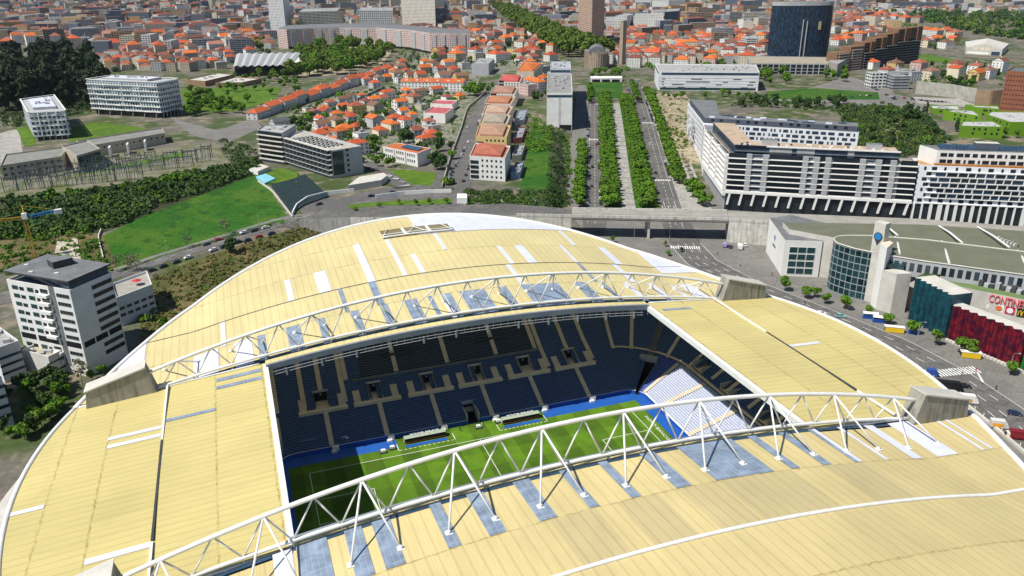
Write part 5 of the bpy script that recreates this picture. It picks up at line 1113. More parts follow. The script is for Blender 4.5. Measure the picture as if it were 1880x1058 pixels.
# church and bell tower
cp = G(1098, 128); t = thing('church', 'modern concrete church with a ribbed rounded apse and curved roof', 'church', (cp[0], cp[1], cp[2])); mat('church_stone', (.34, .27, .20), .9, .2, .25)
dv = AA; nv = AN; c2 = cp[:2]+dv*24
mb = MB(); mb.prism([c2-nv*19-dv*4, c2+nv*15-dv*4, c2+nv*15+dv*34, c2-nv*19+dv*34], 9, 32, 0, 1); mb.build('nave', ['church_stone', 'mid_grey'], t)
ap = [c2-dv*4-nv*12]+[c2-dv*4+nv*(-12*math.cos(a))-dv*(18*math.sin(a)) for a in np.linspace(0, PI, 15)]+[c2-dv*4+nv*12]; mb = MB(); mb.prism(ap, 9, 31, 0, 1); mb.build('apse', ['church_stone', 'mid_grey'], t)
for p in ap[1:-1:1]: mb = MB(); mb.tube([(*p, 9), (*p, 32.5)], .9, 5); mb.build('apse_rib', 'pale_concrete' if 0 else 'church_stone', t)
mb = MB(); mb.grid([[(*(c2+dv*s-nv*2+nv*(11*math.cos(a))), 31.5+8*math.sin(a)) for a in np.linspace(0, PI, 13)] for s in np.linspace(-16, 26, 8)]); mb.face([(*(c2-dv*16-nv*2+nv*(11*math.cos(a))), 31.5+8*math.sin(a)) for a in np.linspace(0, PI, 13)]); mb.build('vault', 'mid_grey', t, True)
tp = G(1142, 118); t = thing('bell_tower', 'slender tall stone bell tower beside the modern church', 'tower', (tp[0], tp[1], tp[2])); mb = MB(); mb.box((tp[0], tp[1], 8), (7.5, 5.5, 60), .4); mb.build('shaft', 'church_stone', t)
for z in (18, 26, 34, 42, 50, 58): mb = MB(); mb.box((tp[0]-1.2, tp[1]-2.4, z), (1.5, 1.6, 3), .4); mb.build('opening', 'dark_opening', t)
mb = MB(); mb.box((tp[0], tp[1], 68.5), (8.4, 6.4, 1.2), .4); mb.build('cap_slab', 'concrete', t)
solid('park_pavilion', 'low white pavilion wall with dark openings between church garden and park lawn', 'pavilion', Gv([(1084, 151), (1142, 150), (1142, 147), (1084, 147)])[:, :2], 10, 15, 'white_wall')
for f in (1088, 1106, 1124): q = G(f+6, 151.5); mb = MB(); mb.box((q[0], q[1]-.6, 11), (9.5, .6, 3), -.43); mb.build('opening', 'dark_opening', bpy.data.objects['park_pavilion'])
# lime green school
for k, (px, z, lab) in enumerate([([(1763, 231), (1844, 233), (1822, 221.5), (1768, 222)], 16, 'lime green cube building closest to the white apartment block, grey roof'), ([(1733, 203), (1802, 213), (1786, 202), (1748, 201)], 17, 'lime green school wing with a dark skylight strip on its roof'), ([(1795, 197), (1835, 200), (1832, 194), (1772, 192)], 17, 'low lime green school wing at the rear beside the forecourt'), ([(1812, 210), (1855, 224), (1900, 224), (1880, 205), (1820, 204)], 18, 'long lime green school wing with a row of narrow windows'), ([(1712, 199), (1764, 201), (1758, 193), (1708, 193)], 15, 'flat white canopy roof with lime walls at the corner of the school')]):
    t, P = block('school_wing', lab, 'school', pz(px, z), z, (.13, .26, .012), 'facade_lime' if 'facade_lime' in MATS else mat('lime', objcol=True, rough=.7, var=.06, sc=.2), (.42, .42, .42)); P = order(P, px[0], z)
    windows(t, P[0], P[1], z-8, z-1, 5, 2, 1.6, 1.8, 'glass_dark', None, .25, .95, lambda c, r: (c+r*2) % 4 == 1, .5); clutter(t, [p+(sum(P)/len(P)-p)*.3 for p in P], z-.9, 5, 2, 1)
# brick tower at the edge
P = [at(*q, 50)[:2] for q in ((1849, 130), (1902, 133), (1915, 125), (1862, 122))]; t, P = block('brick_tower', 'dark red brick tower with rows of small windows at the picture edge', 'apartment block', P, 50, (.24, .09, .05), 'plaster', (.10, .14, .15)); P = order(P, (1849, 130), 50)
windows(t, P[0], P[1], 16, 48, 9, 8, 1.0, .9, 'dark_opening', None, .03, .97); band(t, P[0], P[1], 8, 6, 'white_wall', 'plinth', 0, 1, 1.5, .2); band(t, P[0], P[1], 9, 3, 'glass_teal', 'shopfront', .05, .9, 1.6, -1.4)
# hall with folded roof, brick school, grey cube, gabled warehouse
t, P = block('sports_hall', 'dark glazed hall under a bright white folded roof among the park trees', 'hall', pz([(430, 122), (531, 120), (550, 113), (548, 98), (436, 101)], 23), 23, (.05, .06, .07), 'glass_dark', (.6, .6, .6), par=0)
P = pz([(428, 122), (534, 120), (552, 98), (434, 100)], 24); a, b, c, d = [np.array(p) for p in P]; mb = MB(); m_ = 16; mb.grid([[(*(a+(b-a)*k/m_), 23+(k % 2)*2.2) for k in range(m_+1)], [(*(d+(c-d)*k/m_), 24+(k % 2)*2.2) for k in range(m_+1)]]); mb.build('folded_roof', 'light_grey', t)
for px, z, lab, col in (([(342, 146), (376, 149), (428, 137), (398, 134)], 17, 'low brown brick school building with a pale flat roof beside the shrubs', (.26, .17, .10)), ([(395, 152), (445, 151), (480, 144), (430, 142)], 16, 'low brown brick school building with dark entrance near the sports hall', (.28, .19, .11))):
    simple('school_building', lab, 'school', px, z, col, 'plaster', (.50, .48, .43))
t, P = simple('apartment_cube', 'grey rendered apartment cube with a blank front above the broad green tree', 'apartment block', [(866, 117), (897, 117), (907, 108), (878, 107)], 25, (.42, .42, .45), 'plaster')
t, P = block('warehouse', 'pale gabled warehouse with blue shutters on the far hillside', 'warehouse', [G(*q)[:2] for q in ((1772, 99), (1838, 103), (1850, 92), (1770, 88))], 20, (.48, .47, .42), 'plaster', par=0); P = order(P, (1772, 99)); a, b, c, d = P; mb = MB(); r0, r1 = (a+b)/2, (c+d)/2; mb.face([(*a, 20), (*r0, 27), (*r1, 27), (*d, 20)]); mb.face([(*b, 20), (*c, 20), (*r1, 27), (*r0, 27)]); mb.face([(*a, 20), (*b, 20), (*r0, 27)]); mb.build('gable_roof', 'pale_concrete', t); band(t, a, b, 11, 3.5, 'white_wall', 'banner', .05, .65, .2, .1); band(t, a, b, 11, 5, 'blue_paint' if 0 else 'glass_blue', 'shutter', .72, .95, .3, .1)
for f0 in (.2, .38, .54): band(t, a, b, 17, 4, 'tan_stair', 'window_panel', f0, f0+.12, .15, .1)
t, P = simple('white_school', 'white two-storey school with an orange tiled roof and solar panels near the junction', 'school', [(703, 269), (766, 282), (790, 272), (728, 262)], 20, (.68, .67, .64), 'plaster', (.46, .13, .04), n=0, par=.2); P = order(P, (766, 282), 20); e0, fl, er = P[0], P[-1], P[1]
for r_ in (0, 1):
    for f0 in (.06, .38, .7): windows(t, fl, e0, 12+4*r_, 16+4*r_, 4, 1, 1.1, 2.0, 'glass_dark', 'white_paint', f0, f0+.24, sill=.25)
for f0 in (.335, .66): band(t, fl, e0, 10, 9.6, 'mid_grey', 'pilaster', f0, f0+.015, .2, .1)
mb = MB(); cc = sum(P)/4; mb.face([(*(fl*.6+e0*.4+(er-e0)*.3), 20.4), (*(fl*.1+e0*.9+(er-e0)*.3), 20.4), (*(fl*.1+e0*.9+(er-e0)*.75), 20.7), (*(fl*.6+e0*.4+(er-e0)*.75), 20.7)]); mb.build('solar_panel', 'glass_blue', t)
for px, z, lab in (([(777, 207), (817, 209), (833, 197), (795, 195)], 19, 'white cube house with a dark red flat roof terrace and one square window'), ([(790, 190), (830, 192), (840, 184), (800, 183)], 17, 'white cube house with a pinkish roof terrace behind the first cube')):
    t, P = simple('cube_house', lab, 'house', px, z, (.70, .68, .64), 'plaster', (.42, .10, .11), n=0); P = order(P, px[0], z); windows(t, P[0], P[1], z-6, z-2, 1, 1, 2.2, 2.4, 'glass_dark', None, .3, .5)
# beige apartment houses along the sloping street
ST = [((862, 286), (927, 290), (937, 268), (873, 262), 26, WHT, (.40, .13, .08), 'white corner apartment house with dark balconies at the foot of the sloping street'), ((873, 250), (930, 252), (938, 230), (880, 228), 27, (.62, .44, .20), (.40, .24, .16), 'ochre yellow apartment house, second up the sloping street'), ((880, 226), (931, 228), (938, 212), (888, 208), 26, (.56, .46, .32), (.34, .29, .23), 'tan apartment house with pale roof terraces, third up the sloping street'), ((886, 208), (934, 210), (942, 196), (893, 193), 25, (.60, .52, .40), (.44, .30, .22), 'cream apartment house with pinkish hipped roof, fourth up the sloping street'), ((890, 190), (938, 191), (946, 178), (897, 176), 24, (.62, .56, .46), (.42, .18, .10), 'pale apartment house with red terraces, fifth up the sloping street'), ((900, 172), (945, 173), (952, 160), (908, 158), 23, (.62, .60, .56), (.36, .20, .14), 'whitish gabled apartment house, sixth up the sloping street'), ((915, 150), (955, 151), (960, 139), (922, 137), 22, (.64, .62, .58), (.48, .10, .08), 'white apartment house with a bright red roof at the top of the sloping street')]
for a_, b_, c_, d_, z, col, rc, lab in ST:
    t, P = simple('apartment_house', lab, 'apartment block', [a_, b_, c_, d_], z, col, 'plaster', rc, n=6); P = order(P, a_, z); cc = sum(P)/4
    windows(t, P[0], P[1], 11, z-1, 5, 4, 1.2, 1.4, 'glass_dark', None, .3, .95); windows(t, P[-1], P[0], 11, z-1, 4, 4, 1.3, 1.4, 'glass_dark', None)
    for k in range(4): band(t, P[0], P[1], 11.6+k*3.2, 2.0, 'glass_dark', 'balcony', .02, .25, .3, .1)
    I = inset(P, 3); mb = MB(); mb.prism(I, z-.9, z+1.0); top = sum(I)/len(I); mb.m = [1]*len(mb.m)
    for i in range(len(I)): mb.face([(*I[i], z+1.0), (*I[(i+1) % len(I)], z+1.0), (*top, z+3.0)], 0)
    mb.build('attic', ['roof_tile', 'plaster'], t, color=rc)
P = pz([(948, 131), (980, 131), (997, 116), (962, 113)], 26); t, P = block('apartment_house', 'beige apartment house with an orange mansard roof beside the blank white slab', 'apartment block', P, 26, CRM, 'plaster', (.52, .15, .04)); P = order(P, (980, 131), 26); windows(t, P[0], P[1], 11, 25, 5, 4, 1.6, 1.6, 'glass_dark', None); I = inset(P, 2); mb = MB(); tp_ = sum(I)/4
for i in range(4): mb.face([(*I[i], 26), (*I[(i+1) % 4], 26), (*tp_, 29)])
mb.build('tiled_roof', 'roof_tile', t, color=(.52, .14, .03))
for k in range(4): q = G(952-k*4, 270-k*26); simple('garage_row', ['low flat garage with blue-grey roof', 'low flat shed with pale roof', 'low shed with red corner', 'low flat annex with grey terrace'][k]+' in the shaded yard behind the sloping street', 'garage', [(938+k*2, 318-k*32), (955+k*2, 316-k*32), (962+k*2, 296-k*32), (946+k*2, 298-k*32)], 15, [(.2, .25, .32), (.4, .36, .28), (.4, .1, .1), (.3, .32, .33)][k], 'plaster', (.22, .25, .29), n=2)
# substation
mat('old_plaster', (.42, .38, .30), .9, .25, .2)
for px, z, lab, gl in (([(0, 304), (112, 287), (128, 268), (10, 283)], 21, 'long stained beige substation building with rows of small windows', 0), ([(140, 286), (184, 273), (160, 257), (113, 268)], 23, 'boxy substation hall with a large blue-green glazed front', 1), ([(150, 270), (302, 244), (298, 234), (140, 258)], 19, 'long low substation wall building with a sloping grey roof', 2)):
    t, P = block('substation_building', lab, 'building', pz(px, z), z, (.42, .38, .30), 'plaster', (.22, .22, .20)); P = order(P, px[0], z)
    if gl == 0: windows(t, P[0], P[1], 12, 20, 9, 2, 1.8, 1.6, 'glass_dark', None)
    if gl == 1: band(t, P[0], P[1], 14, 7.5, 'glass_teal', 'glazed_front', .05, .97, .08, .1)
    if gl == 2: windows(t, P[0], P[1], 14, 18, 14, 1, 1.5, 1.2, 'glass_dark', None)
for k, (u, v) in enumerate(((203, 290), (236, 284), (268, 278))): q = G(u, v); solid('blast_wall', ['first','second','third'][k]+' pale fin wall between the transformers, counting from the glazed hall', 'wall', [q[:2]+np.array(p) for p in ((-.6, 0), (.6, 0), (.6, 9), (-.6, 9))], 10, 18, 'white_wall')
def gantry(p, ang, lab, h, w):
    t = thing('switchgear_gantry', lab, 'gantry', p, 'steel gantries in the substation yard', ang)
    for s_ in (-1, 1):
        mb = MB(); mb.box((s_*w/2, 0, 0), (.42, .42, h)); mb.build('post', 'gantry_steel', t, local=True)
    mb = MB(); mb.box((0, 0, h*.82), (w, .4, .45)); mb.tube([(-w/2, 0, h), (w/2, 0, h*.9)], .07, 3); mb.build('crossbeam', 'gantry_steel', t, local=True)
    for k in range(4):
        mb = MB(); x = (k-1.5)*w/4; mb.tube([(x, .2, h*.82), (x, .2, h*.82-1.6)], .28, 6); mb.tube([(x, .2, h*.82-1.6), (x, 2.4, 4.2)], .05, 3); mb.tube([(x, 2.4, 0), (x, 2.4, 2.4)], .18, 4); mb.tube([(x, 2.4, 2.4), (x, 2.4, 4.2)], .33, 6); mb.build('insulator', 'insulator_grey', t, local=True)
mat('gantry_steel', (.10, .11, .115), .6, .2, 1.); mat('insulator_grey', (.30, .33, .36), .4, .3, 1.)
k = 0
gp = [(u+random.uniform(-4, 4), v) for row, (v0, v1, u0, u1, n_) in enumerate(((352, 330, 20, 250, 11), (338, 308, 40, 340, 13), (326, 297, 60, 375, 12), (314, 291, 150, 380, 8))) for u, v in zip(np.linspace(u0, u1, n_), np.linspace(v0, v1, n_))]
for (u, v) in gp:
    q = G(u, v); k += 1; gantry((q[0], q[1], q[2]), .12+random.uniform(-.1, .1), 'dark steel gantry with insulators, %s in the substation yard counting across the rows' % ordn(k), random.uniform(8, 12), random.uniform(7, 10))
# crane
q = G(64, 474); t = thing('tower_crane', 'yellow tower crane with blue counter-jib behind the tall white block', 'crane', q)
def lattice(a, b, w, m_, nm, par):
    a, b = np.array(a, float), np.array(b, float); d = (b-a)/np.linalg.norm(b-a); s1 = np.cross(d, (0, 0, 1) if abs(d[2]) < .9 else (1, 0, 0)); s1 /= np.linalg.norm(s1); s2 = np.cross(d, s1); mb = MB(); n_ = max(3, int(np.linalg.norm(b-a)/w)); cs = [(s1+s2)*w/2, (s1-s2)*w/2, (-s1-s2)*w/2, (-s1+s2)*w/2]
    for c in cs: mb.tube([a+c, b+c], .1, 4)
    for i in range(n_):
        for j in range(4): mb.tube([a+(b-a)*i/n_+cs[j], a+(b-a)*(i+1)/n_+cs[(j+1) % 4]], .08, 3)
    mb.build(nm, m_, par)
top = np.array([q[0], q[1], q[2]+21]); mat('crane_yellow', (.42, .25, .03), .6, .15, .6); lattice(q, top, 1.4, 'crane_yellow', 'mast', t); lattice(top, top+np.array([-34, -6, 1]), 1.1, 'crane_yellow', 'jib', t); lattice(top, top+np.array([13, 4, 1]), 1.2, 'sign_blue', 'counter_jib', t); mb = MB(); mb.box(top+np.array([14, 4.2, -.6]), (3.4, 2, 2.2), .3); mb.build('counterweight', 'white_wall', t); mb = MB(); mb.box(top+np.array([0, 0, -.6]), (2.2, 2.2, 2.8)); mb.build('cab', 'white_paint', t)
mb = MB(); mb.tube([top+np.array([0, 0, 2]), top+np.array([0, 0, 6])], .3, 4); mb.tube([top+np.array([0, 0, 6]), top+np.array([-28, -5, 1.6])], .06, 3); mb.tube([top+np.array([0, 0, 6]), top+np.array([13, 4, 1.6])], .06, 3); mb.build('tie_bar', 'yellow_paint', t)
# ================================================================== VEGETATION
def leafmat(name, c1, c2, c3):
    m, nt, b = newmat(name); co = objco(nt); oi = nd(nt, 'ShaderNodeObjectInfo'); n = noise_(nt, co, .9, 3); n2 = noise_(nt, co, 5., 2)
    c = mix_(nt, rng_(nt, n, .38, .62), c1, c2); c = mix_(nt, math_(nt, 'MULTIPLY', oi.outputs['Random'], .6), c, c3)
    base(nt, b, scale_(nt, c, rng_(nt, n2, .3, .7, .75, 1.25)), .75); b.inputs['Specular IOR Level'].default_value = .2
leafmat('leaf_mid', (.060, .15, .008), (.085, .185, .012), (.11, .18, .02)); leafmat('leaf_bright', (.068, .165, .008), (.092, .20, .010), (.11, .19, .018)); leafmat('leaf_dark', (.028, .070, .016), (.044, .094, .018), (.055, .095, .02)); leafmat('leaf_olive', (.095, .145, .016), (.12, .175, .022), (.10, .17, .02)); leafmat('leaf_pale', (.17, .165, .08), (.13, .135, .06), (.15, .15, .08)); leafmat('leaf_grove', (.015, .032, .015), (.026, .046, .018), (.034, .05, .02))
mat('bark', (.09, .07, .05), .95, .3, .8); mat('bark_pale', (.25, .21, .17), .95, .3, .8)
def leaves(mb, lumps, n, s, flat=.0):
    w = np.array([l[3]**2 for l in lumps]); w = w/w.sum(); idx = RNG.choice(len(lumps), n, p=w)
    for i in idx:
        x, y, z, r = lumps[i]; d = RNG.normal(size=3); d[2] = d[2]*.8+.25; d /= np.linalg.norm(d); rr = r*RNG.uniform(.72, 1.06); p = np.array([x, y, z])+d*rr*np.array([1, 1, .85])
        nrm = d+RNG.normal(size=3)*.55; nrm /= np.linalg.norm(nrm); a = np.cross(nrm, RNG.normal(size=3)); a /= np.linalg.norm(a); b = np.cross(nrm, a); q = s*RNG.uniform(.6, 1.3)
        mb.face([p-a*q*.5-b*q*.35, p+a*q*.5-b*q*.45, p+a*q*.35+b*q*.5, p-a*q*.45+b*q*.4])
def trunk(h, r, limbs, m_, spread=.25):
    mb = MB(); mb.tube([(0, 0, -.4), (.03*h, .01*h, h*.35), (.02*h, -.01*h, h*.62)], [r, r*.75, r*.45], 6)
    for k in range(limbs): a = k*2.4+.5; mb.tube([(.02*h, 0, h*(.3+.06*k)), (math.cos(a)*h*spread, math.sin(a)*h*spread, h*(.55+.05*k))], [r*.45, r*.15], 4)
    return mb.mesh('trunk', m_)
TP = {}
def proto(kind, h, lumps, n, s, leaf, r, limbs=5, bark='bark', spread=.25):
    mb = MB(); leaves(mb, lumps, n, s); TP[kind] = (h, trunk(h, r, limbs, bark, spread), mb.mesh('crown', leaf))
def ell(n, cx, cz, rx, rz, r0, r1): # lumps spread through an egg
    out = []
    while len(out) < n:
        d = RNG.normal(size=3); d /= np.linalg.norm(d); q = RNG.uniform(.35, 1)**.5; out.append((cx+d[0]*rx*q, d[1]*rx*q, cz+d[2]*rz*q, RNG.uniform(r0, r1)))
    return out
for v in range(3):
    proto('round%d' % v, 8, ell(13, 0, 5.2, 2.2, 2.0, .9, 1.6), 620, .78, ['leaf_mid', 'leaf_bright', 'leaf_mid'][v], .18)
    proto('street%d' % v, 8, ell(14, 0, 5.0, 2.9, 2.2, 1.0, 1.8), 760, .85, ['leaf_bright', 'leaf_mid', 'leaf_bright'][v], .17)
    proto('big%d' % v, 16, ell(24, 0, 10.2, 5.6, 4.6, 1.8, 3.0), 1150, 1.5, ['leaf_olive', 'leaf_mid', 'leaf_olive'][v], .4)
    proto('plane%d' % v, 28, ell(26, 0, 17, 9, 8.5, 3, 5), 1200, 2.6, 'leaf_olive', .6)
    proto('dark%d' % v, 10, ell(15, 0, 6, 3.0, 3.2, 1.0, 2.0), 640, .95, 'leaf_dark', .25)
    proto('euc%d' % v, 28, [(RNG.normal()*2.2, RNG.normal()*2.2, z, RNG.uniform(2.2, 4.4)) for z in np.linspace(6, 26, 22)], 1300, 2.0, 'leaf_grove', .45, 7, spread=.12)
    proto('poplar%d' % v, 13, [(RNG.normal()*.3, RNG.normal()*.3, z, 1.5-.06*abs(z-5)) for z in np.linspace(2, 11.5, 10)], 480, .75, 'leaf_dark', .2, 3, spread=.06)
    proto('bare%d' % v, 9, ell(12, 0, 5.8, 2.6, 2.4, .8, 1.5), 170, .55, 'leaf_pale', .16, 9, 'bark_pale', .3)
    proto('bush%d' % v, 3, ell(9, 0, 1.2, 1.3, .8, .7, 1.2), 330, .6, ['leaf_mid', 'leaf_dark', 'leaf_bright'][v], .06, 2)
KINDN = {'street': ('street_tree', 'street tree'), 'round': ('garden_tree', 'tree'), 'big': ('park_tree', 'tree'), 'dark': ('evergreen_tree', 'evergreen'), 'euc': ('eucalyptus_tree', 'eucalyptus'), 'poplar': ('poplar_tree', 'poplar'), 'bare': ('leafless_tree', 'leafless tree'), 'bush': ('shrub', 'shrub'), 'plane': ('plane_tree', 'plane tree')}
GRPN = {}
def tree(kind, p, h, label, group=None):
    k = kind+str(random.randrange(3)); H, tm, cm = TP[k]; s = h/H; w = s*random.uniform(.9, 1.15)*(1.08 if kind == 'street' else 1.)
    nm, ct = KINDN[kind] if kind != 'round' or group not in GRPN else GRPN[group]; t = thing(nm, label, ct, (p[0], p[1], float(gnd(p[0], p[1]))), group, random.uniform(0, 6.28), (w, w*random.uniform(.9, 1.1), s))
    link('trunk', tm, t); link('crown', cm, t)
# boulevard rows
def row(n, t0, t1, step, desc, group, h=8, kind='street', jn=.6):
    k = 0; t = t0
    while t < t1:
        p = al(t+random.uniform(-.8, .8), n+random.uniform(-jn, jn)); k += 1
        tree(kind, p, h*random.uniform(.85, 1.18), desc % ordn(k), group); t += step
row(3.2, -6, 150, 6.6, 'leafy street tree, %s from the viaduct beside the angled parked cars', 'boulevard street trees')
row(20.3, -8, 375, 7.4, 'leafy street tree, %s from the viaduct on the verge beside the queue', 'boulevard street trees', 7.6)
row(25.4, -4, 375, 7.4, 'leafy street tree, %s from the viaduct between first verge and pale promenade', 'boulevard street trees', 7.6)
row(42.3, -8, 350, 7.4, 'leafy street tree, %s from the viaduct along the far edge of the promenade', 'boulevard street trees', 7.6)
row(47.8, -4, 350, 7.4, 'leafy street tree, %s from the viaduct beside the second carriageway', 'boulevard street trees', 7.6)
row(69.5, 52, 395, 7.6, 'leafy street tree, %s from the viaduct on the courtyard block pavement', 'boulevard street trees', 9)
row(79, 30, 120, 11, 'thin pale young tree, %s from the viaduct along the earth bank', 'thin young trees', 6, 'bare')
row(8, 330, 430, 9, 'green tree, %s on the slab-block side of the church park lawn', 'church park trees', 9, 'round')
row(56, 340, 450, 9, 'green tree, %s on the office side of the church park lawn', 'church park trees', 10, 'round')
def scatter(kind, quad, n, h0, h1, desc, group, r=2.0, excl=True):
    """n trees inside a four-cornered stretch of the photograph, standing on the terrain, counted outward from the stadium"""
    tl, tr, br, bl = [np.array(q, float) for q in quad]; uv = []
    for _ in range(n*3): s, t = random.random(), random.random(); uv.append((tl*(1-s)+tr*s)*(1-t)+(bl*(1-s)+br*s)*t)
    P = [p for p in Gv(uv) if not excl or free(p, r)][:n]; P.sort(key=lambda p: np.linalg.norm(p[:2]))
    for i, p in enumerate(P):
        tree(kind if isinstance(kind, str) else random.choice(kind), p, random.uniform(h0, h1), desc % ordn(i+1), group)
scatter('euc', ((0, 108), (165, 118), (205, 198), (0, 205)), 92, 26, 40, 'tall dark eucalyptus, %s outward in the grove behind the wavy balcony blocks', 'eucalyptus grove', 4)
scatter('big', ((560, 72), (735, 78), (700, 120), (535, 146)), 70, 15, 23, 'broad green park tree, %s outward in the park before the curved building', 'park trees', 4)
scatter('big', ((435, 78), (520, 80), (530, 98), (430, 98)), 9, 12, 18, 'green tree, %s outward behind the folded white hall roof', 'trees around the hall', 4)
scatter('round', ((470, 128), (545, 132), (540, 152), (480, 150)), 9, 8, 13, 'green tree, %s outward in front of the dark glazed hall', 'trees around the hall', 3)
scatter('big', ((545, 105), (690, 105), (665, 138), (530, 148)), 34, 13, 20, 'broad green park tree, %s outward along the terraced row side of the park', 'park trees', 4)
k = 0
for f in np.linspace(0, 1, 26):
    for o in (-1, 0, 1):
        k += 1; u = 1078-160*f**.85+o*(34-20*f); v = 108-90*f+o*3; tree('plane', G(u, v), random.uniform(27, 33), 'tall rounded plane tree, %s along the avenue behind the church' % ordn(k), 'plane tree avenue')
scatter(['round', 'dark', 'bush', 'round'], ((500, 190), (850, 150), (830, 300), (560, 300)), 120, 4, 8, 'green garden tree, %s outward among the houses behind the balcony block', 'garden trees', 3)
scatter(['dark', 'round'], ((830, 45), (1000, 60), (990, 118), (790, 130)), 44, 8, 15, 'green tree, %s outward among the villas near the plane avenue', 'villa trees', 4)
scatter(['dark', 'round'], ((1150, 62), (1400, 60), (1400, 118), (1160, 122)), 46, 6, 11, 'green tree, %s outward among the hillside villas behind the ribbon office', 'hillside trees', 4)
scatter(['dark', 'round'], ((1240, 12), (1400, 20), (1400, 50), (1300, 50)), 24, 9, 17, 'dark tree, %s outward beyond the hillside villas near the glass tower', 'dark trees near the glass tower', 5)
FARW = [(150, ((1640, 20), (1900, 20), (1900, 78), (1780, 62)), 'leaf_dark'), (60, ((1700, 30), (1900, 24), (1900, 78), (1790, 62)), 'leaf_olive'), (34, ((200, 20), (480, 25), (470, 60), (230, 60)), 'leaf_dark')]
scatter(['dark', 'round'], ((1690, 68), (1760, 72), (1760, 95), (1690, 95)), 12, 8, 13, 'green tree, %s outward beside the gabled warehouse', 'trees beside the warehouse', 4)
scatter(['dark', 'round'], ((1690, 118), (1840, 130), (1830, 172), (1700, 165)), 24, 7, 12, 'green tree, %s outward above the dark stone retaining wall', 'trees above the retaining wall', 4)
scatter('round', ((1378, 122), (1445, 122), (1445, 158), (1385, 160)), 16, 9, 13, 'green tree, %s outward in front of the podium building', 'podium trees', 2)
scatter('round', ((1510, 130), (1555, 130), (1555, 152), (1510, 152)), 9, 9, 13, 'green tree, %s outward at the foot of the blank sloping building', 'podium trees', 2)
scatter('dark', ((1340, 186), (1555, 188), (1560, 198), (1345, 200)), 26, 6, 11, 'dark evergreen tree, %s outward behind the rear white wing', 'evergreens behind the rear wing', 1)
scatter('round', ((1215, 178), (1390, 178), (1390, 183), (1215, 184)), 11, 6, 9, 'small green tree, %s outward before the ribbon office', 'office trees', 1)
scatter('round', ((330, 172), (450, 168), (462, 212), (340, 216)), 46, 7, 12, 'green tree, %s outward on the lawn beside the long wavy block', 'lawn trees', 2)
scatter(['round', 'dark'], ((0, 705), (140, 700), (110, 770), (0, 850)), 34, 4, 8, 'green tree, %s outward in the shaded garden below the tall white block', 'shaded garden trees', 2)
scatter(['dark', 'round', 'bush'], ((0, 372), (300, 340), (470, 305), (330, 360)), 46, 3.5, 8, 'dark tree, %s outward in the thicket below the substation', 'thicket trees', 2)
scatter('dark', ((800, 15), (900, 18), (890, 45), (830, 45)), 24, 12, 19, 'dark tree, %s outward behind the tall cream slab tower', 'trees behind the slab tower', 5)
scatter('round', ((1085, 136), (1140, 136), (1140, 146), (1085, 146)), 11, 7, 11, 'green tree, %s outward in the garden before the church apse', 'church garden trees', 1)
scatter(['dark', 'round'], ((1060, 40), (1150, 45), (1150, 62), (1100, 68)), 16, 9, 14, 'dark tree, %s outward between the plane avenue and the white blocks', 'trees before the white blocks', 5)
scatter('dark', ((1670, 200), (1700, 200), (1700, 225), (1640, 225)), 5, 8, 12, 'dark tree, %s outward at the corner of the lime school', 'school trees', 3)
scatter(['dark', 'bush'], ((1545, 200), (1660, 198), (1735, 252), (1610, 285)), 38, 3, 8, 'dark shrubby tree, %s outward in the wild plot behind the courtyard block', 'wild plot trees', 3)
scatter('round', ((1755, 235), (1880, 245), (1880, 255), (1760, 250)), 8, 5, 8, 'small green tree, %s outward in front of the lime cube building', 'school trees', 2)
def listed(kind, pts, h, desc, group, j=.15):
    for i, (u, v) in enumerate(pts): tree(kind, G(u, v), h*random.uniform(1-j, 1+j), desc % ordn(i+1), group)
listed('round', [(1441, 534), (1480, 548), (1496, 546), (1515, 558), (1551, 568), (1594, 580), (1630, 596), (1676, 614), (1717, 634), (1762, 650), (1783, 655), (1856, 688)], 6.5, 'small round street tree, %s from the entrance block along the shopping centre pavement', 'shopping centre street trees')
listed('poplar', [(1672, 214), (1682, 218), (1694, 214), (1700, 210), (1755, 242)], 11, 'narrow dark poplar, %s from the roundabout beside the lime school', 'poplars')
listed('street', [(1268, 352), (1276, 362), (1284, 375), (1291, 378)], 9.5, 'bright green tree, %s down the ramp beside the courtyard block columns', 'ramp trees')
listed('bare', [(252, 497), (345, 455), (415, 430), (213, 498), (236, 500)], 9, 'thin leafless pale tree, %s beside the road below the meadow', 'leafless trees'); listed('bare', [(151, 706)], 11, 'thin leafless pale tree, %s at the foot of the tall white block', 'leafless trees')
listed('dark', [(425, 464)], 8, 'dark rounded tree, %s and only one on the stadium side of the meadow road', 'roadside trees')
listed('round', [(653, 390), (697, 382), (764, 378), (732, 376), (789, 376), (820, 375)], 4, 'small green tree, %s along the verge at the junction', 'verge trees')
listed('round', [(188, 690), (170, 698)], 5, 'bright green small tree, %s at the base of the tall white block', 'roadside trees')
listed('street', [(862, 176), (874, 178), (868, 170), (882, 174)], 12, 'broad bright green tree, %s of the cluster at the top of the sloping street', 'sloping street trees'); listed('round', [(897, 172), (905, 165)], 9, 'green tree, %s behind the bright cluster on the sloping street', 'sloping street trees')
listed('dark', [(806, 278), (802, 300), (810, 312), (798, 312), (750, 262), (746, 256), (742, 264)], 11, 'dense dark tree, %s beside the white solar-roofed school', 'school yard trees'); listed('round', [(693, 306), (712, 308), (722, 305), (703, 300), (685, 300)], 7, 'green tree, %s before the white solar-roofed school', 'school yard trees')
listed('bush', [(823, 340), (828, 338), (819, 337)], 5, 'round clipped green shrub, %s at the bottom of the sloping street', 'junction shrubs'); listed('round', [(1125, 446), (1221, 453), (1227, 470)], 4, 'small young plaza tree, %s behind the stadium roof', 'plaza trees')
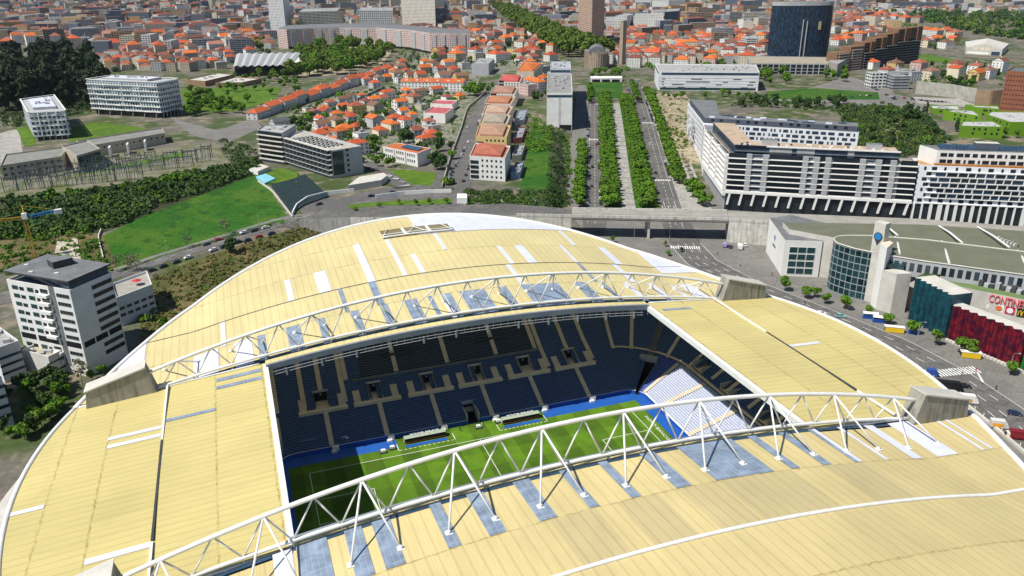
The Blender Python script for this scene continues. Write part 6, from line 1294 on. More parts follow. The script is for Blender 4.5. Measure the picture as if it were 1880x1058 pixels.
listed('bush', [(275, 575), (263, 590), (285, 590), (300, 596)], 4, 'garden shrub, %s behind the low white wing', 'garden shrubs'); listed('bush', [(68, 672), (190, 375), (178, 372), (214, 385)], 5, 'rounded bright shrub, %s standing alone near the left picture edge'.replace('left picture', 'western'), 'garden shrubs')
# ground cover
groundmat('forest_floor', [(.022, .034, .012), (.035, .045, .015), (.06, .055, .025)], .05)
def scrub(name, up, lo, n, r0, r1, leaf, per=40, s=.8):
    U, L = arc(up, 30), arc(lo, 30); uv = []
    for _ in range(n): i = random.uniform(0, 29); k = random.random(); a = np.array([np.interp(i, range(30), U[:, j]) for j in (0, 1)]); b = np.array([np.interp(i, range(30), L[:, j]) for j in (0, 1)]); uv.append(a*(1-k)+b*k)
    P = Gv(uv); P = [p for p in P if free(p, .5)]; mb = MB(); lumps = []
    for p in P: r = random.uniform(r0, r1); lumps.append((p[0], p[1], p[2]+r*.35, r))
    leaves(mb, lumps, per*n, s); return struct(mb.build(name, leaf), 'stuff')
patch('thicket_floor', [(0, 362), (100, 370), (200, 348), (320, 322), (420, 306), (478, 297)], [(0, 442), (100, 432), (188, 428), (330, 372), (472, 320)], 'forest_floor', .12, 40, 12); patch('thicket_floor', [(1545, 196), (1620, 192), (1690, 212)], [(1580, 262), (1640, 298), (1740, 262)], 'forest_floor', .14, 16, 10); patch('grove_floor', [(0, 100), (170, 112)], [(0, 212), (205, 202)], 'forest_floor', .1, 12, 12)
scrub('thicket', [(0, 365), (100, 372), (200, 350), (320, 324), (420, 308), (478, 298)], [(0, 440), (100, 428), (188, 424), (330, 368), (472, 318)], 620, 1.8, 4.0, 'leaf_dark', 40, 1.35)
scrub('thicket', [(0, 400), (90, 410), (180, 395), (300, 352)], [(0, 445), (90, 440), (180, 428), (300, 372)], 170, 1.4, 3.0, 'leaf_mid', 30, 1.0)
scrub('hedge', [(852, 350), (950, 352), (1040, 352)], [(858, 378), (950, 381), (1048, 382)], 200, 1, 2.0, 'leaf_dark', 40, .7); scrub('hedge', [(860, 352), (950, 356), (1040, 358)], [(862, 376), (950, 379), (1044, 380)], 90, .7, 1.6, 'leaf_mid', 40, .6)
scrub('undergrowth', [(1005, 235), (1025, 235), (1040, 245)], [(1008, 372), (1030, 376), (1048, 378)], 230, .9, 2.2, 'leaf_dark', 38, .7); scrub('undergrowth', [(970, 215), (985, 214), (1012, 232)], [(962, 272), (985, 282), (1015, 275)], 130, 1.2, 2.6, 'leaf_bright', 38, .8); scrub('undergrowth', [(1030, 250), (1042, 252)], [(1040, 320), (1050, 322)], 60, .9, 1.8, 'leaf_bright', 38, .7)
scrub('undergrowth', [(1540, 196), (1620, 190), (1660, 200), (1700, 215)], [(1560, 262), (1630, 298), (1690, 285), (1745, 258)], 520, 1.4, 3.2, 'leaf_dark', 38, 1.15); scrub('undergrowth', [(1540, 200), (1620, 196), (1690, 215)], [(1570, 262), (1630, 292), (1740, 262)], 220, 1.0, 2.4, 'leaf_olive', 34, .9)
scrub('undergrowth', [(1208, 190), (1240, 180), (1262, 182)], [(1236, 285), (1246, 290), (1260, 268)], 90, .7, 1.9, 'leaf_olive', 34, .7)
scrub('hedge', [(0, 200), (90, 190), (165, 186)], [(0, 240), (40, 232), (165, 206)], 160, 1.4, 2.8, 'leaf_dark', 34, 1.1); scrub('hedge', [(1340, 183), (1450, 185), (1560, 190)], [(1342, 196), (1450, 200), (1560, 206)], 140, 1.2, 2.4, 'leaf_dark', 30, .9)
scrub('tall_grass', [(285, 508), (420, 458), (540, 422), (604, 405)], [(255, 635), (400, 556), (480, 508), (630, 436)], 520, .5, 1.3, mat('dry_leaf', (.20, .165, .06), .9, .35, .3, col2=(.10, .11, .03)), 22, .6); scrub('tall_grass', [(285, 508), (420, 458), (540, 422), (604, 405)], [(255, 635), (400, 556), (480, 508), (630, 436)], 140, .5, 1.2, 'leaf_olive', 22, .55)
scrub('undergrowth', [(0, 445), (60, 440), (180, 430)], [(0, 505), (100, 500), (215, 500)], 150, .7, 1.8, 'leaf_mid', 26, .8)
scrub('planting', [(500, 340), (540, 330), (560, 322)], [(535, 390), (560, 376), (600, 362)], 26, .5, 1.2, 'leaf_bright', 16, .6)
scrub('undergrowth', [(400, 255), (445, 262), (472, 275)], [(420, 300), (455, 302), (478, 312)], 110, .9, 2.2, 'leaf_dark', 30, .8)
# ================================================================== HOUSES
WC = [('white', (.70, .69, .66), 8), ('cream', (.62, .55, .42), 4), ('grey', (.46, .46, .46), 2), ('yellow', (.62, .46, .18), 1), ('pinkish', (.56, .40, .36), 1), ('beige', (.48, .42, .33), 3)]
RCOL = [('bright orange', (.56, .135, .028), 5), ('orange-red', (.44, .085, .03), 5), ('dull red', (.28, .085, .055), 3), ('brown', (.20, .10, .065), 3), ('faded rose', (.36, .17, .12), 2), ('dark grey', (.09, .095, .10), 1)]
def pick(L): return random.choices(L, [l[2] for l in L])[0]
def house(p, rz, w, d, h, rt, wc, rc, label, group, win, cat='house', nm='house'):
    z = float(gnd(p[0], p[1])); t = thing(nm, label, cat, (p[0], p[1], z), group, rz); x, y = w/2, d/2
    mb = MB(); mb.prism([(-x, -y), (x, -y), (x, y), (-x, y)], -1, h, 0, 0); e = .45; rh = min(w, d)*random.uniform(.22, .30)
    if rt == 'gabled':
        mb.face([(-x, -y, h), (-x, y, h), (-x, 0, h+rh)][::-1]); mb.face([(x, -y, h), (x, y, h), (x, 0, h+rh)])
    mb2 = MB(); X, Y = x+e, y+e; k = 0 if rt == 'gabled' else min(X, Y)*.95; zz = h+rh+.12; zl = h-.12
    if rt == 'flat': mb2.box((0, 0, h), (w+.3, d+.3, .35)); mb2.box((w*.15, d*.1, h+.3), (w*.35, d*.3, 1.8))
    else:
        mb2.face([(-X, -Y, zl), (X, -Y, zl), (X-k, 0, zz), (-X+k, 0, zz)]); mb2.face([(X, Y, zl), (-X, Y, zl), (-X+k, 0, zz), (X-k, 0, zz)])
        if rt == 'hipped': mb2.face([(X, -Y, zl), (X, Y, zl), (X-k, 0, zz)]); mb2.face([(-X, Y, zl), (-X, -Y, zl), (-X+k, 0, zz)])
        mb2.face([(-X, -Y, zl), (-X, Y, zl), (X, Y, zl), (X, -Y, zl)])
    wm = 'plaster' if win else 'facade_house'
    mb.build('wall', wm, t, color=wc, local=True); r = mb2.build('roof', 'roof_tile' if rt != 'flat' else 'flat_roof', t, color=rc, local=True)
    mb = MB(); mb.box((w*.2, d*.15, h), (.8, .8, rh+1.1)); mb.build('chimney', 'plaster', r, color=wc, local=True)
    if win:
        for s_, L, yy, a in ((0, w, -y-.05, 0), (1, d, -x-.05, -PI/2), (2, d, x+.05, PI/2)):
            nw = max(1, int(L/4)); ns = max(1, int(h/3))
            for r_ in range(ns):
                for c in range(nw):
                    q = -L/2+L*(c+.5)/nw; loc = (q, yy, .9+r_*3) if s_ == 0 else ((yy, q, .9+r_*3))
                    link('window', wmesh(1.3, 1.4, 'glass_dark', 'white_wall'), t, None, loc, a)
    return t
HN = 0
def district(quad, nu, nv, region, group, win, rz, sz=(9, 14), hh=(5.5, 9), jit=.28, p_skip=.08, flat=.07, roofs=None, cat='house'):
    global HN
    tl, tr, br, bl = [np.array(q, float) for q in quad]; uv = []
    for j in range(nv):
        for i in range(nu):
            if random.random() < p_skip: continue
            s, t = (i+.5+random.uniform(-jit, jit))/nu, (j+.5+random.uniform(-jit, jit))/nv; uv.append((tl*(1-s)+tr*s)*(1-t)+(bl*(1-s)+br*s)*t)
    P = sorted([p for p in Gv(uv)], key=lambda p: np.linalg.norm(p[:2])); cnt = {}
    for p in P:
        w, d = random.uniform(*sz), random.uniform(sz[0], sz[1]*.85)
        if not free(p, max(w, d)*.62): continue
        wn, wc, _ = pick(WC); rn, rc, _ = pick(roofs or RCOL); rt = 'flat' if random.random() < flat else random.choice(['hipped', 'hipped', 'gabled'])
        if rt == 'flat': rn, rc = 'grey', (.3, .3, .29)
        f = random.uniform(.85, 1.15); wc = tuple(c*f for c in wc); f = random.uniform(.65, 1.25); rc = tuple(c*f for c in rc)
        key = (wn, rn, rt); cnt[key] = cnt.get(key, 0)+1
        lab = '%s %s, %s %s roof, %s outward %s' % (wn, cat, rn, rt, ordn(cnt[key]), region)
        a = rz+random.choice([0, 0, PI/2])+random.uniform(-.12, .12)
        FOOT.append(ccw([p[:2]+np.array([x_*math.cos(a)-y_*math.sin(a), x_*math.sin(a)+y_*math.cos(a)]) for x_, y_ in ((-w/2, -d/2), (w/2, -d/2), (w/2, d/2), (-w/2, d/2))]))
        house(p, a, w, d, random.uniform(*hh), rt, wc, rc, lab, group, win, cat, 'house' if cat == 'house' else 'apartment_block'); HN += 1
# terraced row down the hill
ra, rb = G(474, 216), G(704, 138)
for i in range(13):
    p = ra+(rb-ra)*(i/12)+np.array([random.uniform(-1, 1), random.uniform(-1.5, 1.5), 0]); d = (rb-ra)[:2]; a = math.atan2(d[1], d[0]); L = np.linalg.norm(d)/12.2; f = random.uniform(.85, 1.1); rc = tuple(c*f for c in (.50, .11, .035)) if i != 7 else (.42, .1, .04)
    FOOT.append(ccw([p[:2]+np.array([x_*math.cos(a)-y_*math.sin(a), x_*math.sin(a)+y_*math.cos(a)]) for x_, y_ in ((-L/2, -6), (L/2, -6), (L/2, 6), (-L/2, 6))]))
    house((p[0]+random.uniform(-.5, .5), p[1]+random.uniform(-.5, .5)), a+random.uniform(-.03, .03), L*.97, random.uniform(10.5, 13.5), random.uniform(6.3, 9.8), 'hipped' if i % 5 == 0 else 'gabled', (.55, .54, .53), rc, 'terraced house with orange tiled roof, %s from the balcony block end of the long row' % ordn(i+1), 'long row of terraced houses', True)
ra, rb = G(750, 164), G(845, 166)
for i in range(6):
    p = ra+(rb-ra)*(i/5); d = (rb-ra)[:2]; a = math.atan2(d[1], d[0]); L = np.linalg.norm(d)/5; FOOT.append(ccw([p[:2]+np.array(q) for q in ((-L/2, -7), (L/2, -7), (L/2, 7), (-L/2, 7))]))
    t = house(p, a, L*.98, 16, 9.5, 'gabled', (.68, .67, .64), tuple(c*random.uniform(.8, 1.1) for c in (.52, .12, .04)), 'white terraced house with orange roof and dormer, %s in the row behind the cube houses' % ordn(i+1), 'white terrace behind the cube houses', True)
    mb = MB(); mb.box((0, -4, 10.3), (3, 3, 1.2)); mb.build('dormer', 'white_wall', t, local=True)
groundmat('yard_ground', [(.20, .19, .16), (.06, .10, .02), (.30, .28, .24)], .09)
patch('garden_ground', [(795, 62), (900, 60), (990, 70)], [(730, 155), (850, 150), (985, 122)], 'yard_ground', .06, 16, 10); patch('garden_ground', [(1110, 60), (1250, 50), (1400, 55)], [(1150, 128), (1250, 124), (1400, 120)], 'yard_ground', .06, 20, 10)
patch('garden_ground', [(490, 222), (640, 168), (760, 150), (880, 145)], [(540, 262), (660, 312), (760, 300), (845, 250)], 'yard_ground', .07, 20, 12)
HOT = [r for r in RCOL if r[0] in ('bright orange', 'orange-red', 'dull red', 'brown')]
HB = [((590, 262), 8, 'white', 'orange-red'), ((612, 275), 8, 'white', 'bright orange'), ((655, 283), 9, 'white', 'orange-red'), ((592, 240), 7, 'white', 'brown'), ((618, 232), 7, 'cream', 'brown'), ((655, 208), 8, 'yellow', 'dull red'), ((690, 205), 7, 'beige', 'brown'), ((712, 182), 8, 'white', 'orange-red'), ((735, 202), 9, 'white', 'bright orange'), ((718, 240), 7, 'cream', 'bright orange'), ((688, 232), 8, 'grey', 'bright orange'), ((515, 238), 8, 'grey', 'dark grey'), ((782, 265), 6, 'cream', 'orange-red'), ((755, 290), 6, 'beige', 'brown'), ((760, 188), 7, 'beige', 'dull red'), ((800, 172), 6, 'white', 'orange-red'), ((770, 176), 6, 'cream', 'brown')]
for (u, v), h, wn, rn in HB:
    p = G(u, v)
    wc = [c for c in WC if c[0] == wn][0][1]; rc = [c for c in RCOL if c[0] == rn][0][1]
    near = 'balcony block' if u < 670 else 'white solar-roofed school' if v > 225 else 'cube houses'
    k = sum(1 for q in USED if q.startswith(wn+' house, '+rn) and near in q and rn in q)+1
    a = .35+random.choice([0, PI/2]); FOOT.append(ccw([p[:2]+np.array(q) for q in ((-7, -6), (7, -6), (7, 6), (-7, 6))]))
    house(p, a, random.uniform(13, 17), random.uniform(9, 11.5), h, random.choice(['gabled', 'hipped']), wc, rc, '%s house, %s roof, %s of that look near the %s' % (wn, rn, ordn(k), near), 'houses in the gardens', True)
district(((560, 205), (745, 152), (775, 250), (600, 262)), 10, 6, 'in the gardens behind the balcony block', 'houses in the gardens', True, .3, (8, 13), (3.5, 7), .3, .05, .12, HOT)
district(((735, 168), (855, 175), (800, 265), (760, 262)), 5, 5, 'beside the cube houses', 'houses beside the cube houses', True, .3, (8, 13), (3.5, 7.5), .28, .05, .15, HOT)
district(((640, 150), (745, 118), (760, 150), (690, 168)), 5, 3, 'between terraced row and park', 'houses by the park', True, .3, (9, 14), (5, 8), .25, .05, .1, HOT)
district(((735, 118), (860, 122), (850, 152), (720, 150)), 9, 3, 'behind the white terrace row', 'houses behind the white terrace', True, .2, (12, 17), (7, 10), .2, .03, .03, HOT)
district(((800, 62), (990, 60), (985, 118), (800, 118)), 11, 5, 'among the villas near the plane avenue', 'villas near the plane avenue', False, .5, (16, 24), (9, 14), .22, .1, .03, HOT)
district(((945, 60), (1010, 75), (1040, 118), (985, 120)), 3, 3, 'between plane avenue and blank slab', 'villas near the plane avenue', False, .4, (13, 18), (9, 14), .2, 0, .0, HOT)
district(((1150, 58), (1400, 55), (1400, 120), (1155, 126)), 14, 7, 'on the hillside behind the ribbon office', 'hillside villas', False, .9, (16, 25), (9, 14), .26, .06, .02, HOT)
district(((1590, 118), (1850, 128), (1838, 150), (1600, 160)), 12, 2, 'above the dark stone retaining wall', 'houses above the retaining wall', True, .2, (13, 18), (9, 15), .18, .1, .1, HOT)
district(((1700, 60), (1760, 62), (1760, 72), (1690, 70)), 4, 2, 'beside the gabled warehouse', 'houses near the warehouse', False, .2, (18, 26), (9, 14), .2, 0, .0, HOT)
district(((1530, 28), (1690, 26), (1690, 46), (1530, 46)), 8, 2, 'behind the stepped brown complex', 'houses behind the stepped complex', False, .2, (18, 28), (9, 15), .2, .1, .0, HOT)
district(((195, 112), (345, 118), (345, 130), (200, 130)), 10, 2, 'behind the long wavy block', 'houses behind the wavy block', True, .25, (13, 18), (8, 12), .2, .05, 0, HOT)
district(((190, 62), (470, 62), (470, 110), (200, 108)), 13, 4, 'in the old town beyond the grove', 'old town houses', False, .25, (14, 26), (9, 20), .25, .1, .12)
district(((0, 58), (190, 62), (200, 95), (0, 95)), 8, 2, 'between old town and eucalyptus grove', 'old town houses', False, .25, (16, 30), (9, 22), .25, .1, .1)
district(((950, 112), (1003, 116), (1000, 168), (968, 185)), 4, 5, 'between street houses and blank slab', 'villas near the plane avenue', False, .4, (11, 16), (7, 12), .2, .05, .1, HOT)
district(((1150, 95), (1240, 100), (1205, 120), (1150, 128)), 5, 3, 'beside the bell tower', 'hillside villas', False, .9, (14, 20), (8, 12), .22, .0, .0, HOT)
district(((1530, 50), (1640, 46), (1610, 70), (1530, 92)), 6, 4, 'between glass tower and brown complex', 'houses behind the stepped complex', False, .3, (15, 24), (8, 15), .22, .05, .0, HOT)
district(((1690, 72), (1765, 78), (1765, 94), (1690, 94)), 6, 2, 'next to the gabled warehouse', 'houses near the warehouse', False, .2, (14, 22), (7, 12), .22, .1, .0, HOT)
district(((345, 106), (430, 110), (425, 132), (345, 130)), 6, 2, 'behind the brown school', 'houses behind the wavy block', False, .25, (14, 20), (8, 13), .2, .0, .05, HOT)
scatter('round', ((420, 140), (560, 150), (545, 178), (400, 172)), 26, 6, 11, 'green tree, %s outward near the brown school buildings', 'school lawn trees', 2)
scatter('dark', ((955, 120), (1003, 120), (1002, 180), (965, 195)), 16, 6, 10, 'dark tree, %s outward between street houses and blank slab', 'trees beside the blank slab', 2)
# larger blocks of the middle distance
BK_ = [('white', (.66, .65, .63), 7), ('cream', (.62, .56, .44), 4), ('ochre', (.52, .36, .18), 2), ('grey', (.34, .35, .37), 3), ('brown', (.28, .21, .15), 2), ('slate', (.14, .17, .22), 1)]
def blocks(quad, n, region, w0, w1, h0, h1, group):
    tl, tr, br, bl = [np.array(q, float) for q in quad]; k = 0; cnt = {}; tries = 0; spec = []
    while k < n and tries < n*12:
        tries += 1; s, t = random.random(), random.random(); p = Gv([(tl*(1-s)+tr*s)*(1-t)+(bl*(1-s)+br*s)*t])[0]; w = random.uniform(w0, w1); d = random.uniform(12, 18)
        if not free(p, max(w, d)*.55): continue
        a = random.choice([.1, .25, -.3, 1.3]); ca, sa = math.cos(a), math.sin(a); P = [p[:2]+np.array([x*ca-y*sa, x*sa+y*ca]) for x, y in ((-w/2, -d/2), (w/2, -d/2), (w/2, d/2), (-w/2, d/2))]; spec.append((np.linalg.norm(p[:2]), P, p)); FOOT.append(ccw(P)); k += 1
    for _, P, p in sorted(spec, key=lambda q: q[0]):
        cn, col, _ = pick(BK_); wl, wn = random.choice([('facade_grid', 'small windows'), ('facade_band', 'window bands'), ('facade_big', 'large windows')]); rt = random.choice(['grey', 'grey', 'rust red']); key = (cn, wn, rt); cnt[key] = cnt.get(key, 0)+1
        lab = '%s block with %s, %s roof, %s outward %s' % (cn, wn, rt, ordn(cnt[key]), region); f = random.uniform(.8, 1.1)
        t, Q = block('apartment_block', lab, 'apartment block', P, p[2]+random.uniform(h0, h1), tuple(c*f for c in col), wl, (.30, .30, .29) if rt == 'grey' else (.34, .11, .06), group=group); FOOT.pop()
        c = sum(Q)/4; mb = MB(); zt = max(v[2] for v in [(0, 0, 0)]); 
blocks(((190, 40), (520, 40), (500, 108), (200, 100)), 34, 'in the old town', 22, 55, 16, 30, 'old town blocks'); blocks(((0, 35), (190, 35), (190, 80), (0, 80)), 18, 'beyond the eucalyptus grove', 24, 60, 16, 32, 'blocks beyond the grove')
blocks(((520, 5), (900, 5), (880, 30), (520, 40)), 24, 'beyond the curved building', 30, 80, 18, 40, 'blocks beyond the curved building'); blocks(((1110, 20), (1400, 15), (1400, 50), (1230, 50)), 16, 'beyond the hillside villas', 30, 60, 16, 32, 'blocks beyond the villas'); blocks(((1290, 70), (1400, 68), (1400, 90), (1300, 92)), 4, 'amid the hillside villas', 24, 36, 18, 24, 'blocks amid the villas')
blocks(((1530, 8), (1900, 2), (1900, 20), (1530, 24)), 20, 'on the farthest hillside'.replace('farthest', 'hazy outer'), 40, 110, 10, 26, 'blocks on the outer hillside'); blocks(((1598, 148), (1650, 150), (1660, 165), (1600, 162)), 4, 'beside the blank sloping building', 14, 20, 13, 18, 'blocks beside the sloping building')
# the rest of the town, far off, as one mass
mb = MB(); cols = []
def addh(p, a, w, d, h, wc, rc, rh):
    ca, sa = math.cos(a), math.sin(a); z = 10.4; C4 = [(p[0]+x*ca-y*sa, p[1]+x*sa+y*ca) for x, y in ((-w/2, -d/2), (w/2, -d/2), (w/2, d/2), (-w/2, d/2))]; n0 = len(mb.f); u = random.uniform(0, 3)
    for i in range(4): u = mb.wall(C4[i], C4[(i+1) % 4], z-1, z+h, 0, u)
    cols.extend([wc]*4)
    if rh <= 0: mb.face([(*c, z+h) for c in C4], 1); cols.append(rc)
    else:
        r0 = (p[0]-ca*(w-d)*.35, p[1]-sa*(w-d)*.35, z+h+rh); r1 = (p[0]+ca*(w-d)*.35, p[1]+sa*(w-d)*.35, z+h+rh); q = [(*c, z+h) for c in C4]
        mb.face([q[0], q[1], r1, r0], 1); mb.face([q[2], q[3], r0, r1], 1); mb.face([q[1], q[2], r1], 1); mb.face([q[3], q[0], r0], 1); cols.extend([rc]*4)
uv = []
for i in range(7600): uv.append((random.uniform(-60, 1960), random.uniform(-16, 62)**1.0))
uv = [(u, v) for u, v in uv if not (905 < u < 1100 and 12 < v and abs(u-(1082-165*((112-v)/96)**.9 if v < 112 else 1082)) < 40) and not (540 < u < 745 and v > 45) and not (1640 < u and 25 < v) and not (1140 < u < 1400 and v > 52) and not (790 < u < 920 and v > 48)]
TR_ = [('a', (.40, .10, .04), 3), ('b', (.27, .085, .05), 4), ('c', (.19, .085, .06), 3), ('d', (.30, .15, .11), 2), ('e', (.28, .28, .28), 2)]
for i in range(2400): uv.append((random.uniform(-40, 500), random.uniform(45, 110)))
for i in range(260): uv.append((random.uniform(190, 350), random.uniform(100, 132)))
for i in range(700): uv.append((random.uniform(1110, 1410), random.uniform(50, 118)))
for i in range(240): uv.append((random.uniform(780, 900), random.uniform(48, 100)))
uv = [(u, v) for u, v in uv if not (v > 62 and u < 175 and v > 78) and not (u > 425 and u < 560 and v > 90)]
P = Gv(uv)
for p in P:
    dist = np.linalg.norm(p[:2]); big = random.random() < .16
    w = random.uniform(25, 60) if big else random.uniform(11, 24); d = random.uniform(12, 18) if big else random.uniform(10, 15)
    if not free(p, w*.5): continue
    wc = random.choice(BK_)[1] if big else pick(WC)[1]; rc = pick(TR_)[1] if not (big and random.random() < .6) else (.3, .3, .29); f = random.uniform(.7, 1.1); g = random.uniform(.55, 1.0)
    FOOT.append(ccw([p[:2]+np.array(q) for q in ((-w*.35, -w*.3), (w*.35, -w*.3), (w*.35, w*.3), (-w*.35, w*.3))])) if dist < 1500 else None
    addh(p, random.choice([.1, .3, 1.4, -.3, 1.0])+random.uniform(-.1, .1), w, d, random.uniform(12, 28) if big else random.uniform(6, 13), tuple(c*f for c in wc), tuple(c*g for c in rc), 0 if (big and rc[0] == .3) else d*.24)
me = mb.mesh('distant_town', ['town_wall', 'town_roof']); ca_ = me.color_attributes.new('Col', 'FLOAT_COLOR', 'CORNER'); arr = []
for f, c in zip(mb.f, cols): arr.extend([(*c, 1)]*len(f))
ca_.data.foreach_set('color', np.array(arr, float).ravel()); struct(link('distant_town', me), 'stuff')
def farwood(n, quad, leaf, r0=5, r1=9, sz=3.0, nm='far_wood'):
    tl, tr, br, bl = [np.array(q, float) for q in quad]; mb = MB(); L = []
    P = Gv([(tl*(1-s)+tr*s)*(1-t)+(bl*(1-s)+br*s)*t for s, t in RNG.random((n, 2))])
    for p in P:
        if free(p, 3): r = random.uniform(r0, r1); L.append((p[0], p[1], p[2]+r*.8, r))
    leaves(mb, L, 46*len(L), sz); struct(mb.build(nm, leaf), 'stuff')
for n_, q_, l_ in FARW: farwood(n_, q_, l_, 3.5, 6.5)
farwood(300, ((0, -8), (1880, -12), (1880, 40), (0, 52)), 'leaf_dark', 4, 8); farwood(190, ((1540, 10), (1900, 6), (1900, 44), (1600, 34)), 'leaf_dark', 4, 8); farwood(60, ((1560, 14), (1900, 10), (1900, 60), (1700, 44)), 'leaf_mid', 4, 7)
for n_, q_, l_ in ((330, ((1110, 52), (1400, 50), (1400, 122), (1150, 130)), 'leaf_mid'), (260, ((790, 60), (990, 60), (985, 122), (720, 150)), 'leaf_dark'), (150, ((1530, 40), (1700, 40), (1650, 85), (1540, 100)), 'leaf_mid'), (240, ((190, 55), (500, 55), (500, 112), (200, 135)), 'leaf_dark'), (150, ((0, 30), (200, 30), (190, 90), (0, 90)), 'leaf_mid')): farwood(n_, q_, l_, 1.8, 4.2, 1.7, 'garden_greenery')
for n_, q_, l_ in ((420, ((500, 200), (760, 152), (850, 180), (640, 300)), 'leaf_mid'), (160, ((500, 200), (760, 152), (850, 180), (640, 300)), 'leaf_dark'), (110, ((1590, 118), (1850, 128), (1838, 158), (1600, 162)), 'leaf_mid'), (90, ((700, 60), (760, 80), (800, 110), (730, 118)), 'leaf_mid')): farwood(n_, q_, l_, .8, 2.0, .9, 'garden_greenery')
# ================================================================== VEHICLES
def carmesh():
    L, Wd = 4.3, 1.78; side = [(-2.15, .35), (-2.12, .78), (-1.95, .92), (-1.2, .98), (1.0, .98), (1.9, .82), (2.13, .66), (2.15, .35)]
    b = MB(); n = len(side)
    def loft(prof, ins):
        rows = []
        for yy, k in ((-Wd/2, 0), (Wd/2, 0)): rows.append([(x, yy, z) for x, z in prof])
        b.face([(x, -Wd/2, z) for x, z in prof][::-1]); b.face([(x, Wd/2, z) for x, z in prof])
        for i in range(len(prof)): a, c = prof[i], prof[(i+1) % len(prof)]; b.face([(a[0], -Wd/2, a[1]), (a[0], Wd/2, a[1]), (c[0], Wd/2, c[1]), (c[0], -Wd/2, c[1])])
    loft(side, 0)
    rf = [(-1.35, 1.43), (.35, 1.45)]; b.face([(-1.35, -.62, 1.44), (.35, -.62, 1.46), (.35, .62, 1.46), (-1.35, .62, 1.44)])
    for x0, x1 in ((-1.35, -1.9), (.35, 1.05), (-.45, -.5)):
        for y in (-1, 1): b.tube([(x0, y*.62, 1.44), (x1, y*.84, .97)], .06, 4)
    body = b.mesh('body', 'car_paint')
    g = MB(); A = [(-1.95, -.84, .95), (1.12, -.84, .95), (1.12, .84, .95), (-1.95, .84, .95)]; T = [(-1.33, -.61, 1.42), (.34, -.61, 1.44), (.34, .61, 1.44), (-1.33, .61, 1.42)]
    for i in range(4): g.face([A[i], A[(i+1) % 4], T[(i+1) % 4], T[i]])
    w = MB(); w.tube([(0, -.11, 0), (0, .11, 0)], .33, 12, 0); w.tube([(0, -.12, 0), (0, .12, 0)], .19, 8, 1)
    h = MB(); h.box((0, 0, 0), (.1, .38, .16))
    return body, g.mesh('windows', 'glass_dark'), w.mesh('wheel', ['dark_grey', 'steel']), h.mesh('headlight', 'light_grey'), h.mesh('tail_light', 'red_paint')
m = mat('car_paint', objcol=True, rough=.3, var=.03, sc=.3, spec=.5); m.node_tree.nodes['Principled BSDF'].inputs['Coat Weight'].default_value = .5
CB, CG, CW, CH, CT = carmesh()
CC = {'black': (.012, .012, .014), 'dark grey': (.05, .053, .058), 'silver': (.42, .43, .44), 'white': (.75, .75, .74), 'dark blue': (.02, .035, .10), 'red': (.42, .015, .02), 'pale teal': (.25, .48, .45)}
def car(p, ang, cn, label, group=None, z=None):
    z = float(gnd(p[0], p[1]))+.18 if z is None else z; t = thing('car', label, 'car', (p[0], p[1], z), group, ang)
    link('body', CB, t, CC[cn]); link('windows', CG, t)
    for x in (-1.3, 1.35):
        for y in (-.8, .8): link('wheel', CW, t, None, (x, y, .33))
    for y in (-.62, .62): link('headlight', CH, t, None, (2.1, y, .62)); link('tail_light', CT, t, None, (-2.12, y, .68))
def anycol(): return random.choice(['black', 'dark grey', 'dark grey', 'silver', 'white', 'black', 'dark blue', 'white', 'silver', 'red'] if random.random() < .5 else ['black', 'dark grey', 'silver', 'white', 'dark blue'])
CNT = {}
def nth(k): CNT[k] = CNT.get(k, 0)+1; return ordn(CNT[k])
for (u, v, cn) in [(280, 498, 'black'), (300, 491, 'black'), (324, 483, 'dark grey'), (346, 475, 'white'), (379, 451, 'dark grey'), (392, 461, 'white'), (402, 442, 'red'), (411, 455, 'black'), (438, 446, 'black'), (448, 429, 'white'), (454, 443, 'dark grey'), (467, 426, 'black'), (475, 437, 'red'), (488, 420, 'white'), (498, 431, 'dark blue'), (586, 377, 'black'), (471, 424, 'dark grey')]:
    p = G(u, v); car(p, .42+(PI if v % 2 else 0), cn, '%s car, %s of that colour uphill on the road below the meadow' % (cn, nth(cn+'W')), 'cars on the meadow road')
for (u, v, cn) in [(682, 362, 'black'), (722, 355, 'black'), (760, 354, 'red'), (812, 352, 'black'), (797, 351, 'dark grey')]: car(G(u, v), .1, cn, '%s car, %s of that colour crossing the junction beyond the verge' % (cn, nth(cn+'J')), 'cars at the junction', float(G(u, v)[2])+.25)
for (u, v, cn) in [(677, 311, 'black'), (690, 315, 'dark grey'), (702, 320, 'red'), (715, 325, 'white'), (727, 330, 'white'), (739, 336, 'silver'), (700, 326, 'dark blue')]: car(G(u, v), -.95, cn, '%s car, %s of that colour parked beside the balcony block end wall' % (cn, nth(cn+'B')), 'cars beside the balcony block')
sa_, sb_ = np.array([836., 334.]), np.array([914., 168.])
for side, offs in ((1, 15), (-1, -14)):
    for i in range(30):
        f = i/30
        if (side < 0 and random.random() < .5) or random.random() < .12: continue
        o = offs*(1-f*.62); u, v = sa_+(sb_-sa_)*f; p = G(u+o, v); cn = anycol(); car(p, 1.18 if side > 0 else 1.18+PI, cn, '%s car, %s of that colour uphill along the %s of the sloping street' % (cn, nth(cn+'S%d' % side), 'apartments' if side > 0 else 'garden wall'), 'cars on the sloping street')
for (u, v, cn) in [(838, 300, 'silver'), (858, 235, 'white')]: car(G(u, v), 1.2, cn, '%s car driving in the middle of the sloping street, %s one' % (cn, 'lower' if v > 250 else 'upper'))
aang = math.atan2(AA[1], AA[0])
